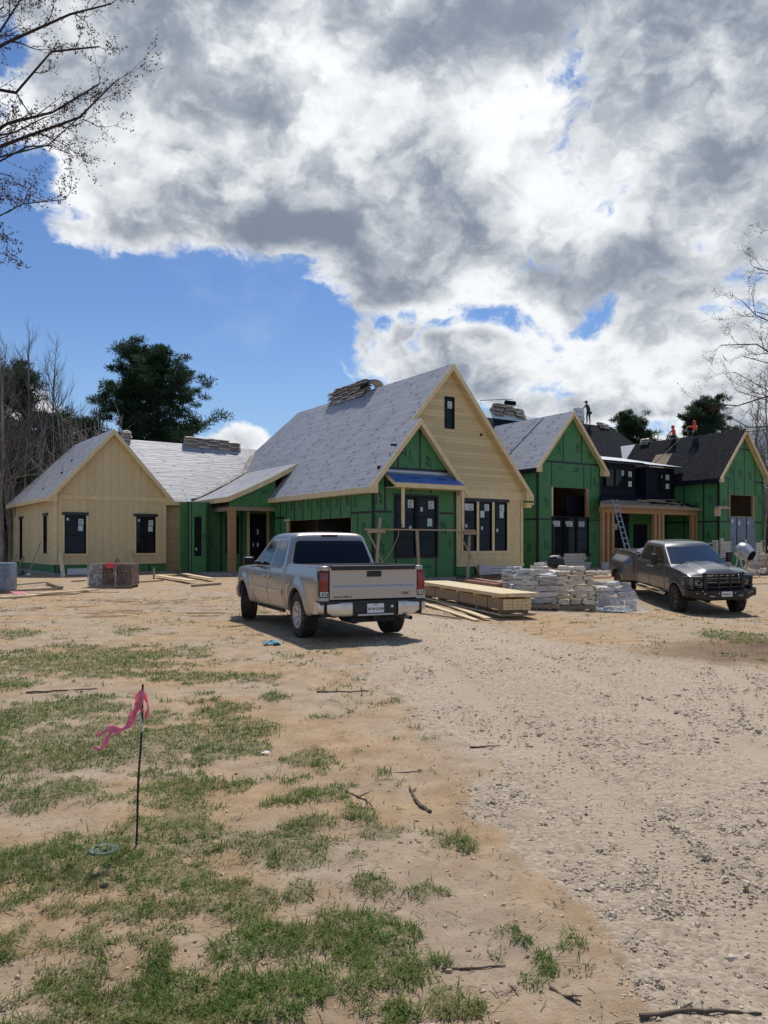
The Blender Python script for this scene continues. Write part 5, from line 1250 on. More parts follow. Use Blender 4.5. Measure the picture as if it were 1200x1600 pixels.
# ------------------------------------------------------------------ vehicles
def lerp(a, b, t): return a+(b-a)*t
def interp(tab, x):
    if x <= tab[0][0]: return tab[0][1]
    for (a, va), (b, vb) in zip(tab, tab[1:]):
        if x <= b: return va+(vb-va)*(x-a)/(b-a)
    return tab[-1][1]
def smo(a, b, x): t = max(0, min(1, (x-a)/(b-a))); return t*t*(3-2*t)
def roundpoly(pts, r, n=4):
    out = []; m = len(pts)
    for i in range(m):
        p, a, b = Vector(pts[i]), Vector(pts[i-1]), Vector(pts[(i+1) % m]); da, db = (a-p), (b-p); k = min(r, da.length*.45, db.length*.45)
        q0, q1 = p+da.normalized()*k, p+db.normalized()*k
        for j in range(n+1):
            t = j/n; out.append(tuple((1-t)**2*q0+2*t*(1-t)*p+t*t*q1))
    return out
def make_wheel(parent, x, y, side, R, Wd, rimR, style, steer=0, name='wheel', rimmat='rim_alloy', z=None):
    w = empty(name, (x, y, R if z is None else z)); w.parent = parent; w.rotation_euler = (0, 0, rad(steer))
    h = Wd/2; s = side  # side +1 : outer face towards +y
    t = MB(); prof = [(rimR-.01, -h*.78), (rimR+.02, -h*.9), ((rimR+R)/2, -h*1.04), (R-.045, -h*.98), (R-.015, -h*.86)]
    gs = [-.66, -.34, 0, .34, .66] if style != 'mud' else [-.6, -.2, .2, .6]
    for g in gs:
        c = g*h*.86/.8; prof += [(R, c-h*.11), (R-.012, c-h*.05), (R-.012, c+h*.05), (R, c+h*.11)]
    prof += [(R-.015, h*.86), (R-.045, h*.98), ((rimR+R)/2, h*1.04), (rimR+.02, h*.9), (rimR-.01, h*.78)]
    t.lathe(prof, 56, 'tyre_rubber')
    if style == 'mud':
        for k in range(34):
            a = 2*math.pi*k/34
            for yy, sh in ((-h*.55, .0), (h*.55, .5)):
                M = Matrix.Rotation(-(a+sh*2*math.pi/34), 4, 'Y') @ Matrix.Translation((R-.004, yy, 0)); t.box(-.012, .014, -h*.42, h*.42, -.016, .016, 'tyre_rubber', M)
            M = Matrix.Rotation(-a, 4, 'Y') @ Matrix.Translation((R-.045, h*.97*s, 0)); t.box(-.03, .03, -.012, .012, -.014, .014, 'tyre_rubber', M)
    t.build('tyre', w, smooth=True, sharp=40)
    r = MB(); q = h*s
    def ys(f): return q*f
    r.lathe([(rimR, ys(.80)), (rimR+.012, ys(.92)), (rimR-.012, ys(.93)), (rimR-.03, ys(.80)), (rimR-.05, ys(.35)), (rimR-.06, -ys(.6)), (rimR-.01, -ys(.8))], 40, rimmat)
    r.lathe([(0, ys(.2)), (rimR-.04, ys(.15))], 24, 'underbody')
    r.lathe([(.0, ys(.84)), (.035, ys(.83)), (.045, ys(.72)), (.085, ys(.66)), (.09, ys(.45))], 20, rimmat)
    if style == 'spoke':
        for k in range(6):
            a = 2*math.pi*k/6
            for off in (-.13, .13):
                M = Matrix.Rotation(-(a+off), 4, 'Y')
                vs = [(.07, ys(.66), -.028), (.07, ys(.66), .028), (rimR-.03, ys(.84), .030), (rimR-.03, ys(.84), -.030), (.07, ys(.40), -.028), (.07, ys(.40), .028), (rimR-.04, ys(.45), .030), (rimR-.04, ys(.45), -.030)]
                r.add(vs, [(0, 1, 2, 3), (7, 6, 5, 4), (0, 4, 5, 1), (1, 5, 6, 2), (2, 6, 7, 3), (3, 7, 4, 0)], rimmat, M)
        for k in range(6):
            a = 2*math.pi*k/6+.4; r.lathe([(0, ys(.72)), (.011, ys(.72)), (.011, ys(.6))], 8, 'black_trim', Matrix.Translation((.06*math.cos(a), 0, .06*math.sin(a))))
    else:
        r.lathe([(.06, ys(.45)), (.13, ys(.35)), (rimR-.07, ys(.60)), (rimR-.03, ys(.75))], 40, rimmat)
        for k in range(8):
            a = 2*math.pi*k/8; r.lathe([(0, ys(.66)), (.016, ys(.66)), (.016, ys(.4))], 8, 'chrome', Matrix.Translation((.1*math.cos(a), 0, .1*math.sin(a))))
            r.lathe([(0, ys(.585)), (.026, ys(.575))], 8, 'underbody', Matrix.Translation((.165*math.cos(a+.39), 0, .165*math.sin(a+.39))))
    r.build('rim', w, smooth=True, sharp=35)
    return w
def pickup(P, root):
    pm_ = P['paint']; xf = P['wb']; aR = P['archR']; az = P['R']; hw = P['hw']; out = {}
    prof = P['prof']
    def Y(x, z):
        y = interp(prof, z)
        for xa in (0.0, xf):
            d = math.hypot(x-xa, z-az); b = P['flare']*(1-smo(aR+.02, aR+.20, d))
            if d > aR-.12: y += b
        if P.get('dually'):
            k = max(0, 1-abs(x/.92)**3.0); zz = smo(.35, .62, z)*(1-smo(P['rail']-.46, P['rail']-.03, z)); y += .235*min(1, k*1.4)*min(1, zz*1.15)
        if x < P['xr']+.28: y -= .05*((P['xr']+.28-x)/.28)**2
        fx = xf+.30
        if x > fx: y -= P['nose']*((x-fx)/(P['xn']-fx))**2.2
        return y
    def ybot(x):
        zb = P['rock']
        zb = max(zb, interp([(P['xr'], P['rock']+.10), (P['xr']+.55, P['rock']), (P['xn']-.5, P['rock']), (P['xn'], P['rock']+.10)], x))
        for xa in (0.0, xf):
            if abs(x-xa) < aR: zb = max(zb, az+math.sqrt(aR*aR-(x-xa)**2))
        return zb
    def panel(name, x0, x1, top, side, handle=None, flange_top=.03, n=None):
        xs = set([x0, x1]); k = int((x1-x0)/.045)+2
        for i in range(k+1): xs.add(x0+(x1-x0)*i/k)
        for xa in (0.0, xf):
            for i in range(25):
                x = xa-aR*math.cos(math.pi*i/24)
                if x0 < x < x1: xs.add(x)
        xs = sorted(xs); rows = []
        def rim(x, z, d): return d
        NR = 16; P_ = []
        for x in xs:
            zb, zt = ybot(x), top(x); col = []
            yb = Y(x, zb); col.append((x, side*(yb-.07), zb+.012)); col.append((x, side*(yb-.012), zb))
            for j in range(NR+1):
                t = j/NR; z = zb+.010+(zt-.014-zb-.010)*t; col.append((x, side*Y(x, z), z))
            yt = Y(x, zt); col.append((x, side*(yt-.014), zt)); col.append((x, side*(yt-flange_top), zt+.001)); 
            P_.append(col)
        first = [(x0+.0, side*(abs(p[1])-.045), p[2]) for p in P_[0]]; last = [(x1, side*(abs(p[1])-.045), p[2]) for p in P_[-1]]
        edge0 = [(x0, side*(abs(p[1])-.006), p[2]) for p in P_[0]]; edge1 = [(x1, side*(abs(p[1])-.006), p[2]) for p in P_[-1]]
        P_[0] = [(p[0]+.006, p[1], p[2]) for p in P_[0]]; P_[-1] = [(p[0]-.006, p[1], p[2]) for p in P_[-1]]
        mb = MB(); mb.grid([first, edge0]+P_+[edge1, last], pm_)
        o = mb.build(name, root, smooth=True, sharp=50); return o
    g = .008
    belt = P['belt']; rail = P['rail']; X = P['X']   # X: rear end, cab rear, B pillar, A pillar, nose
    hood = lambda x: interp(P['hoodz'], x)
    for side in (1, -1):
        panel('bed_side', P['xr'], X['bed1']-g, lambda x: rail, side, flange_top=.10)
        panel('rear_door', X['cab0']+g+.10, X['bp']-g, lambda x: belt, side)
        panel('front_door', X['bp']+g, X['ap']-g, lambda x: interp([(X['ap']-.6, belt), (X['ap'], belt-.005)], x), side)
        panel('front_fender', X['ap']+g, P['xn'], hood, side, flange_top=.05)
        panel('cab_corner', X['cab0'], X['cab0']+.10-g, lambda x: belt, side)
        # handles
        for xh in (X['bp']-.10-.9*0+X['hd0'], X['bp']+X['hd1']):
            zc = belt-P['hz']; y = Y(xh, zc); mb = MB(); mb.rbox(xh-.10, xh+.10, side*(y+.012)-.012, side*(y+.012)+.024, zc-.022, zc+.022, P['handle'], .01)
            mb.rbox(xh-.05, xh+.06, side*(y+.002)-.006, side*(y+.002)+.006, zc-.035, zc+.015, 'black_trim', .004); mb.build('door_handle', root, smooth=True)
        # side moulding
        if P.get('mould'):
            for xa, xb in ((X['cab0']+.12, X['bp']-.02), (X['bp']+.02, X['ap']-.03)):
                mb = MB(); rows = []
                for i in range(9):
                    x = xa+(xb-xa)*i/8; r = []
                    for dz, dy in ((-.05, .0), (-.042, .014), (.042, .014), (.05, .0)): r.append((x, side*(Y(x, P['mould']+dz)+dy+.001), P['mould']+dz))
                    rows.append(r)
                mb.grid(rows, pm_); mb.build('door_moulding', root, smooth=True, sharp=30)
    # inner bed
    mb = MB(); bw = hw-.11; x0, x1 = P['xr']+.07, X['bed1']-.05; zf = P['bedz']
    mb.box(x0, x1, -bw, bw, zf-.05, zf, 'black_trim'); 
    for s in (1, -1): mb.box(x0, x1, s*bw-.02, s*bw+.02, zf, rail-.005, pm_)
    mb.box(x1-.03, x1, -bw, bw, zf, rail-.005, pm_); mb.build('bed_liner', root)
    # undercarriage
    mb = MB(); r0 = P['rock']
    mb.box(P['xr']+.05, P['xn']-.15, -.42, .42, r0+.02, rail-.35, 'underbody'); mb.box(X['cab0']+.02, X['ap']+.2, -hw+.10, hw-.10, r0+.02, belt-.08, 'underbody')
    mb.box(aR+.05, X['cab0']+.05, -hw+.1, hw-.1, r0+.12, zf, 'underbody'); mb.box(P['xr']+.08, -aR-.03, -hw+.12, hw-.12, r0+.15, zf, 'underbody')
    mb.box(xf-aR, xf+aR, -.60, .60, r0+.05, hood(xf)-.1, 'underbody'); mb.box(xf+aR+.02, P['xn']-.12, -hw+.2, hw-.2, r0+.1, hood(xf)-.12, 'underbody')
    mb.box(-aR, aR, -.60, .60, zf-.3, zf, 'underbody')
    for xa in (0, xf): mb.tube([(xa, -.7, az), (xa, .7, az)], .055, 10, 'underbody'); mb.lathe([(0, -.1), (.13, -.07), (.15, 0), (.13, .07), (0, .1)], 14, 'underbody', Matrix.Translation((xa, 0, az)))
    for s in (1, -1): mb.box(-.9, xf+.6, s*.48-.05, s*.48+.05, az+.06, az+.2, 'underbody')
    for s in (1, -1):
        for k in range(2): mb.box(-.62+k*.9, -.22+k*.5, s*.5-.03, s*.5+.03, az-.02, az+.06, 'underbody')
    mb.build('chassis', root)
    # wheel arch liners
    for xa in (0, xf):
        for s in (1, -1):
            mb = MB(); rows = []
            for i in range(15):
                t = math.pi*i/14; x, z = xa+(aR-.01)*math.cos(t), az+(aR-.01)*math.sin(t); rows.append([(x, s*.58, z), (x, s*(Y(x, z)-.05), z)])
            mb.grid(rows, 'underbody'); mb.build('wheel_arch', root)
    # greenhouse
    G = P['cab']
    def ring(x0, x1, w_, rc0, rc1, bulge, z):
        pts = []
        nA = 5; nF = 8; nS = 6
        def arc(cx, cy, a0, a1, r): return [(cx+r*math.cos(a0+(a1-a0)*i/nA), cy+r*math.sin(a0+(a1-a0)*i/nA)) for i in range(nA+1)]
        pts += arc(x1-rc1, -(w_-rc1), -math.pi/2, 0, rc1)
        pts += [(x1, -(w_-rc1)+2*(w_-rc1)*i/nF) for i in range(1, nF)]
        pts += arc(x1-rc1, w_-rc1, 0, math.pi/2, rc1)
        pts += [(x1-rc1+(x0+rc0-x1+rc1)*i/nS, w_) for i in range(1, nS)]
        pts += arc(x0+rc0, w_-rc0, math.pi/2, math.pi, rc0)
        pts += [(x0, (w_-rc0)-2*(w_-rc0)*i/nF) for i in range(1, nF)]
        pts += arc(x0+rc0, -(w_-rc0), math.pi, 1.5*math.pi, rc0)
        pts += [(x0+rc0+(x1-rc1-x0-rc0)*i/nS, -w_) for i in range(1, nS)]
        out_ = []
        for x, y in pts:
            f = smo((x0+x1)/2, x1, x); out_.append((x+bulge*(1-(y/w_)**2)*f, y, z+ (G['crown']*(1-(y/w_)**2) if z > G['z1']+.001 else 0)))
        return out_
    def lv(t): return (lerp(G['xb'][0], G['xt'][0], t), lerp(G['xb'][1], G['xt'][1], t), lerp(G['w'][0], G['w'][1], t), lerp(belt-.02, G['z1'], t))
    rings = []
    for t in (0, .33, .66, 1.0):
        a, b, c, z = lv(t); rings.append(ring(a, b, c, .10, .05, G['bulge'], z))
    a, b, c, z = lv(1.0); zr_ = G['zr']
    for k, (f, dx, dw) in enumerate(((.40, .03, .02), (.72, .09, .06), (.9, .18, .13), (1.0, .34, .26))):
        rings.append(ring(a+dx*.8, b-dx*1.6, c-dw, .12, .12, G['bulge']*.8, z+(zr_-z)*f))
    mb = MB(); n = len(rings[0]); vs = [p for r in rings for p in r]
    fs = [(i*n+j, i*n+(j+1) % n, (i+1)*n+(j+1) % n, (i+1)*n+j) for i in range(len(rings)-1) for j in range(n)]+[tuple((len(rings)-1)*n+j for j in range(n))]
    mb.add(vs, fs, pm_); mb.build('cab_roof', root, smooth=True, sharp=45)
    # windows
    def hwz(z): t = (z-(belt-.02))/(G['z1']-belt+.02); return lerp(G['w'][0], G['w'][1], t)
    def xfz(z): t = (z-(belt-.02))/(G['z1']-belt+.02); return lerp(G['xb'][1], G['xt'][1], t)
    def xrz(z): t = (z-(belt-.02))/(G['z1']-belt+.02); return lerp(G['xb'][0], G['xt'][0], t)
    for s in (1, -1):
        for nm, poly in (('side_window', P['win_f']), ('side_window', P['win_r'])):
            pp = roundpoly(poly, .05)
            c = (sum(p[0] for p in pp)/len(pp), sum(p[1] for p in pp)/len(pp)); big = [(c[0]+(x-c[0])*1.045, c[1]+(z-c[1])*1.06) for x, z in pp]
            mb = MB(); mb.add([(x, s*(hwz(z)+.005), z) for x, z in pp], [tuple(range(len(pp)))], 'car_glass'); mb.add([(x, s*(hwz(z)+.0025), z) for x, z in big], [tuple(range(len(pp)))], 'gloss_black'); mb.build(nm, root)
        mb = MB(); x0, x1 = P['win_r'][0][0]-.02, P['win_f'][1][0]+.06
        mb.bar((x0, s*(hwz(belt)+.012), belt-.006), (x1, s*(hwz(belt)+.012), belt-.006), .02, .018, P['beltmat']); mb.build('belt_moulding', root)
    mb = MB(); zt, zb = P['rw']; yb, yt = hwz(zb)-P['rwm'][0], hwz(zt)-P['rwm'][1]
    pp = roundpoly([(-yb, zb), (yb, zb), (yt, zt), (-yt, zt)], .07)
    mb.add([(xrz(z)-.006, y, z) for y, z in pp], [tuple(range(len(pp)))], 'car_glass'); mb.add([(xrz(z)-.003, y*1.03, (z-(zt+zb)/2)*1.06+(zt+zb)/2) for y, z in pp], [tuple(range(len(pp)))], 'gloss_black'); mb.build('rear_window', root)
    zt, zb = P['ws']; rows = []; rows2 = []
    for i in range(9):
        z = zb+(zt-zb)*i/8; r = []; r2 = []
        for j in range(17):
            ym = (hwz(z)-.075)*(2*j/16-1); ed = 1-((2*j/16-1)**8)*.0
            xx = xfz(z)+G['bulge']*(1-(ym/hwz(z))**2)+.007; r.append((xx, ym, z)); y2 = ym*1.035; z2 = (z-(zt+zb)/2)*1.05+(zt+zb)/2; r2.append((xfz(z2)+G['bulge']*(1-(y2/hwz(z2))**2)+.004, y2, z2))
        rows.append(r); rows2.append(r2)
    mb = MB(); mb.grid(rows, 'windshield_glass'); mb.grid(rows2, 'gloss_black'); mb.build('windshield', root, smooth=True)
    # hood and cowl
    rows = []; xa, xb_ = X['ap']-.10, P['xn']-.02
    for i in range(17):
        x = xa+(xb_-xa)*i/16; r = []; yw = Y(x, hood(x))-.048
        for j in range(25):
            t = 2*j/24-1; y = yw*t; z = hood(x)+P['hoodcrown']*(1-abs(t)**2.6)*smo(xb_+.05, xb_-.35, x)+.004
            if P.get('dome'): z += P['dome']*(smo(.58, .42, abs(t))) *smo(xb_+.02, xb_-.25, x)
            if i == 16: z -= .03
            r.append((x, y, z))
        rows.append(r)
    rows.append([(xb_+.03, p[1], p[2]-.12) for p in rows[-1]])
    mb = MB(); mb.grid(rows, pm_); mb.build('hood', root, smooth=True, sharp=60)
    mb = MB(); mb.box(X['ap']-.28, X['ap']-.05, -hw+.12, hw-.12, belt-.06, belt+.025, 'black_trim'); mb.build('cowl', root)
    return dict(Y=Y, hood=hood, hwz=hwz, xrz=xrz, xfz=xfz)
def mirror(root, x, y, z, s, big=False, mat='black_trim'):
    mb = MB()
    if big:
        mb.rbox(x-.06, x+.07, s*(y+.26)-.09, s*(y+.26)+.09, z-.16, z+.18, mat, .04, 3); mb.bar((x, s*(y-.02), z-.04), (x, s*(y+.2), z-.03), .05, .05, mat); mb.bar((x, s*(y-.02), z-.12), (x, s*(y+.2), z-.10), .05, .04, mat)
        mb.box(x-.066, x-.06, s*(y+.26)-.075, s*(y+.26)+.075, z-.12, z+.15, 'car_glass')
    else:
        mb.rbox(x-.07, x+.07, s*(y+.19)-.12, s*(y+.19)+.12, z-.085, z+.085, mat, .05, 3); mb.rbox(x-.04, x+.05, s*(y+.03)-.06, s*(y+.03)+.06, z-.07, z, mat, .02)
        mb.box(x-.075, x-.069, s*(y+.19)-.10, s*(y+.19)+.10, z-.065, z+.065, 'car_glass')
    mb.build('side_mirror', root, smooth=True)
# ---- silver crew cab pickup seen from behind
sx_, sy_ = -.655, 13.97
S = empty('pickup_truck', (sx_, sy_, 0), 90+25, 'dusty silver crew cab pickup parked in front of the house, seen from its rear left', 'pickup truck')
PS = dict(paint='silver_paint', wb=3.645, archR=.475, R=.40, hw=.985, flare=.034, rail=1.285, belt=1.225, rock=.43, xr=-1.12, xn=4.50, nose=.14, bedz=.86,
    prof=[(.40, .92), (.5, .955), (.62, .972), (.78, .985), (.95, .988), (1.06, .980), (1.15, .962), (1.225, .935), (1.29, .925)],
    X=dict(bed1=.70, cab0=.72, bp=1.80, ap=2.92, hd0=-.02, hd1=.16), hz=.20, handle='silver_paint', mould=.75, beltmat='chrome',
    hoodz=[(2.7, 1.215), (3.2, 1.20), (4.0, 1.15), (4.35, 1.08), (4.5, .98)], hoodcrown=.06,
    cab=dict(xb=(.745, 3.12), xt=(.93, 2.30), w=(.925, .745), z1=1.76, zr=1.872, bulge=.14, crown=.012),
    win_r=[(1.02, 1.24), (1.74, 1.24), (1.68, 1.70), (1.14, 1.70)], win_f=[(1.86, 1.24), (2.74, 1.24), (2.20, 1.70), (1.80, 1.70)],
    rw=(1.70, 1.26), rwm=(.115, .10), ws=(1.73, 1.26))
R1 = pickup(PS, S)
for x, y, s, st_ in ((0, .845, 1, 0), (0, -.845, -1, 0), (3.645, .85, 1, -22), (3.645, -.85, -1, -22)): make_wheel(S, x, y, s, .40, .285, .225 if st_ == 0 else .225, 'spoke', st_)
mb = MB(); xt = -1.135; b0_, b1_ = .80, 1.285
# tailgate: outer skin with a raised frame and recessed field
def tg(y, z):
    f = smo(.80, .74, abs(y))*smo(.93, .965, z)*(1-smo(1.19, 1.23, z)); return xt-.030+.010*f-.010*smo(.85, .78, z)*0
rows = [[(tg(y, z), y, z) for z in [.735+.0229*j for j in range(24)]] for y in [-.80+.02*i for i in range(81)]]
mb.grid(rows, 'silver_paint'); mb.box(xt-.012, xt+.03, -.80, .80, .735, 1.26, 'silver_paint')
for s in (1, -1): mb.grid([[(xt-.03, s*.80, z), (xt, s*.803, z)] for z in (.735, 1.26)], 'silver_paint')
mb.build('tailgate', S, smooth=True, sharp=40)
mb = MB(); mb.rbox(xt-.045, xt+.05, -.775, .775, 1.215, 1.292, 'black_trim', .012); mb.build('tailgate_spoiler', S)
mb = MB(); mb.rbox(xt-.048, xt-.01, -.13, .13, 1.10, 1.195, 'black_trim', .014); mb.rbox(xt-.056, xt-.03, -.075, .075, 1.125, 1.165, 'gloss_black', .008); mb.build('tailgate_handle', S)
bd = MB(); text(bd, 'GMC', Matrix.Translation((xt-.0335, -.585, .81)) @ Matrix.Rotation(rad(-90), 4, 'Z'), .075, 'ink_red', .012)
rg_ = random.Random(9); yv = .73
while yv > .20:
    wv = rg_.uniform(.012, .024); hv = rg_.choice((.018, .026)); bd.box(xt-.034, xt-.031, yv-wv, yv, .765, .765+hv, 'ink_black' if yv > .42 else 'grey_metal'); yv -= wv+.009
bd.build('tailgate_badge', S)
for s in (1, -1):
    mb = MB(); y0, y1 = (.815, .965)
    a, b = sorted((s*y0, s*y1)); mb.rbox(xt-.035, xt+.14, a, b, .86, 1.20, 'red_lens', .03, 3); mb.rbox(xt-.036, xt+.141, a+.004, b-.004, .785, .868, 'clear_lens', .015, 2)
    mb.rbox(xt-.02, xt+.13, a-.008, b+.006, .77, 1.215, 'gloss_black', .03, 3)
    for k in range(3): mb.box(xt-.040, xt-.036, s*(.84+.045*k)-.008, s*(.84+.045*k)+.008, .80, .85, 'ink_black')
    mb.build('tail_light', S, smooth=True)
    mb = MB(); mb.rbox(xt-.02, xt+.25, *sorted((s*.80, s*.93)), 1.20, 1.284, 'silver_paint', .02, 3); mb.build('bed_corner', S, smooth=True); mb = MB(); mb.rbox(xt-.02, xt+.2, *sorted((s*.80, s*.955)), .62, .78, 'silver_paint', .02, 3); mb.build('lower_corner', S, smooth=True)
# bumper
def bump_x(y): return -1.235+.10*(abs(y)/.98)**3
mb = MB()
for ya, yb, m, o_, zz in ((-.99, -.42, 'bumper_chrome', 0, (.44, .695)), (.42, .99, 'bumper_chrome', 0, (.44, .695)), (-.42, .42, 'black_trim', .035, (.42, .70))):
    rows = []
    for i in range(13):
        y = ya+(yb-ya)*i/12; x = bump_x(y)+o_; r = []
        zlo = zz[0]+.05*smo(.7, .99, abs(y))
        for z, dx in ((zlo, .09), (zlo+.02, .02), (zlo+.06, 0), (zz[1]-.05, 0), (zz[1]-.015, .012), (zz[1], .05)): r.append((x+dx, y, z))
        rows.append(r)
    if abs(ya) > .9: rows.insert(0, [(p[0]+.22, p[1], p[2]) for p in rows[0]])
    if abs(yb) > .9: rows.append([(p[0]+.22, p[1], p[2]) for p in rows[-1]])
    mb.grid(rows, m)
mb.rbox(-1.20, -.98, -.97, .97, .66, .712, 'black_trim', .012); mb.rbox(-1.17, -1.0, -.9, .9, .45, .66, 'underbody', .01)
mb.rbox(-1.243, -1.19, -.33, .33, .455, .49, 'grey_metal', .01); mb.box(-1.222, -1.205, -.58+.25, -.50+.22, .58, .62, 'clear_lens')
mb.build('rear_bumper', S, smooth=True, sharp=35)
pt = MB(); pt.rbox(-1.222, -1.212, -.155, .155, .50, .655, 'plate_white', .004, 1)
MT = Matrix.Translation((-1.2245, 0, .563)) @ Matrix.Rotation(rad(-90), 4, 'Z'); text(pt, 'XH8·0204', MT, .072, 'ink_black', .012)
text(pt, 'TEXAS', Matrix.Translation((-1.2245, 0, .633)) @ Matrix.Rotation(rad(-90), 4, 'Z'), .034, 'ink_black', .012); pt.build('license_plate', S)
mb = MB(); mb.tube([(-1.30, -.62, .40), (-1.05, -.60, .41), (-.6, -.56, .42)], [.036, .036, .03], 14, 'grey_metal', cap=False); mb.lathe([(.030, 0), (.0, .02)], 12, 'black_hole', Matrix.Translation((-1.28, -.62, .40))); mb.build('exhaust_pipe', S, smooth=True)
mb = MB(); mb.box(-1.22, -1.05, -.045, .045, .36, .45, 'underbody'); mb.box(-1.12, -1.02, -.4, .4, .34, .42, 'underbody'); mb.tube([(-.9, .25, .45), (-.5, .25, .45)], [.16, .16], 12, 'underbody'); mb.build('tow_hitch', S)
mb = MB(); mb.rbox(.925, 1.0, -.16, .16, 1.795, 1.832, 'black_trim', .01); mb.rbox(.92, .95, -.12, .12, 1.803, 1.824, 'red_lens', .006); mb.build('brake_light', S)
for s in (1, -1): mirror(S, 2.72, .93, 1.30, s)
mb = MB(); text(mb, 'SLE', Matrix.Translation((2.78, .9925, .83)) @ Matrix.Rotation(rad(180), 4, 'Z'), .07, 'chrome', .01); mb.tube([(2.80, .989, .79), (2.62, .989, .79)], .006, 6, 'chrome'); mb.build('door_badge', S)
mb = MB(); mb.lathe([(0, -.006), (.02, -.006), (.02, 0)], 12, 'black_trim', Matrix.Translation((.56, .99, .93))); mb.build('lock_cap', S)
for s in (1, -1):
    mb = MB(); mb.rbox(4.30, 4.50, *sorted((s*.62, s*.86)), .82, 1.02, 'headlamp', .03); mb.build('headlight', S, smooth=True)
mb = MB(); mb.rbox(4.42, 4.53, -.60, .60, .78, 1.04, 'chrome', .02); mb.build('grille', S); mb = MB(); mb.rbox(4.35, 4.66, -.90, .90, .45, .72, 'bumper_chrome', .05, 3); mb.build('front_bumper', S, smooth=True)
for s in (1, -1): mb = MB(); mb.rbox(.95, 2.7, s*.90-.03, s*.90+.03, .37, .42, 'underbody', .01); mb.build('rocker_step', S)

# ---- dark grey dually pickup facing the camera
fr = np.array([8.97, 23.35]); fl = np.array([10.72, 23.45]); 
rx, ry = 9.62, 27.72
hd = math.degrees(math.atan2(-4.33, .26))     # heading of +x in world
D = empty('dually_pickup', (9.60, 27.75, 0), hd, 'dark grey dually crew cab pickup with black grille guard facing the camera', 'pickup truck')
zf_ = hz(9.85, 23.4); zr0 = hz(9.6, 27.75)
D.rotation_euler = (0, 0, 0); D.rotation_mode = 'XYZ'
Rm = Matrix.Rotation(rad(hd), 4, 'Z') @ Matrix.Rotation(-math.atan2(zf_-zr0, 4.33), 4, 'Y') @ Matrix.Rotation(rad(1.6), 4, 'X')
D.rotation_euler = Rm.to_euler(); D.location = (9.60, 27.75, zr0+.0)
PD = dict(paint='grey_paint', wb=4.33, archR=.50, R=.43, hw=1.0, flare=.03, rail=1.53, belt=1.42, rock=.56, xr=-1.18, xn=5.22, nose=.10, bedz=1.0, dually=True,
    prof=[(.50, .93), (.62, .97), (.8, .995), (1.0, 1.0), (1.2, .992), (1.32, .975), (1.42, .945), (1.54, .93)],
    X=dict(bed1=1.22, cab0=1.25, bp=2.35, ap=3.52, hd0=-.02, hd1=.18), hz=.16, handle='chrome', beltmat='black_trim',
    hoodz=[(3.3, 1.41), (3.9, 1.38), (4.6, 1.32), (5.0, 1.25), (5.22, 1.17)], hoodcrown=.07, dome=.045,
    cab=dict(xb=(1.27, 3.78), xt=(1.42, 2.95), w=(.935, .76), z1=1.92, zr=2.03, bulge=.16, crown=.014),
    win_r=[(1.55, 1.44), (2.28, 1.44), (2.24, 1.87), (1.68, 1.87)], win_f=[(2.42, 1.44), (3.36, 1.44), (2.84, 1.87), (2.38, 1.87)],
    rw=(1.86, 1.46), rwm=(.12, .11), ws=(1.90, 1.45))
R2 = pickup(PD, D)
for x, y, s, st_ in ((4.33, .90, 1, -6), (4.33, -.90, -1, -6)): make_wheel(D, x, y, s, .43, .30, .22, 'mud', st_, rimmat='rim_dark')
for s in (1, -1):
    make_wheel(D, 0, s*1.045, s, .43, .25, .22, 'mud', 0, rimmat='rim_dark'); make_wheel(D, 0, s*.765, s, .43, .25, .22, 'mud', 0, rimmat='rim_dark')
for k in range(5):
    y = -.56+.28*k; mb = MB(); mb.rbox(2.62-.1*abs(k-2)*.3, 2.74-.1*abs(k-2)*.3, y-.05, y+.05, 1.985, 2.035-.006*abs(k-2), 'gloss_black' if k in (0, 4) else 'amber_lens', .016, 2); mb.build('clearance_light', D, smooth=True)
for s in (1, -1): mirror(D, 3.28, .96, 1.55, s, big=True)
# front end
def dn(name, f, smooth=True): mb = MB(); f(mb); return mb.build(name, D, smooth=smooth)
for s in (1, -1):
    def hl(mb):
        P0 = []
        for (y, z) in roundpoly([(.545, .87), (.90, .90), (.93, 1.17), (.86, 1.20), (.56, 1.14)], .04): P0.append((y, z))
        n = len(P0); v = [(5.20-.12*smo(.6, .95, y), s*y, z) for y, z in P0]+[(4.95-.1*smo(.6, .95, y), s*y, z) for y, z in P0]
        mb.add(v, [tuple(range(n))]+[(i, (i+1) % n, (i+1) % n+n, i+n) for i in range(n)], 'headlamp')
        mb.lathe([(0, -.02), (.085, -.01), (.10, .02)], 20, 'clear_lens', Matrix.Translation((5.20, s*.70, 1.02)) @ Matrix.Rotation(rad(90), 4, 'Z')); mb.lathe([(0, -.02), (.045, -.01)], 14, 'gloss_black', Matrix.Translation((5.225, s*.70, 1.02)) @ Matrix.Rotation(rad(90), 4, 'Z'))
        mb.rbox(5.02, 5.16, *sorted((s*.84, s*.925)), .92, 1.10, 'amber_lens', .02)
    dn('headlight', hl)
def gr(mb):
    mb.rbox(5.05, 5.20, -.54, .54, .82, 1.22, 'gloss_black', .04, 3)
    for z in (.90, .97, 1.09, 1.15): mb.rbox(5.19, 5.215, -.48, .48, z-.012, z+.012, 'black_trim', .006, 1)
    mb.rbox(5.20, 5.235, -.045, .045, .84, 1.20, 'black_trim', .01); mb.rbox(5.20, 5.235, -.50, .50, 1.01, 1.06, 'black_trim', .01)
    for s in (1, -1): mb.rbox(5.16, 5.24, *sorted((s*.50, s*.55)), .84, 1.24, 'chrome', .015)
    mb.rbox(5.14, 5.22, -.52, .52, 1.20, 1.235, 'chrome', .012)
dn('grille', gr)
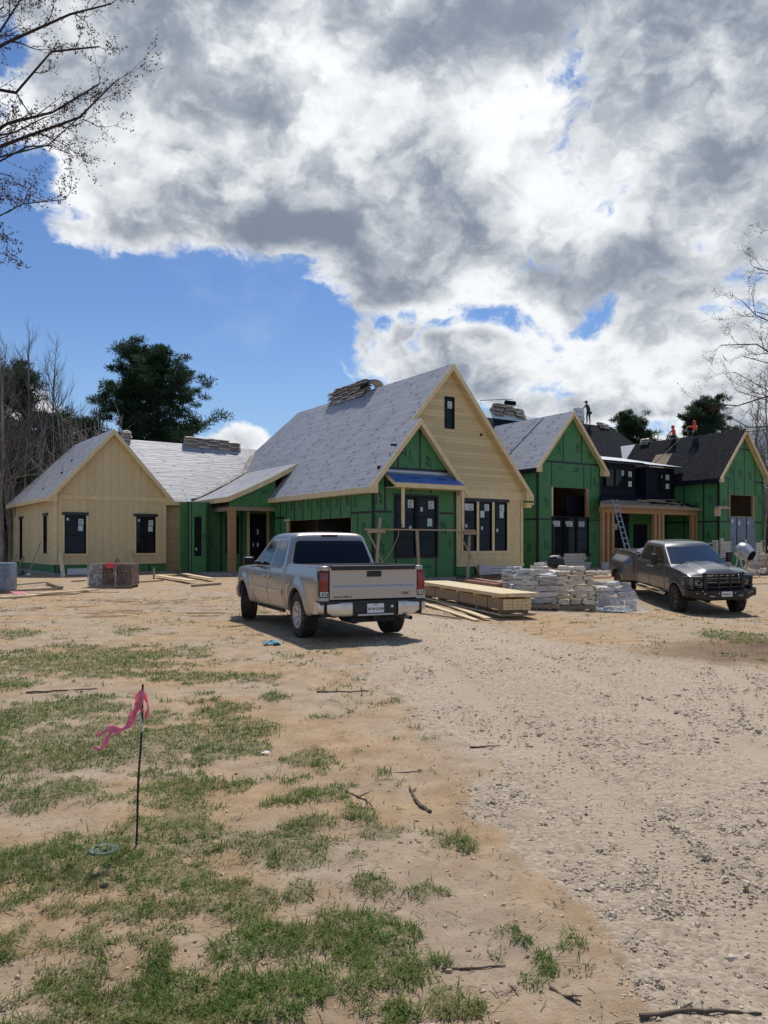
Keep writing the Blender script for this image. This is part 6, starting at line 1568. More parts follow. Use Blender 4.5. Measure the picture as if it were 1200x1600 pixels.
def guard(mb):
    # heavy plate bumper and brush guard
    rows = []
    for i in range(21):
        y = -1.03+2.06*i/20; a = abs(y); x = 5.46-.22*smo(.55, 1.03, a)
        rows.append([(x-.20, y, .50+.10*smo(.6, 1, a)), (x-.02, y, .52+.09*smo(.6, 1, a)), (x, y, .58+.06*smo(.6, 1, a)), (x, y, .80), (x-.06, y, .84), (x-.28, y, .85)])
    mb.grid(rows, 'black_trim'); mb.box(5.1, 5.24, -.95, .95, .6, .8, 'underbody')
    for s in (1, -1): mb.grid([[(5.0, s*1.03, .62), (5.24, s*1.03, .62)], [(5.0, s*1.03, .84), (5.24, s*1.03, .84)]], 'black_trim')
    for z in (.90, 1.02, 1.14, 1.28):
        mb.tube([(5.33, -.56, z), (5.38, -.3, z), (5.38, .3, z), (5.33, .56, z)], .030, 10, 'black_trim')
    for y in (-.56, -.17, .17, .56): mb.bar((5.36 if abs(y) < .3 else 5.33, y, .82), (5.36 if abs(y) < .3 else 5.30, y, 1.32), .09 if abs(y) > .3 else .035, .09, 'black_trim', (1, 0, 0))
    for s in (1, -1):
        for z in (.93, 1.20): mb.tube([(5.33, s*.52, z), (5.28, s*.80, z), (5.12, s*.98, z-.02), (4.92, s*1.03, z-.03)], .022, 8, 'black_trim')
        mb.tube([(5.26, s*.86, .84), (5.27, s*.85, 1.20)], .020, 8, 'black_trim'); mb.tube([(5.02, s*1.01, .84), (5.03, s*1.01, 1.17)], .020, 8, 'black_trim')
dn('grille_guard', guard)
for s in (1, -1):
    def hook(mb): mb.tube([(5.45, s*.42+.05, .70), (5.52, s*.42+.05, .66), (5.53, s*.42-.02, .66), (5.49, s*.42-.07, .67)], .018, 8, 'chrome' if s < 0 else 'grey_metal')
    dn('tow_hook', hook)
def bolts(mb):
    for y in (-.80, -.62, -.2, .28, .72, .86): mb.lathe([(0, -.012), (.016, -.008), (.018, .0)], 8, 'chrome', Matrix.Translation((5.47-.22*smo(.55, 1.03, abs(y)), y, .73)) @ Matrix.Rotation(rad(90), 4, 'Z'))
dn('bumper_bolts', bolts)
def plate(mb):
    mb.rbox(5.468, 5.478, -.16+.03, .16+.03, .63, .78, 'plate_white', .003, 1); 
    for k in range(6): mb.box(5.479, 5.481, -.10+k*.042, -.078+k*.042, .675, .725, 'ink_black')
dn('license_plate', plate)
for s in (1, -1):
    def stp(mb): mb.tube([(1.35, s*1.02, .50), (3.7, s*1.02, .50)], .045, 12, 'chrome'); mb.rbox(1.7, 2.2, s*1.04-.05, s*1.04+.05, .52, .555, 'black_trim', .01); mb.rbox(2.7, 3.2, s*1.04-.05, s*1.04+.05, .52, .555, 'black_trim', .01)
    dn('side_step', stp)
    def rl(mb): mb.rbox(-.9, 1.1, s*.93-.03, s*.93+.03, 1.535, 1.56, 'black_trim', .01); mb.tube([(-.5, s*.93, 1.58), (-.1, s*.93, 1.60), (.5, s*.93, 1.60), (.8, s*.93, 1.58)], .014, 6, 'chrome')
    dn('bed_rail', rl)
    def tl(mb): mb.rbox(-1.2, -1.1, *sorted((s*.80, s*.95)), .95, 1.35, 'red_lens', .02)
    dn('tail_light', tl)
dn('tailgate', lambda mb: mb.rbox(-1.19, -1.14, -.80, .80, .86, 1.5, 'grey_paint', .01)); dn('rear_bumper', lambda mb: mb.rbox(-1.42, -1.16, -.95, .95, .55, .76, 'bumper_chrome', .03))
def aer(mb): mb.tube([(3.55, -.80, 1.43), (3.42, -.82, 2.05)], .004, 5, 'black_trim')
dn('antenna', aer)
def wip(mb):
    for y in (-.5, .15): mb.bar((3.97-.05, y, 1.475), (3.80, y+.55, 1.56), .015, .015, 'black_trim')
dn('wiper', wip)
# heap of cloth and cans in the bed is its own thing
M_ = D.matrix_basis
# ------------------------------------------------------------------ loose objects
def gp(u, v): y = EYE*1200/(v-850); return ((u-600)/1200*y, y)
def at(u, y): return ((u-600)/1200*y, y)
def zt(v, y): return EYE+(850-v)/1200*y
def W(M, p): return HM @ M @ Vector(p)
def on_line(P, Q, u):
    k = (u-600)/1200; t = (k*P.y-P.x)/((Q.x-P.x)-k*(Q.y-P.y)); return P+(Q-P)*t
def single(name, mb, loc, rz, label, cat, group=None, smooth=False, M=None):
    o = mb.build(name, None, smooth=smooth); o.location = loc; o.rotation_euler = (0, 0, rad(rz)); return tag(o, label, cat, group)
# ---- shingle bundles on the ridges
def bundle_mesh(L, Wd, T, bend, mat, seed):
    rg = random.Random(seed); mb = MB(); N1, n2 = 9, 7; top = []; bot = []
    for i in range(N1):
        x = -L/2+L*i/(N1-1); r1 = []; r2 = []
        for j in range(n2):
            y = -Wd/2+Wd*j/(n2-1); z = -abs(y)*math.tan(rad(bend))+.012*math.sin(i*.9+seed)-.012*(abs(x)/L*2)**3
            e = .012*(1 if i in (0, N1-1) or j in (0, n2-1) else 0); r1.append((x+rg.uniform(-.006, .006), y, z+T/2-e+rg.uniform(-.004, .006))); r2.append((x, y, z-T/2+e))
        top.append(r1); bot.append(r2)
    mb.grid(top, mat); mb.grid([r[::-1] for r in bot], mat)
    mb.grid([top[0], bot[0]], mat); mb.grid([top[-1], bot[-1]], mat); mb.grid([[r[0] for r in top], [r[0] for r in bot]], mat); mb.grid([[r[-1] for r in top], [r[-1] for r in bot]], mat)
    mb.box(-L*.12, L*.12, -Wd/2-.002, Wd/2+.002, -.0, .0, mat) if False else None
    return mb
ORD = ['first', 'second', 'third', 'fourth', 'fifth', 'sixth', 'seventh', 'eighth', 'ninth', 'tenth', 'eleventh', 'twelfth', 'thirteenth', 'fourteenth', 'fifteenth']
def bstack(P, Q, u0, u1, layers, label, group, slope=48, Wd=.36, L=.92, mat=('bundle_wrap', 'bundle_paper'), seed=1, z0=.03, jitter=.04, T=.085, tilt=0, drop=.07):
    rg = random.Random(seed); a, b = on_line(P, Q, u0), on_line(P, Q, u1); d = (b-a); n = max(1, int(round(d.length/L))); ang = math.degrees(math.atan2(d.y, d.x)); src = {}
    for l in range(layers):
        bend = max(6, slope*(1-l/(layers+1.5))); zc = a.z+z0+l*(T+.012)+Wd*.0
        nn = n if l < layers-1 else max(1, n-1)
        for k in range(nn):
            key = (l, k % 2)
            if key not in src:
                o = bundle_mesh(L*.97, Wd*(1.25 if l == 0 else 1.0+.1*rg.random()), T, bend, mat[(l*3+k) % len(mat)], seed*10+l+k).build('shingle_bundle', None, smooth=True, sharp=50); src[key] = o; first = True
            else: o = src[key].copy(); COL.objects.link(o)
            t = (k+.5+(.25 if l % 2 else 0)*0)/n; q = a+d*t
            o.location = (q.x+rg.uniform(-jitter, jitter), q.y+rg.uniform(-jitter, jitter), a.z+(b.z-a.z)*t+z0+l*(T+.008)+T/2); o.rotation_euler = (0, rad(rg.uniform(-1.5, 1.5)+tilt*0), rad(ang+rg.uniform(-3, 3)))
            pos_ = k if a.x/a.y < b.x/b.y else nn-1-k; tag(o, f'{ORD[pos_]} from left, {ORD[l]} layer, shingle bundle {label}', 'shingle bundle', group)
Wa, Wb = W(A, (cA, br, 7.9)), W(A, (14, br, 7.9))
bstack(Wa, Wb, 290, 373, 5, 'on the connecting roof', 'shingle bundles stacked along the connecting roof ridge', seed=2, L=.8)
Aa, Ab = W(A, (cA, 0, zA(cA))), W(A, (cA, rb, zA(cA)))
bstack(W(A, (cA+.75, br+.02, 7.84)), W(A, (cA+4, br+.02, 7.86)), 189, 207, 6, 'beside the left wing peak', 'shingle bundles beside the left wing peak', seed=3, L=.5)
Ba, Bb = W(I4, (xc, .45, zc_)), W(I4, (xc, RBk, zc_))
bstack(Ba, Bb, 574, 518, 7, 'on the tall main ridge', 'shingle bundles stacked on the main ridge', seed=4, L=.86, Wd=.5)
Ma, Mb = W(I4, (9, ymr, zmr)), W(I4, (31, ymr, zmr))
bstack(Ma, Mb, 768, 818, 7, 'behind the tall cream gable', 'shingle bundles heaped on the rear ridge behind the cream gable', seed=5, L=.9, Wd=.5, jitter=.12)
bstack(Ma, Mb, 934, 950, 3, 'right of the standing roofer', 'shingle bundles right of the standing roofer', seed=6, L=.55)
# a roll of dark felt draped on the main stack and a pole on the rear one
q = on_line(Ba, Bb, 581); mb = MB(); mb.grid([[(-.42+.14*i, .52*math.cos(math.pi*j/12), .46*math.sin(math.pi*j/12)**.8+.02*math.sin(i)) for j in range(13)] for i in range(7)], 'dark_shingle'); mb.grid([[(-.42+.14*i, .49*math.cos(math.pi*j/12), .43*math.sin(math.pi*j/12)**.8+.02*math.sin(i)) for j in range(13)] for i in range(7)], 'bundle_paper'); single('felt_sheet', mb, (q.x, q.y, q.z+.02), 123, 'dark curved felt sheet draped over the main ridge beside its bundles', 'felt roll', smooth=True)
q = on_line(Ma, Mb, 795); mb = MB(); mb.tube([(-.42, 0, 0), (.42, 0, 0)], [.17, .17], 16, 'dark_shingle'); single('felt_roll', mb, (q.x+.1, q.y, q.z+.83), 30, 'dark felt roll on top of the heap behind the cream gable', 'felt roll', smooth=True)
q = on_line(Ma, Mb, 775); mb = MB(); mb.bar((-1.5, 0, -.18), (1.5, 0, .22), .10, .04, 'weathered_wood'); single('board', mb, (q.x, q.y-.3, q.z+.86), 33, 'grey plank sticking out from the heap behind the cream gable', 'board')
# white cartons in front of the standing roofer
q = on_line(Ma, Mb, 904)
for k, (dz, s, lb) in enumerate(((0.02, .42, 'lowest pale carton left of the standing roofer'), (.36, .40, 'middle pale carton left of the standing roofer'), (.70, .36, 'topmost white carton under the hand of the standing roofer'))):
    mb = MB(); mb.rbox(-s, s, -.24, .24, 0, .31, 'white_board' if k else 'bundle_paper', .012, 1); mb.box(-s*.98, s*.98, -.03, .03, .31, .314, 'bundle_paper')
    if k == 0:
        for sx2 in (-1, 1): mb.box(-s, s, sx2*.16-.03, sx2*.16+.03, -.22, .0, 'weathered_wood')
    single('carton', mb, (q.x, q.y, q.z+dz+.12), 33+k*3, lb, 'carton')
# stuff on the F ridge end and dormer roofs
Fa, Fb = W(F_, (cF, -.35, zF(cF))), W(F_, (cF, 11.5, zF(cF)))
bstack(Fa, Fb, 1014, 1004, 3, 'ending the rightmost ridge', 'shingle bundles at the far end of the rightmost ridge', seed=8, L=.7, slope=46)
mb = MB(); v = [W(F_, (cF-1.6, 10.2, zF(cF-1.6)+.05)), W(F_, (cF-.1, 10.2, zF(cF-.1)+.05)), W(F_, (cF-.1, 8.6, zF(cF-.1)+.05)), W(F_, (cF-1.1, 8.6, zF(cF-1.1)+.05))]
mb.add([tuple(p) for p in v]+[tuple(p-Vector((0, 0, .02))) for p in v], [(0, 1, 2, 3), (7, 6, 5, 4), (0, 4, 5, 1), (1, 5, 6, 2), (2, 6, 7, 3), (3, 7, 4, 0)], 'white_board'); tag(mb.build('felt_sheet'), 'pale sheet lying near the far end of the rightmost ridge', 'sheet')
def localthing(name, M, build, label, cat, group=None, smooth=False):
    mb = MB(HM @ M); build(mb); return tag(mb.build(name, None, smooth=smooth), label, cat, group)
def tarp(mb):
    rg = random.Random(4); mb.grid([[(.12*i, .14*j, .05+.12*rg.random()*(1 if 0 < i < 9 and 0 < j < 6 else .2)) for j in range(7)] for i in range(10)], 'white_board')
localthing('tarp', TR(23.4, 7.6, 7.45), tarp, 'crumpled white sheet on the low dormer roof', 'tarp', smooth=True)
localthing('chimney_vent', TR(22.2, 8.4, 7.55), lambda mb: (mb.tube([(0, 0, 0), (0, 0, .45)], .10, 12, 'black_trim'), mb.tube([(0, 0, .45), (0, 0, .62)], [.2, .14], 12, 'black_trim')), 'small black vent pipe on the low dormer roof', 'vent', smooth=True)
rgb = random.Random(12)
for k in range(9):
    x0 = 23.4+k*.42; y0 = 4.2+rgb.uniform(-.4, .5); a = rgb.uniform(-25, 35); L = rgb.uniform(1.2, 2.6)
    zl = 4.06+(y0-yp)*.305
    mb = MB(HM @ TR(x0, y0, zl+.045+.03*(k % 2), a) ); mb.box(-L/2, L/2, -.05, .05, 0, .035, 'weathered_wood' if k % 3 else 'fresh_pine'); tag(mb.build('board'), f'{ORD[k]} board scrap from the left on the side porch roof', 'board', 'board scraps on the side porch roof')
# toe board bracket on the F corner
localthing('roof_bracket', TR(27.2, 1.6, 3.95), lambda mb: (mb.box(-.1, 1.1, -.15, .15, 0, .05, 'fresh_pine'), mb.box(.0, 1.0, -.12, .12, .05, .16, 'weathered_wood'), mb.box(.1, .2, -.1, .28, -.5, 0, 'fresh_pine')), 'wooden shelf bracket nailed to the rightmost gable corner', 'bracket')
# ropes down the roofs
def rope(pts, label):
    mb = MB(); Q = []
    for a, b in zip(pts, pts[1:]):
        for k in range(6): Q.append(tuple(Vector(a)*(1-k/6)+Vector(b)*(k/6)+Vector((0, 0, -.10*math.sin(math.pi*k/6)*0))))
    Q.append(tuple(pts[-1])); mb.tube(Q, .018, 5, 'rope'); tag(mb.build('rope'), label, 'rope')
P1 = W(F_, (cF-.1, 4.6, zF(cF-.1)+.05)); P2 = W(F_, (1.1, 5.6, zF(1.1)+.05)); P3 = W(F_, (-.45, 6.5, zF(-.45)+.05)); P4 = W(F_, (-.6, 6.2, 4.6)); rope([P1, P2, P3, P4], 'safety rope running from the seated roofers down the black roof')
P1 = W(I4, (26.2, ymr-.2, zmr-.15)); P2 = W(I4, (26.4, 11.6, pm(0, 11.6)+.05)); P3 = W(I4, (27.4, 10.2, pm(0, 10.2)+.05)); rope([P1, P2, P3], 'safety rope running down the rear black slope')
BOARDL = 0
# ---- people
def person(loc, rz, J, label, regions, scale=1.0):
    """J: list of (name,parent,(x,y,z),radius); body = one continuous skin"""
    names = [j[0] for j in J]; me = bpy.data.meshes.new('person'); me.from_pydata([j[2] for j in J], [(i, names.index(j[1])) for i, j in enumerate(J) if j[1]], [])
    o = bpy.data.objects.new('person', me); COL.objects.link(o)
    sk = o.modifiers.new('skin', 'SKIN'); sb = o.modifiers.new('sub', 'SUBSURF'); sb.levels = 2; sb.render_levels = 2
    for i, j in enumerate(J):
        sv = me.skin_vertices[0].data[i]; r = j[3]; sv.radius = r if isinstance(r, tuple) else (r, r); sv.use_root = (i == 0)
    bpy.context.view_layer.update(); ev = o.evaluated_get(bpy.context.evaluated_depsgraph_get()); nm = bpy.data.meshes.new_from_object(ev)
    o.modifiers.clear(); o.data = nm; nm.materials.clear()
    mats = sorted(set(r[1] for r in regions)); 
    for m in mats: nm.materials.append(MAT[m])
    for p in nm.polygons:
        c = p.center; p.use_smooth = True
        near = min(J, key=lambda j: (Vector(j[2])-c).length)
        mk = next((m for pre, m in regions if near[0].startswith(pre)), regions[-1][1]); p.material_index = mats.index(mk)
    o.location = loc; o.rotation_euler = (0, 0, rad(rz)); o.scale = (scale,)*3
    return tag(o, label, 'person')
def headbits(o, hc, mat_hair, hood=None, face=(0, 1)):
    hc = Vector(hc); mb = MB(); fy = Vector((face[0], face[1], 0)).normalized(); sdv = Vector((fy.y, -fy.x, 0))
    if hood:
        bm = bmesh.new(); bmesh.ops.create_uvsphere(bm, u_segments=14, v_segments=10, radius=1)
        mb.add([tuple(hc-fy*.025+Vector((v.co.x*.13, v.co.y*.135, v.co.z*.155))) for v in bm.verts if True], [[v.index for v in f.verts] for f in bm.faces if (hc-fy*.02+Vector(f.calc_center_median())*.13-hc).dot(fy) < .06], hood); bm.free(); mb.build('hood', o, smooth=True)
    else:
        bm = bmesh.new(); bmesh.ops.create_uvsphere(bm, u_segments=14, v_segments=10, radius=1)
        mb.add([tuple(hc-fy*.012+Vector((v.co.x*.098, v.co.y*.112, v.co.z*.115+.03))) for v in bm.verts], [[v.index for v in f.verts] for f in bm.faces], mat_hair); bm.free()
        mb.lathe([(.105, .02), (.16, .025), (.16, .035), (.10, .05)], 16, mat_hair, Matrix.Translation(hc+Vector((0, 0, .03))) @ Matrix.Rotation(rad(90), 4, 'X')); mb.build('cap', o, smooth=True)
    f = MB(); 
    for s in (1, -1): f.tube([hc+fy*.088+sdv*.034*s+Vector((0, 0, .012)), hc+fy*.098+sdv*.034*s+Vector((0, 0, .012))], [.012, .008], 6, 'hair_dark')
    f.tube([hc+fy*.09+Vector((0, 0, .01)), hc+fy*.118+Vector((0, 0, -.02)), hc+fy*.095+Vector((0, 0, -.03))], [.010, .015, .01], 6, 'skin'); f.tube([hc+fy*.092+sdv*.025+Vector((0, 0, -.058)), hc+fy*.10+Vector((0, 0, -.06)), hc+fy*.092-sdv*.025+Vector((0, 0, -.058))], .006, 5, 'ink_red'); f.build('face', o, smooth=True)
def hand(J, n, par, p, d, s=.8):
    p = Vector(p); d = Vector(d).normalized(); e = d.cross(Vector((0, 0, 1))); e = e.normalized() if e.length > .1 else Vector((1, 0, 0))
    J.append((n+'_hand', par, tuple(p+d*.05), (.020, .038)))
    for k, (o_, L) in enumerate(((-.03, .07), (-.01, .082), (.01, .078), (.03, .062))):
        J.append((f'{n}_finger{k}', n+'_hand', tuple(p+d*(.09)+e*o_), .0095)); J.append((f'{n}_tip{k}', f'{n}_finger{k}', tuple(p+d*(.09+L)+e*o_*1.25+Vector((0, 0, -.022))), .008))
    J.append((n+'_thumb', n+'_hand', tuple(p+d*.06-e*.055+Vector((0, 0, -.01))), .010)); J.append((n+'_thumbtip', n+'_thumb', tuple(p+d*.11-e*.068+Vector((0, 0, -.02))), .008))
# standing roofer: leaning with one arm stretched to the carton on his right (picture left)
q = on_line(Ma, Mb, 919.5)
J = [('hip', None, (0, 0, .95), (.155, .11)), ('waist', 'hip', (-.03, 0, 1.10), (.145, .105)), ('chest', 'waist', (-.10, 0, 1.30), (.165, .115)), ('shoulders', 'chest', (-.17, 0, 1.42), (.12, .085)), ('neck', 'shoulders', (-.21, 0, 1.50), .055), ('headlow', 'neck', (-.23, .01, 1.575), .082), ('headtop', 'headlow', (-.25, .01, 1.68), .085),
     ('thighL', 'hip', (-.11, 0, .86), .095), ('kneeL', 'thighL', (-.15, .04, .50), .062), ('calfL', 'kneeL', (-.17, .0, .32), .058), ('ankleL', 'calfL', (-.18, -.02, .09), .042), ('footL', 'ankleL', (-.22, .12, .035), (.045, .032)),
     ('thighR', 'hip', (.12, 0, .86), .095), ('kneeR', 'thighR', (.17, .06, .50), .062), ('calfR', 'kneeR', (.18, .03, .32), .058), ('ankleR', 'calfR', (.18, .0, .09), .042), ('footR', 'ankleR', (.20, .14, .035), (.045, .032)),
     ('armL', 'shoulders', (-.34, .03, 1.38), .056), ('elbowL', 'armL', (-.50, .06, 1.20), .044), ('wristL', 'elbowL', (-.68, .06, 1.06), .028),
     ('armR', 'shoulders', (.02, .0, 1.36), .056), ('elbowR', 'armR', (.16, .0, 1.14), .044), ('wristR', 'elbowR', (.20, .10, .92), .028)]
hand(J, 'skinL', 'wristL', (-.69, .06, 1.05), (-.8, 0, -.3)); hand(J, 'skinR', 'wristR', (.20, .11, .91), (.05, .2, -.9))
J2 = [('skin'+n if n in ('neck', 'headlow', 'headtop', 'wristL', 'wristR') else n, ('skin'+p if p in ('neck', 'headlow', 'headtop', 'wristL', 'wristR') else p), a, b) for n, p, a, b in J]
reg = [('skin', 'skin'), ('foot', 'black_trim'), ('ankle', 'dark_cloth'), ('thigh', 'dark_cloth'), ('knee', 'dark_cloth'), ('calf', 'dark_cloth'), ('hip', 'dark_cloth'), ('', 'green_cloth')]
o = person((q.x, q.y-.02, q.z+.02), 33-180+180, J2, 'person in dark green shirt and trousers standing on the rear ridge, one arm outstretched', reg)
headbits(o, (-.25, .02, 1.655), 'hair_dark', face=(-.7, .7))
mb = MB(); mb.rbox(.14, .30, -.10, .10, .78, .98, 'dark_cloth', .04, 2); b_ = mb.build('tool_bag', None, smooth=True); b_.parent = o
# seated roofers in orange hoodies
def seated(u, rz, lb, lean, armd, zup=0.0):
    q = on_line(Fa, Fb, u)
    J = [('hip', None, (0, 0, .14), (.165, .13)), ('waist', 'hip', (0, lean*.25, .28), (.15, .12)), ('chest', 'waist', (0, lean*.6, .46), (.17, .125)), ('shoulders', 'chest', (0, lean*.8, .58), (.13, .09)), ('skinneck', 'shoulders', (0, lean, .66), .058), ('skinheadlow', 'skinneck', (0, lean*1.1+.01, .735), .08), ('skinheadtop', 'skinheadlow', (0, lean*1.15+.02, .83), .083),
         ('thighL', 'hip', (-.12, .10, .12), .095), ('kneeL', 'thighL', (-.16, .44, .14), .064), ('calfL', 'kneeL', (-.17, .56, -.08), .056), ('ankleL', 'calfL', (-.17, .68, -.26), .042), ('footL', 'ankleL', (-.17, .80, -.27), (.045, .034)),
         ('thighR', 'hip', (.12, .10, .12), .095), ('kneeR', 'thighR', (.18, .42, .20), .064), ('calfR', 'kneeR', (.19, .50, -.04), .056), ('ankleR', 'calfR', (.19, .58, -.20), .042), ('footR', 'ankleR', (.19, .70, -.22), (.045, .034)),
         ('armL', 'shoulders', (-.20, lean*.8+.02, .55), .060), ('elbowL', 'armL', (-.28, lean+.16, .34), .048), ('skinwristL', 'elbowL', (-.20, lean+.36, .20), .03),
         ('armR', 'shoulders', (.20, lean*.8+.02, .55), .060), ('elbowR', 'armR', (.30, lean+.14+armd[0], .36+armd[1]), .048), ('skinwristR', 'elbowR', (.24, lean+.34+armd[0], .24+armd[1]*1.6), .03)]
    hand(J, 'skinL', 'skinwristL', (-.20, lean+.37, .19), (.1, .7, -.5)); hand(J, 'skinR', 'skinwristR', (.24, lean+.35+armd[0], .23+armd[1]*1.6), (0, .7, -.4+armd[1]*2))
    reg = [('skin', 'skin'), ('foot', 'black_trim'), ('ankle', 'dark_cloth'), ('thigh', 'dark_cloth'), ('knee', 'dark_cloth'), ('calf', 'dark_cloth'), ('hip', 'dark_cloth'), ('', 'orange_cloth')]
    o = person((q.x, q.y, q.z+.02+zup), rz, J, lb, reg); headbits(o, (0, lean*1.15+.02, .80), None, hood='orange_cloth', face=(0, 1)); return o
seated(1054, 100, 'person in an orange hoodie sitting on the rightmost ridge, left one of the two', .12, (0, 0))
seated(1087, 123, 'person in an orange hoodie sitting on the rightmost ridge, right one with a raised arm', .16, (.05, .16), .08)
# ---- lumber: bundle of siding on skids with loose boards on top
lx, ly = gp(812, 964); LA = math.degrees(math.atan2(.965, -.262)); 
ca_, sa_ = math.cos(rad(LA)), math.sin(rad(LA))
LMm = Matrix.Translation((3.02, 17.35, 0)) @ Matrix.Rotation(rad(LA), 4, 'Z')     # +x runs away to the back left, y to picture left
g0 = 0.0
t = empty('siding_bundle', (3.02, 17.35, 0), LA, 'strapped bundle of cream siding boards on wooden skids beside the silver pickup', 'siding bundle')
mb = MB(); rg = random.Random(2)
for j in range(6):
    for i in range(4): 
        y0 = -.34+j*.113; mb.box(rg.uniform(0, .03), 5.9+rg.uniform(-.03, 0), y0+.003, y0+.110, .16+i*.062, .16+i*.062+.058, 'painted_trim')
mb.build('boards', t)
mb = MB(); mb.box(.06, 5.85, -.352, -.345, .155, .41, 'osb'); mb.box(.06, 5.85, .345, .352, .155, .41, 'osb'); mb.build('cover_panel', t)
for x in (.25, 1.6, 3.0, 4.4, 5.6): mb = MB(); mb.box(x-.045, x+.045, -.36, .36, .075, .155, 'weathered_wood'); mb.build('skid', t)
mb = MB(); mb.box(-.04, 5.7, -.40, -.36, .03, .07, 'fresh_pine'); mb.box(-.04, 5.7, .36, .40, .03, .07, 'fresh_pine'); mb.box(-.06, .0, -.40, .40, .03, .075, 'weathered_wood'); mb.build('runner', t)
for x in (.9, 2.8, 4.7):
    mb = MB(); mb.box(x-.01, x+.01, -.362, -.352, .1, .42, 'black_trim'); mb.box(x-.01, x+.01, .352, .362, .1, .42, 'black_trim'); mb.box(x-.01, x+.01, -.36, .36, .41, .415, 'black_trim'); mb.build('strap', t)
for x in (.35, 1.5, 2.7, 3.9, 5.1):
    mb = MB(LMm); mb.box(x-.045, x+.045, -.45, .45, .417, .46, 'fresh_pine'); tag(mb.build('spacer_block'), 'wooden spacer between siding bundle and top boards, '+{.35: 'nearest', 1.5: 'second nearest', 2.7: 'middle one', 3.9: 'second farthest', 5.1: 'farthest'}[x], 'spacer', 'spacers between siding bundle and top boards')
for j in range(5):
    for i in range(2):
        y0 = -.48+j*.192; e = rg.uniform(-.05, .03); mb = MB(LMm); mb.box(-.10+e, 6.0+e, y0+.004, y0+.186, .462+i*.042, .462+i*.042+.039, 'fresh_pine'); tag(mb.build('board'), f'{ORD[4-j]} long pale board from the left in the {"lower" if i == 0 else "upper"} layer on the siding bundle', 'board', 'long boards on top of the siding bundle')
# loose boards on the ground left of the bundle
def ground_board(u0, v0, u1, v1, wd, th, mat, label, lift=.0, group=None, y_over=None):
    a = gp(u0, v0); b = gp(u1, v1); ha = hz(*a)+lift; hb_ = hz(*b)+lift; mb = MB(); mb.bar((a[0], a[1], ha+th/2+.012), (b[0], b[1], hb_+th/2+.012), wd, th, mat); return tag(mb.build('board'), label, 'board', group)
ground_board(660, 944, 745, 969, .14, .03, 'fresh_pine', 'thin pale board on the gravel at the left foot of the siding bundle')
ground_board(668, 936, 762, 968, .16, .03, 'fresh_pine', 'second pale board lying right against the siding bundle', .03)
ground_board(655, 958, 720, 966, .05, .03, 'weathered_wood', 'narrow grey batten on the gravel behind the pickup bumper')
# left yard boards
for a in [(2, 935, 123, 927, .28, .05, 'fresh_pine', 'long pale board lying in front of the left wing, nearest of the pile', 0), (60, 932, 150, 924, .2, .04, 'fresh_pine', 'pale plank overlapping the long board in the left yard', .05), (10, 925, 90, 922, .14, .06, 'weathered_wood', 'grey plank behind the long pale board at left', .0), (25, 918, 75, 912, .12, .05, 'weathered_wood', 'upper brown plank of the left yard pile', .06), (75, 913, 96, 922, .14, .09, 'weathered_wood', 'short thick timber offcut at the left yard pile', .02),
          (245, 903, 302, 912, .35, .04, 'fresh_pine', 'wide pale board lying in the mud before the porch, left one', .10), (285, 900, 332, 909, .3, .04, 'fresh_pine', 'wide pale board lying in the mud before the porch, right one', .10), (300, 917, 344, 914, .12, .08, 'weathered_wood', 'short brown timber lying below the two porch boards', .0), (213, 911, 255, 908, .08, .05, 'weathered_wood', 'thin dark batten lying right of the brick pallet', .0), (112, 909, 134, 908, .08, .05, 'weathered_wood', 'short dark batten lying left of the brick pallet', .0),
          (880, 900, 935, 899, .25, .05, 'weathered_wood', 'plank on the ground behind the cream stone pallet, left one', .03), (900, 906, 958, 903, .25, .05, 'pink_timber', 'plank on the ground behind the cream stone pallet, right one', .03), (120, 925, 185, 926, .10, .03, 'fresh_pine', 'thin pale lath lying left of the brick pallet base', 0)]:
    ground_board(*a[:8], lift=a[8])
# pink timbers and small pallet behind the lumber
for k, (u0, v0, u1, v1, w_, h_, lb) in enumerate([(735, 908, 790, 917, .25, .12, 'reddish timber behind the siding bundle, front one'), (742, 903, 785, 905, .22, .10, 'reddish timber behind the siding bundle, rear one'), (730, 914, 780, 921, .22, .18, 'thick reddish beam lying just behind the siding bundle')]): ground_board(u0, v0, u1, v1, w_, h_, 'pink_timber', lb, .02)
def pallet(x, y, rz, label, w_=1.1, d_=1.0, tilt=0, z=None, group=None):
    mb = MB()
    for k in range(7): mb.box(-w_/2+k*w_/6.99, -w_/2+k*w_/6.99+.10, -d_/2, d_/2, .115, .135, 'weathered_wood')
    for k in (-1, 0, 1): mb.box(-w_/2, w_/2, k*(d_/2-.045)-.045, k*(d_/2-.045)+.045, .022, .114, 'weathered_wood')
    for k in (0, .33, .66, 1): mb.box(-w_/2+k*(w_-.1), -w_/2+k*(w_-.1)+.1, -d_/2, d_/2, .0, .02, 'weathered_wood')
    o = mb.build('pallet'); o.location = (x, y, hz(x, y)+.01 if z is None else z); o.rotation_euler = (rad(tilt), 0, rad(rz)); return tag(o, label, 'pallet', group)
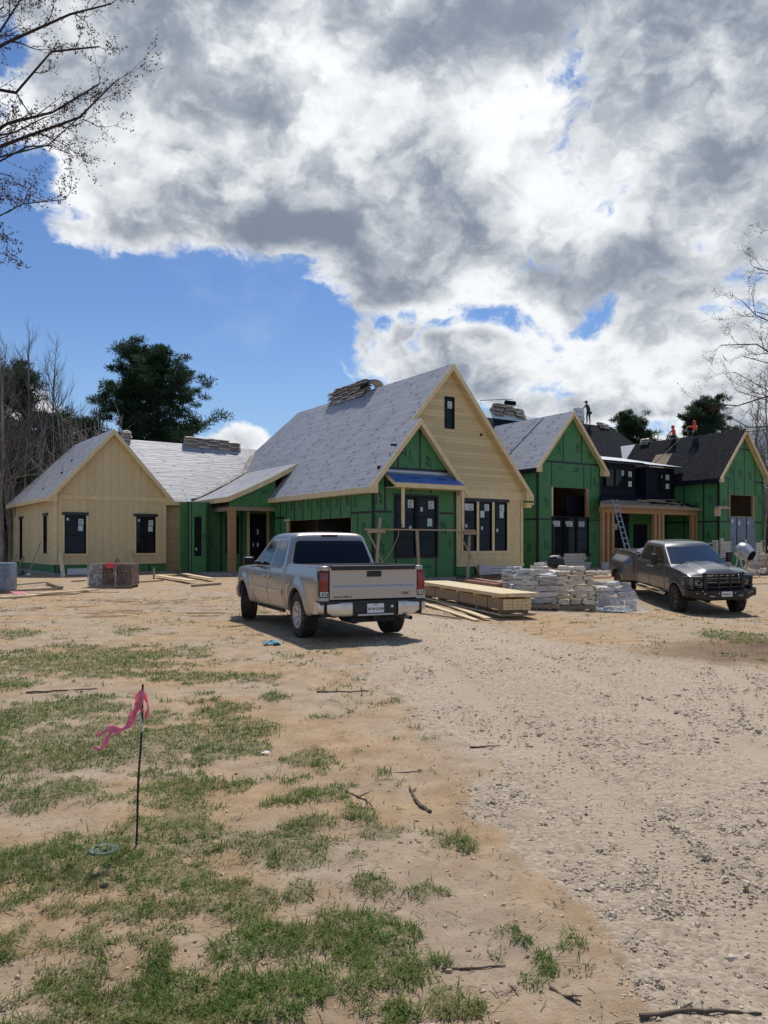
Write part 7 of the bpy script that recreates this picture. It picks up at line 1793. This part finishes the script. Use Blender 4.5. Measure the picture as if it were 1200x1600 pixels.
# ---- natural stone on pallets: every stone its own object
def stone_mesh(w_, d_, h_, mat, seed):
    rg = random.Random(seed); bm = bmesh.new(); bmesh.ops.create_cube(bm, size=1)
    bmesh.ops.subdivide_edges(bm, edges=bm.edges[:], cuts=1, use_grid_fill=True)
    for v in bm.verts:
        c = v.co; r = 1-.05*(abs(c.x) > .4 and abs(c.y) > .4)-.04*(abs(c.z) > .4)
        v.co = Vector((c.x*w_*r+rg.uniform(-.024, .024), c.y*d_*r+rg.uniform(-.022, .022), c.z*h_*r+rg.uniform(-.011, .011)))
    bmesh.ops.bevel(bm, geom=[e for e in bm.edges if e.calc_face_angle(0) > .8], offset=.006, segments=1, affect='EDGES')
    bm.verts.index_update(); mb = MB(); mb.add([tuple(v.co) for v in bm.verts], [[v.index for v in f.verts] for f in bm.faces], mat); bm.free(); return mb
def stone_pallet(x, y, rz, w_, d_, H, mat, label, group, seed, taper=0.0, mess=.02, toprand=3, base=.135, hs=(.10, .17), sides=2):
    NOUN = label; cnt = {}
    rg = random.Random(seed); srcs = [stone_mesh(rg.uniform(.24, .44), .22, .12, mat, seed*31+i).build('stone', None) for i in range(8)]; used = set(); z = base; zg = hz(x, y)+.01; R_ = Matrix.Rotation(rad(rz), 4, 'Z')
    def put(px, py, pz, L, h, rot, dd=.22, lb=''):
        i = rg.randrange(8); s = srcs[i]
        if i in used: o = s.copy(); COL.objects.link(o)
        else: o = s; used.add(i)
        bx = s.data['bw'] if 'bw' in s.data.keys() else None
        dims = [max(v.co[k] for v in s.data.vertices)-min(v.co[k] for v in s.data.vertices) for k in range(3)]
        o.scale = (L/dims[0], dd/dims[1], h/dims[2]); p = R_ @ Vector((px, py, 0)); o.location = (x+p.x, y+p.y, zg+pz+h/2)
        o.rotation_euler = (rad(rg.uniform(-5, 5)), rad(rg.uniform(-6, 6)), rad(rz+rot+rg.uniform(-13, 13)+(180 if rg.random() < .5 else 0))); tag(o, f'{lb} {label}', 'stone', group)
    course = -1
    while z < H:
        course += 1; h = rg.uniform(*hs); sh = taper*(z-base)/H
        for fc, (ax, fixed, length, rot) in enumerate([('x', -d_/2+.1+sh, w_-2*sh, 0), ('y', -w_/2+.1+sh, d_-2*sh, 90), ('y', w_/2-.1-sh, d_-2*sh, 90)][:sides]):
            idx_ = 0; t = -length/2+(.0 if ax == 'x' else .2)
            end = length/2-(.0 if ax == 'x' else .2)
            while t < end-.08:
                L = min(rg.uniform(.24, .56), end-t)
                if end-t-L < .16: L = end-t
                wh = f'{ORD[idx_]} stone from {"left" if fc == 0 else "front"}, {"front" if fc == 0 else "left"} face, {ORD[course]} course,'; idx_ += 1
                c = t+L/2; j = rg.uniform(-mess, mess)
                if ax == 'x': put(c, fixed+j, z, L*.97, h*.97, rot, lb=wh)
                else: put(fixed+j, c, z, L*.97, h*.97, rot, lb=wh)
                t += L
        z += h
    nx = max(1, int(w_/.4))
    for k in range(nx*2): put((k % nx+.5)*w_/nx-w_/2, (-.22 if k < nx else .22)*d_, H-.08, .40, .12, rg.uniform(-20, 20), .36, lb=f'{ORD[k]} flat stone topping the')
    for k in range(toprand): put(rg.uniform(-w_/2+.2, w_/2-.2), rg.uniform(-d_/2+.15, d_/2-.15), H+.045, rg.uniform(.22, .36), .11, rg.uniform(0, 180), .22, lb=f'{ORD[k]} loose stone thrown on the')
    for i, s in enumerate(srcs):
        if i not in used: bpy.data.objects.remove(s, do_unlink=True)
px, py = gp(842, 950); pallet(px, py+.55, -8, 'wooden pallet under the grey stones nearest the siding bundle', 1.2, 1.1)
stone_pallet(px, py+.55, -8, 1.15, 1.05, .86, 'grey_stone', 'grey stone pallet beside the siding', 'grey stones on the pallet beside the siding bundle', 51, mess=.07, toprand=9)
px2, py2 = gp(898, 947); pallet(px2, py2+.5, 4, 'wooden pallet under the neatly stacked cream stones', 1.1, 1.05)
stone_pallet(px2, py2+.5, 4, 1.04, 1.0, 1.0, 'cream_stone', 'cream stone pallet', 'cream stones on the middle pallet', 52, mess=.03, toprand=8, hs=(.095, .15))
px3, py3 = gp(962, 946)
stone_pallet(px3, py3+.5, 10, 1.15, .95, .66, 'grey_stone', 'low stone stack in torn plastic', 'stones in the low stack wrapped in plastic', 53, taper=.12, mess=.08, base=.0, toprand=8)
px4, py4 = gp(806, 922); stone_pallet(px4, py4+.4, -12, .8, .9, .70, 'grey_stone', 'ragged stone stack behind the siding', 'grey stones in the ragged rear stack', 54, mess=.06, base=.0, toprand=3)
px5, py5 = gp(862, 930); stone_pallet(px5, py5+.8, 5, 1.1, .6, .95, 'cream_stone', 'stone stack behind the pallets', 'cream stones behind the two pallets', 55, mess=.06, base=.0, toprand=3)
# plastic sheet trailing off the low stack
rg = np.random.RandomState(4); mb = MB(); P = []
for i in range(16):
    a = -2.2+2.9*i/15; r = []
    for j in range(9):
        rr = .55+.55*j/8; hh = .62*(1-j/8)**1.8+.05*rg.rand(); X_ = px3+math.cos(a)*rr*1.15; Y_ = py3+.5+math.sin(a)*rr*.85; r.append((X_, Y_, hz(X_, Y_)+hh+.02))
    P.append(r)
mb.grid(P, 'clear_wrap'); tag(mb.build('plastic_sheet', None, smooth=True), 'torn clear plastic hanging round the low stone stack', 'plastic sheet')
mb = MB(); rg2 = random.Random(8); bm = bmesh.new(); bmesh.ops.create_icosphere(bm, subdivisions=3, radius=1)
for v in bm.verts: v.co *= 1+rg2.uniform(-.10, .10)
mb.add([(v.co.x*.26, v.co.y*.2, v.co.z*.2) for v in bm.verts], [[v.index for v in f.verts] for f in bm.faces], 'black_trim'); bm.free()
bx_, by_ = at(868, 21.8); single('black_bag', mb, (bx_, by_, 1.14), 10, 'crumpled black bag lying on the stones between two pallets', 'bag', smooth=True)
# round flat stones against the house
for k, (u, v, s, lb) in enumerate([(757, 903, .32, 'rounded slab of stone leaning at the foot of the cream gable'), (850, 893, .30, 'grey round stone at the foot of the tall green gable'), (945, 893, .26, 'grey stone lying by the first porch post')]):
    x, y = gp(u, v); mb = stone_mesh(s*2, s*.6, s*1.6, 'grey_stone', 90+k); single('stone_slab', mb, (x, y, .2+s*.6), 20, lb, 'stone')
for k in range(7):
    x, y = gp(925+k*4, 896+(k % 3)*1.5); single('stone', stone_mesh(.35, .3, .16, 'cream_stone', 120+k), (x, y, .1), 30*k, f'{ORD[k]} loose cream stone from the left beside the side porch', 'stone', 'loose cream stones beside the side porch')
# ---- brick pallet
bx_, by_ = gp(170, 919); t = empty('brick_pallet', (bx_, by_+.6, 0), 2, 'plastic wrapped pallet of dark red bricks in front of the left wing', 'brick pallet'); t.scale = (.9, .9, .97)
mb = MB()
for k in (-1, 0, 1): mb.box(-.85, .85, k*.5-.05, k*.5+.05, .0, .10, 'weathered_wood')
mb.box(-.88, .88, -.58, .58, .10, .12, 'weathered_wood'); mb.build('pallet_base', t)
mb = MB()
for i, (a, b) in enumerate(((-.88, -.30), (-.29, .29), (.30, .88))):
    mb.box(a, b, -.57, -.006, .12, .50, 'brick'); mb.box(a, b, .006, .57, .12, .50, 'brick'); mb.box(a+.01, b-.01, -.56, -.01, .51, .93-.02*(i == 1), 'brick'); mb.box(a+.01, b-.01, .01, .56, .51, .93, 'brick')
mb.build('bricks', t)
for z in (.3, .72): mb = MB(); mb.box(-.89, .89, -.579, -.574, z-.01, z+.01, 'black_trim'); mb.build('strap', t)
mb = MB(); rg = random.Random(3)
mb.grid([[(-.92+.62*i/6, -.60-.03*rg.random(), .93-.9*j/7*(1-.0*i)) for j in range(8)] for i in range(7)], 'clear_wrap'); mb.build('plastic_wrap', t, smooth=True); mb = MB(); mb.grid([[(-.92-.02*rg.random(), -.6+1.2*i/5, .93-.88*j/7) for j in range(8)] for i in range(6)], 'clear_wrap'); mb.build('plastic_wrap', t, smooth=True); mb = MB()
mb.grid([[(.16+.12*i/3+.05*j/7, -.63-.04*rg.random(), .86-.8*j/7) for j in range(8)] for i in range(4)], 'clear_wrap'); mb.build('plastic_wrap', t, smooth=True)
mb = MB(); mb.rbox(-.14, .14, -.12, .12, 0, .2, 'red_plastic', .03); mb.tube([(-.10, 0, .2), (0, 0, .26), (.10, 0, .2)], .012, 6, 'red_plastic'); single('red_can', mb, (bx_+.03, by_+.05, .74), 10, 'red plastic can hanging at the front of the brick pallet', 'can')
mb = MB(); mb.prism([(-.14, 0), (.14, 0), (.02, .26)], -.03, .03, 'osb'); single('wood_offcut', mb, (bx_+.12, by_+.6, .94), 10, 'pointed wood offcut standing on the brick pallet', 'offcut')
# left: grey blue wrapped pallet cut by the frame, tools leaning at the wall
x, y = gp(0, 927); t = empty('wrapped_pallet', (x-.12, y+.4, 0), 8, 'blue grey wrapped block at the left picture edge', 'wrapped pallet'); mb = MB(); mb.rbox(-.60, .36, -.4, .4, .08, 1.02, 'blue_grey_wrap', .05, 2); mb.build('wrapped_block', t, smooth=True)
mb = MB(); [mb.box(-.6, .5, k*.3-.04, k*.3+.04, 0, .08, 'weathered_wood') for k in (-1, 0, 1)]; mb.build('pallet_base', t)
mb = MB(); rg = random.Random(6); mb.grid([[(.09*i, .08*j, .02+.10*rg.random()) for j in range(5)] for i in range(6)], 'pink_ribbon'); x, y = gp(8, 929); single('pink_sheet', mb, (x+.2, y-.1, 0), 0, 'crumpled pink red sheet on the ground by the wrapped block', 'sheet', smooth=True)
def leaning(name, b0, b1, wd, th, mat, label, cat='board'):
    mb = MB(); mb.bar(b0, b1, wd, th, mat, up=(0, 1, 0)); return tag(mb.build(name), label, cat)
def gz(u, v): x, y = gp(u, v); return (x, y, hz(x, y))
def hp(u, v, y): return ((u-600)/1200*y, y, zt(v, y))
leaning('board', gz(99, 902), hp(94, 863, 39.7), .22, .04, 'fresh_pine', 'pale board leaning on the left wing beside its left window')
leaning('board', gz(209, 900), hp(204, 863, 42.2), .22, .04, 'fresh_pine', 'pale board leaning on the left wing below its right window')
mb = MB(); mb.box(0, 1.02, -.03, 0, 0, .33, 'white_board'); o = mb.build('white_panel'); p = W(A, (.62, -.12, .0)); o.location = (p.x, p.y, .03); o.rotation_euler = (rad(-8), 0, rad(36)); tag(o, 'low white panel leaning on the green skirt of the left wing', 'panel')
t = empty('shovel', gz(45, 900), 0, 'long handled tool leaning in front of the left wing corner', 'shovel'); a = Vector(gz(45, 900)); b = Vector(hp(64, 846, 40.2))-a; mb = MB(); mb.tube([(0, 0, .15), tuple(b)], [.03, .025], 8, 'weathered_wood'); mb.build('handle', t); mb = MB(); mb.lathe([(.0, 0), (.12, .04), (.12, .10), (.04, .16)], 10, 'white_board', Matrix.Rotation(rad(90), 4, 'X')); mb.build('head', t)
leaning('board', gz(16, 898), hp(26, 866, 41.5), .10, .05, 'weathered_wood', 'short post leaning at the far left of the side wall')
leaning('board', gz(26, 897), hp(37, 869, 41.0), .10, .05, 'weathered_wood', 'short post leaning between the tool and the left edge')
mb = MB(); mb.rbox(-.3, .3, -.25, .25, 0, .28, 'cloth_grey', .08, 2); single('cloth_sack', mb, (*gp(27, 899), .0), 0, 'pale sack on the ground beside the left wing side wall', 'sack', smooth=True)
mb = MB(); mb.bar((0, 0, -.2), (.02, 0, .55), .07, .07, 'weathered_wood'); single('stake', mb, gz(240, 905), 0, 'brown wooden stake standing in the mud before the porch', 'stake')
# ---- scaffold plank with crossed legs in front of the green gable
def LH(x, y, z): return HM @ Vector((x, y, z))
t = empty('plank_scaffold', tuple(LH(2.2, -.78, 0)), TH, 'weathered plank on crossed legs standing in front of the green gable', 'scaffold')
mb = MB(); mb.box(-3.05, 2.75, -.16, .12, 2.24, 2.30, 'used_lumber'); mb.box(-3.05, -2.2, -.20, -.16, 2.12, 2.27, 'used_lumber'); mb.build('plank', t)
for sx in (-2.55, 2.35):
    for (a, b) in (((sx-.38, -.55, 0), (sx+.28, .1, 2.75 if sx < 0 else 2.24)), ((sx+.55, -.5, 0), (sx-.35, .15, 2.24))): mb = MB(); mb.bar(a, b, .12, .05, 'used_lumber'); mb.build('leg', t)
mb = MB(); mb.bar((-.5, -.3, 0), (-.5, -.1, 2.24), .13, .06, 'used_lumber', (0, 1, 0)); mb.build('leg', t)
mb = MB(); mb.bar((2.0, -.12, 2.15), (2.9, -.12, 2.15), .04, .15, 'weathered_wood'); mb.build('brace', t)
mb = MB(); mb.tube([(-1.5, -.17, 2.28), (-1.55, -.2, 2.0), (-1.85, -.2, 1.4), (-2.3, -.2, .9), (-2.5, -.1, .3)], .012, 6, 'rope'); o = mb.build('cord'); o.location = LH(2.2, -.78, 0); o.rotation_euler = (0, 0, rad(TH)); tag(o, 'pale cord hanging from the scaffold plank', 'cord')
mb = MB(); mb.rbox(-.18, .18, -.06, .06, 0, .07, 'black_trim', .02); mb.tube([(-.05, 0, .07), (0, 0, .2), (.1, 0, .2)], .02, 6, 'black_trim'); single('nail_gun', mb, tuple(LH(.95, -.78, 2.29)), TH, 'small black power tool lying on the left end of the scaffold plank', 'tool', smooth=True)
mb = MB(); mb.tube([(0, 0, 0), (.01, -.01, -.2), (-.05, 0, -.35)], .008, 5, 'rope'); mb.tube([(.01, -.01, -.2), (.06, 0, -.34)], .008, 5, 'rope'); single('cord', mb, tuple(LH(-.02, -.4, 3.85)), TH, 'short yellowish cord dangling from the eave corner of the green gable', 'cord')
# ---- ladder
t0 = Vector(hp(961.5, 787, 46.1)); b0_ = Vector(at(990, 44.6)+(0,)); t = empty('ladder', tuple(b0_), 0, 'aluminium ladder leaning against the side porch eave', 'ladder')
d = t0-b0_; sidev = Vector((d.y, -d.x, 0)).normalized() if Vector((d.x, d.y, 0)).length > .3 else Vector((1, 0, 0)); sidev = Vector((.84, .54, 0)); d = d*1.06
for s in (-.21, .21): mb = MB(); mb.bar(tuple(sidev*s), tuple(sidev*s*.85+d), .035, .08, 'aluminium', tuple(sidev.cross(d))); mb.build('rail', t)
nr_ = 13
for k in range(1, nr_): q = d*(k/nr_); mb = MB(); mb.tube([tuple(q-sidev*.2), tuple(q+sidev*.2)], .02, 8, 'aluminium'); mb.build('rung', t)
# ---- cement mixer and the stone yard at right
x, y = at(1164, 38.5); t = empty('cement_mixer', (x, y, 0), -60, 'grey cement mixer with its drum mouth tilted towards the yard', 'cement mixer')
MM = TR(0, 0, 1.25, 0, 0, 0) @ Matrix.Rotation(rad(28), 4, 'Y')
mb = MB(); mb.lathe([(.28, -.42), (.30, -.40), (.30, -.36), (.40, -.05), (.42, .12), (.36, .36), (.20, .46), (0, .48)], 28, 'grey_metal', MM @ Matrix.Rotation(rad(-90), 4, 'Z') @ Matrix.Rotation(rad(180), 4, 'Z')); mb.lathe([(0, .1), (.26, -.30), (.285, -.41)], 24, 'black_hole', MM @ Matrix.Rotation(rad(-90), 4, 'Z') @ Matrix.Rotation(rad(180), 4, 'Z')); mb.build('drum', t, smooth=True, sharp=60)
mb = MB(); [mb.tube([(0, s*.48, 1.25), (.15, s*.48, .6), (.55, s*.4, 0)], .035, 8, 'weathered_wood' if 0 else 'grey_metal') for s in (1, -1)]; [mb.tube([(0, s*.48, 1.25), (-.15, s*.48, .6), (-.5, s*.4, .2)], .035, 8, 'grey_metal') for s in (1, -1)]; mb.tube([(-.5, -.5, .22), (-.5, .5, .22)], .03, 8, 'grey_metal'); mb.rbox(-.2, .2, .44, .7, .8, 1.2, 'grey_metal', .04); mb.build('frame', t)
for s in (-1, 1): mb = MB(); mb.lathe([(0, -.05), (.2, -.05), (.24, 0), (.2, .05), (0, .05)], 20, 'tyre_rubber', TR(-.5, s*.5, .24)); mb.build('wheel', t)
x, y = at(1186, 41); pallet(x, y, -10, 'pallet under the caged stones at the right edge', 1.5, 1.0)
stone_pallet(x, y, -10, 1.3, .9, 1.0, 'cream_stone', 'stones in the rusty cage', 'stones in the cage at the right edge', 61, toprand=2)
t = empty('wire_crate', (x, y, 0), -10, 'rusty wire crate round the stones at the right edge', 'crate'); mb = MB()
for i in range(13): mb.box(-.72+i*.12-.004, -.72+i*.12+.004, -.52, -.51, .14, 1.15, 'pink_timber')
for z in (.2, .5, .8, 1.14): mb.box(-.74, .74, -.525, -.515, z-.01, z+.01, 'pink_timber')
mb.build('wire_panel', t)
for s in (-1, 1):
    for s2 in (-.52, .52): mb = MB(); mb.box(s*.74-.02, s*.74+.02, s2-.02, s2+.02, .0, 1.35, 'pink_timber'); mb.build('post', t)
rg = random.Random(70)
for k in range(22):
    u = rg.uniform(1112, 1200); yy_ = rg.uniform(36.5, 42); x, y = at(u, yy_); h = rg.choice((.08, .08, .22, .36)); single('stone', stone_mesh(rg.uniform(.25, .5), .3, .18, 'cream_stone', 200+k % 7), (x, y, h), rg.uniform(0, 180), 'cream stone in the untidy heap round the cement mixer', 'stone', 'loose stones round the cement mixer')
mb = MB(); mb.bar((0, 0, 0), (3.4, -.4, .05), .12, .05, 'fresh_pine'); single('board', mb, (*at(1178, 31), .04), 10, 'pale board on the ground right of the dually pickup', 'board')
mb = MB(); [mb.tube([(-.4+.2*k, 0, 0), (-.35+.2*k, .1, .5)], .02, 6, 'weathered_wood') for k in range(0)]; 
# ---- things in the dually bed
DM = Matrix.LocRotScale(D.location, D.rotation_euler, None)
mb = MB(DM); rg = random.Random(4)
P = [[(.35+.16*i, -.78+.17*j, 1.50+.28*math.sin(i*.55+.3)*math.sin(math.pi*(j+.5)/9)+.05*rg.random()) for j in range(9)] for i in range(6)]
mb.grid(P, 'cloth_grey'); mb.grid([[(p[0], p[1], 1.02) for p in r] for r in P], 'cloth_grey')
for e in (P[0], P[-1], [r[0] for r in P], [r[-1] for r in P]): mb.grid([e, [(p[0], p[1], 1.02) for p in e]], 'cloth_grey')
tag(mb.build('cloth_heap', None, smooth=True), 'heap of grey cloth lying in the bed of the dually pickup', 'cloth heap')
# ---- foreground things
x, y = gp(425, 1008); mb = MB(); rg = random.Random(2); P = []
for i in range(9):
    P.append([(-.14+.035*i+rg.uniform(-.012, .012), -.09+.026*j+rg.uniform(-.01, .01), .012+.055*rg.random()*(math.sin(math.pi*(i+.5)/9)*math.sin(math.pi*(j+.5)/8))+.02*math.sin(i*1.3+j)) for j in range(8)])
mb.grid(P, 'teal_cloth'); single('teal_cloth', mb, (x, y, hz(x, y)+.012), 20, 'crumpled teal cloth lying on the sand beside the pickup', 'cloth', smooth=True)
x, y = gp(211, 1326); z0 = hz(x, y); t = empty('flagged_rod', (x, y, z0), 0, 'thin dark steel rod stuck in the grass with a pink ribbon tied to it', 'marker rod')
H_ = zt(1069, y)-z0; mb = MB(); n = 90; mb.tube([(.045*k/n+.003*math.sin(k*.12), 0, -.08+(H_+.08)*k/n) for k in range(n+1)], [.0055+.0009*(k % 2) for k in range(n+1)], 8, 'rebar'); mb.build('rod', t, smooth=True)
def ribbon(pts, widths, name, mat, rolls):
    mb = MB(); P = [Vector(p) for p in pts]; Q = []
    m = 8
    def cr(i, t):
        p0, p1, p2, p3 = P[max(i-1, 0)], P[i], P[i+1], P[min(i+2, len(P)-1)]
        return .5*((2*p1)+(p2-p0)*t+(2*p0-5*p1+4*p2-p3)*t*t+(3*p1-p0-3*p2+p3)*t**3)
    C = [(cr(i, k/m), (i+k/m)/(len(P)-1)) for i in range(len(P)-1) for k in range(m)]+[(P[-1], 1.0)]
    rows = []
    for i, (c, f) in enumerate(C):
        d = (C[min(i+1, len(C)-1)][0]-C[max(i-1, 0)][0]).normalized(); a = d.cross(Vector((0, 1, 0))).normalized(); b = d.cross(a); r = interp(rolls, f); w_ = interp(widths, f); ax = a*math.cos(r)+b*math.sin(r); nn = d.cross(ax)
        rows.append([tuple(c+ax*w_*(.74+.26*math.sin(i*.42+len(pts)))*(j/6-.5)+nn*(.004*math.sin(j*2.6+i*.35)+.0015*math.sin(i*1.3+j))) for j in range(7)])
    mb.grid(rows, mat); o = mb.build(name, t, smooth=True, fixn=False, sharp=180); s_ = o.modifiers.new('thick', 'SOLIDIFY'); s_.thickness = .0008; return o
rx_ = .043; zt_ = H_
def rp(u, v, dy=0): return ((u-600)/1200*y-x, dy, zt(v, y)-z0)
ribbon([rp(223, 1082), rp(219, 1096, -.01), rp(214, 1112, -.012), rp(208, 1126, -.02), rp(196, 1137, -.03), rp(186, 1139, -.035), rp(178, 1142, -.04), rp(170, 1156, -.05), rp(163, 1167, -.05), rp(152, 1163, -.05)], [(0, .02), (.1, .048), (.3, .052), (.5, .038), (.62, .048), (.8, .034), (1, .012)], 'pink_ribbon', 'pink_ribbon', [(0, .3), (.3, .9), (.5, .3), (.7, .7), (1, .2)])
ribbon([rp(188, 1139, -.034), rp(178, 1136, -.03), rp(168, 1140, -.03), rp(156, 1147, -.04)], [(0, .03), (.5, .042), (1, .02)], 'pink_ribbon', 'pink_ribbon', [(0, .6), (1, .2)])
ribbon([rp(223, 1080, .01), rp(227, 1094, .012), rp(231, 1106, .01), rp(229, 1118, 0), rp(227, 1124, 0)], [(0, .02), (.3, .032), (.7, .038), (1, .016)], 'pink_ribbon', 'pink_ribbon', [(0, .3), (.5, 1.1), (1, .4)])
ribbon([rp(222, 1078, -.008), rp(217, 1088, -.014), rp(219, 1102, -.014), rp(225, 1112, -.01)], [(0, .022), (.4, .045), (1, .026)], 'pink_ribbon', 'pink_ribbon', [(0, .1), (1, .8)])
RB = [(0, .1), (.15, 1.2), (.3, .2), (.45, 1.0), (.6, -.2), (.75, .9), (1, .1)]
ribbon([rp(222, 1086, -.012), rp(216, 1098, -.016), rp(212, 1110, -.02), rp(206, 1118, -.02), rp(200, 1131, -.02)], [(0, .02), (.4, .045), (1, .02)], 'pink_ribbon', 'pink_ribbon', RB)
ribbon([rp(219, 1112, -.006), rp(221, 1125, -.01), rp(224, 1143, -.014)], [(0, .014), (1, .018)], 'white_ribbon', 'white_ribbon', [(0, .5), (1, .2)])
mb = MB(); mb.tube([(rx_-.004, 0, H_-.075), (rx_-.003, 0, H_-.03)], [.012, .010], 8, 'pink_ribbon'); mb.build('knot', t, smooth=True)
x, y = gp(162, 1334); mb = MB(); mb.lathe([(0, 0.012), (.02, .012), (.02, .010), (.062, .010), (.065, .012), (.074, .012), (.077, .006), (.077, -.03)], 28, 'valve_lid', Matrix.Rotation(rad(90), 4, 'X')); mb.lathe([(0, .0115), (.012, .0115), (.014, .0135)], 10, 'black_hole', Matrix.Translation((.02, -.03, .002)) @ Matrix.Rotation(rad(90), 4, 'X')); mb.rbox(-.05, -.02, .01, .03, .010, .0135, 'black_hole', .003)
single('valve_lid', mb, (x, y, hz(x, y)+.004), 0, 'round grey green valve lid set in the grass left of the rod', 'valve lid', smooth=True)
for u, v in ((167, 1358), (163, 1390)):
    x, y = gp(u, v); mb = MB(); mb.lathe([(0, 0), (.012, 0), (.016, .004), (.022, .0)], 10, 'black_hole', Matrix.Rotation(rad(90), 4, 'X')); single('burrow_hole', mb, (x, y, hz(x, y)+.012), 0, 'tiny dark hole in the sand below the valve lid' if v < 1370 else 'tiny dark hole in the sand, lower of the two', 'hole')
x, y = gp(415, 1178); mb = MB(); mb.grid([[(-.03+.03*i, -.02+.02*j, .02+.012*((i*j) % 2)) for j in range(3)] for i in range(3)], 'white_board'); single('paper_scrap', mb, (x, y, hz(x, y)), 20, 'small white paper scrap lying in the grass', 'paper scrap', smooth=True)

hs_ = sorted([o for o in scene.objects if o.get('group') == 'loose stones round the cement mixer'], key=lambda o: o.location.x/o.location.y)
TENS = ORD+['sixteenth', 'seventeenth', 'eighteenth', 'nineteenth', 'twentieth', 'twenty first', 'twenty second']
for k, o in enumerate(hs_): o['label'] = f'{TENS[k]} from left of the loose cream stones round the cement mixer'
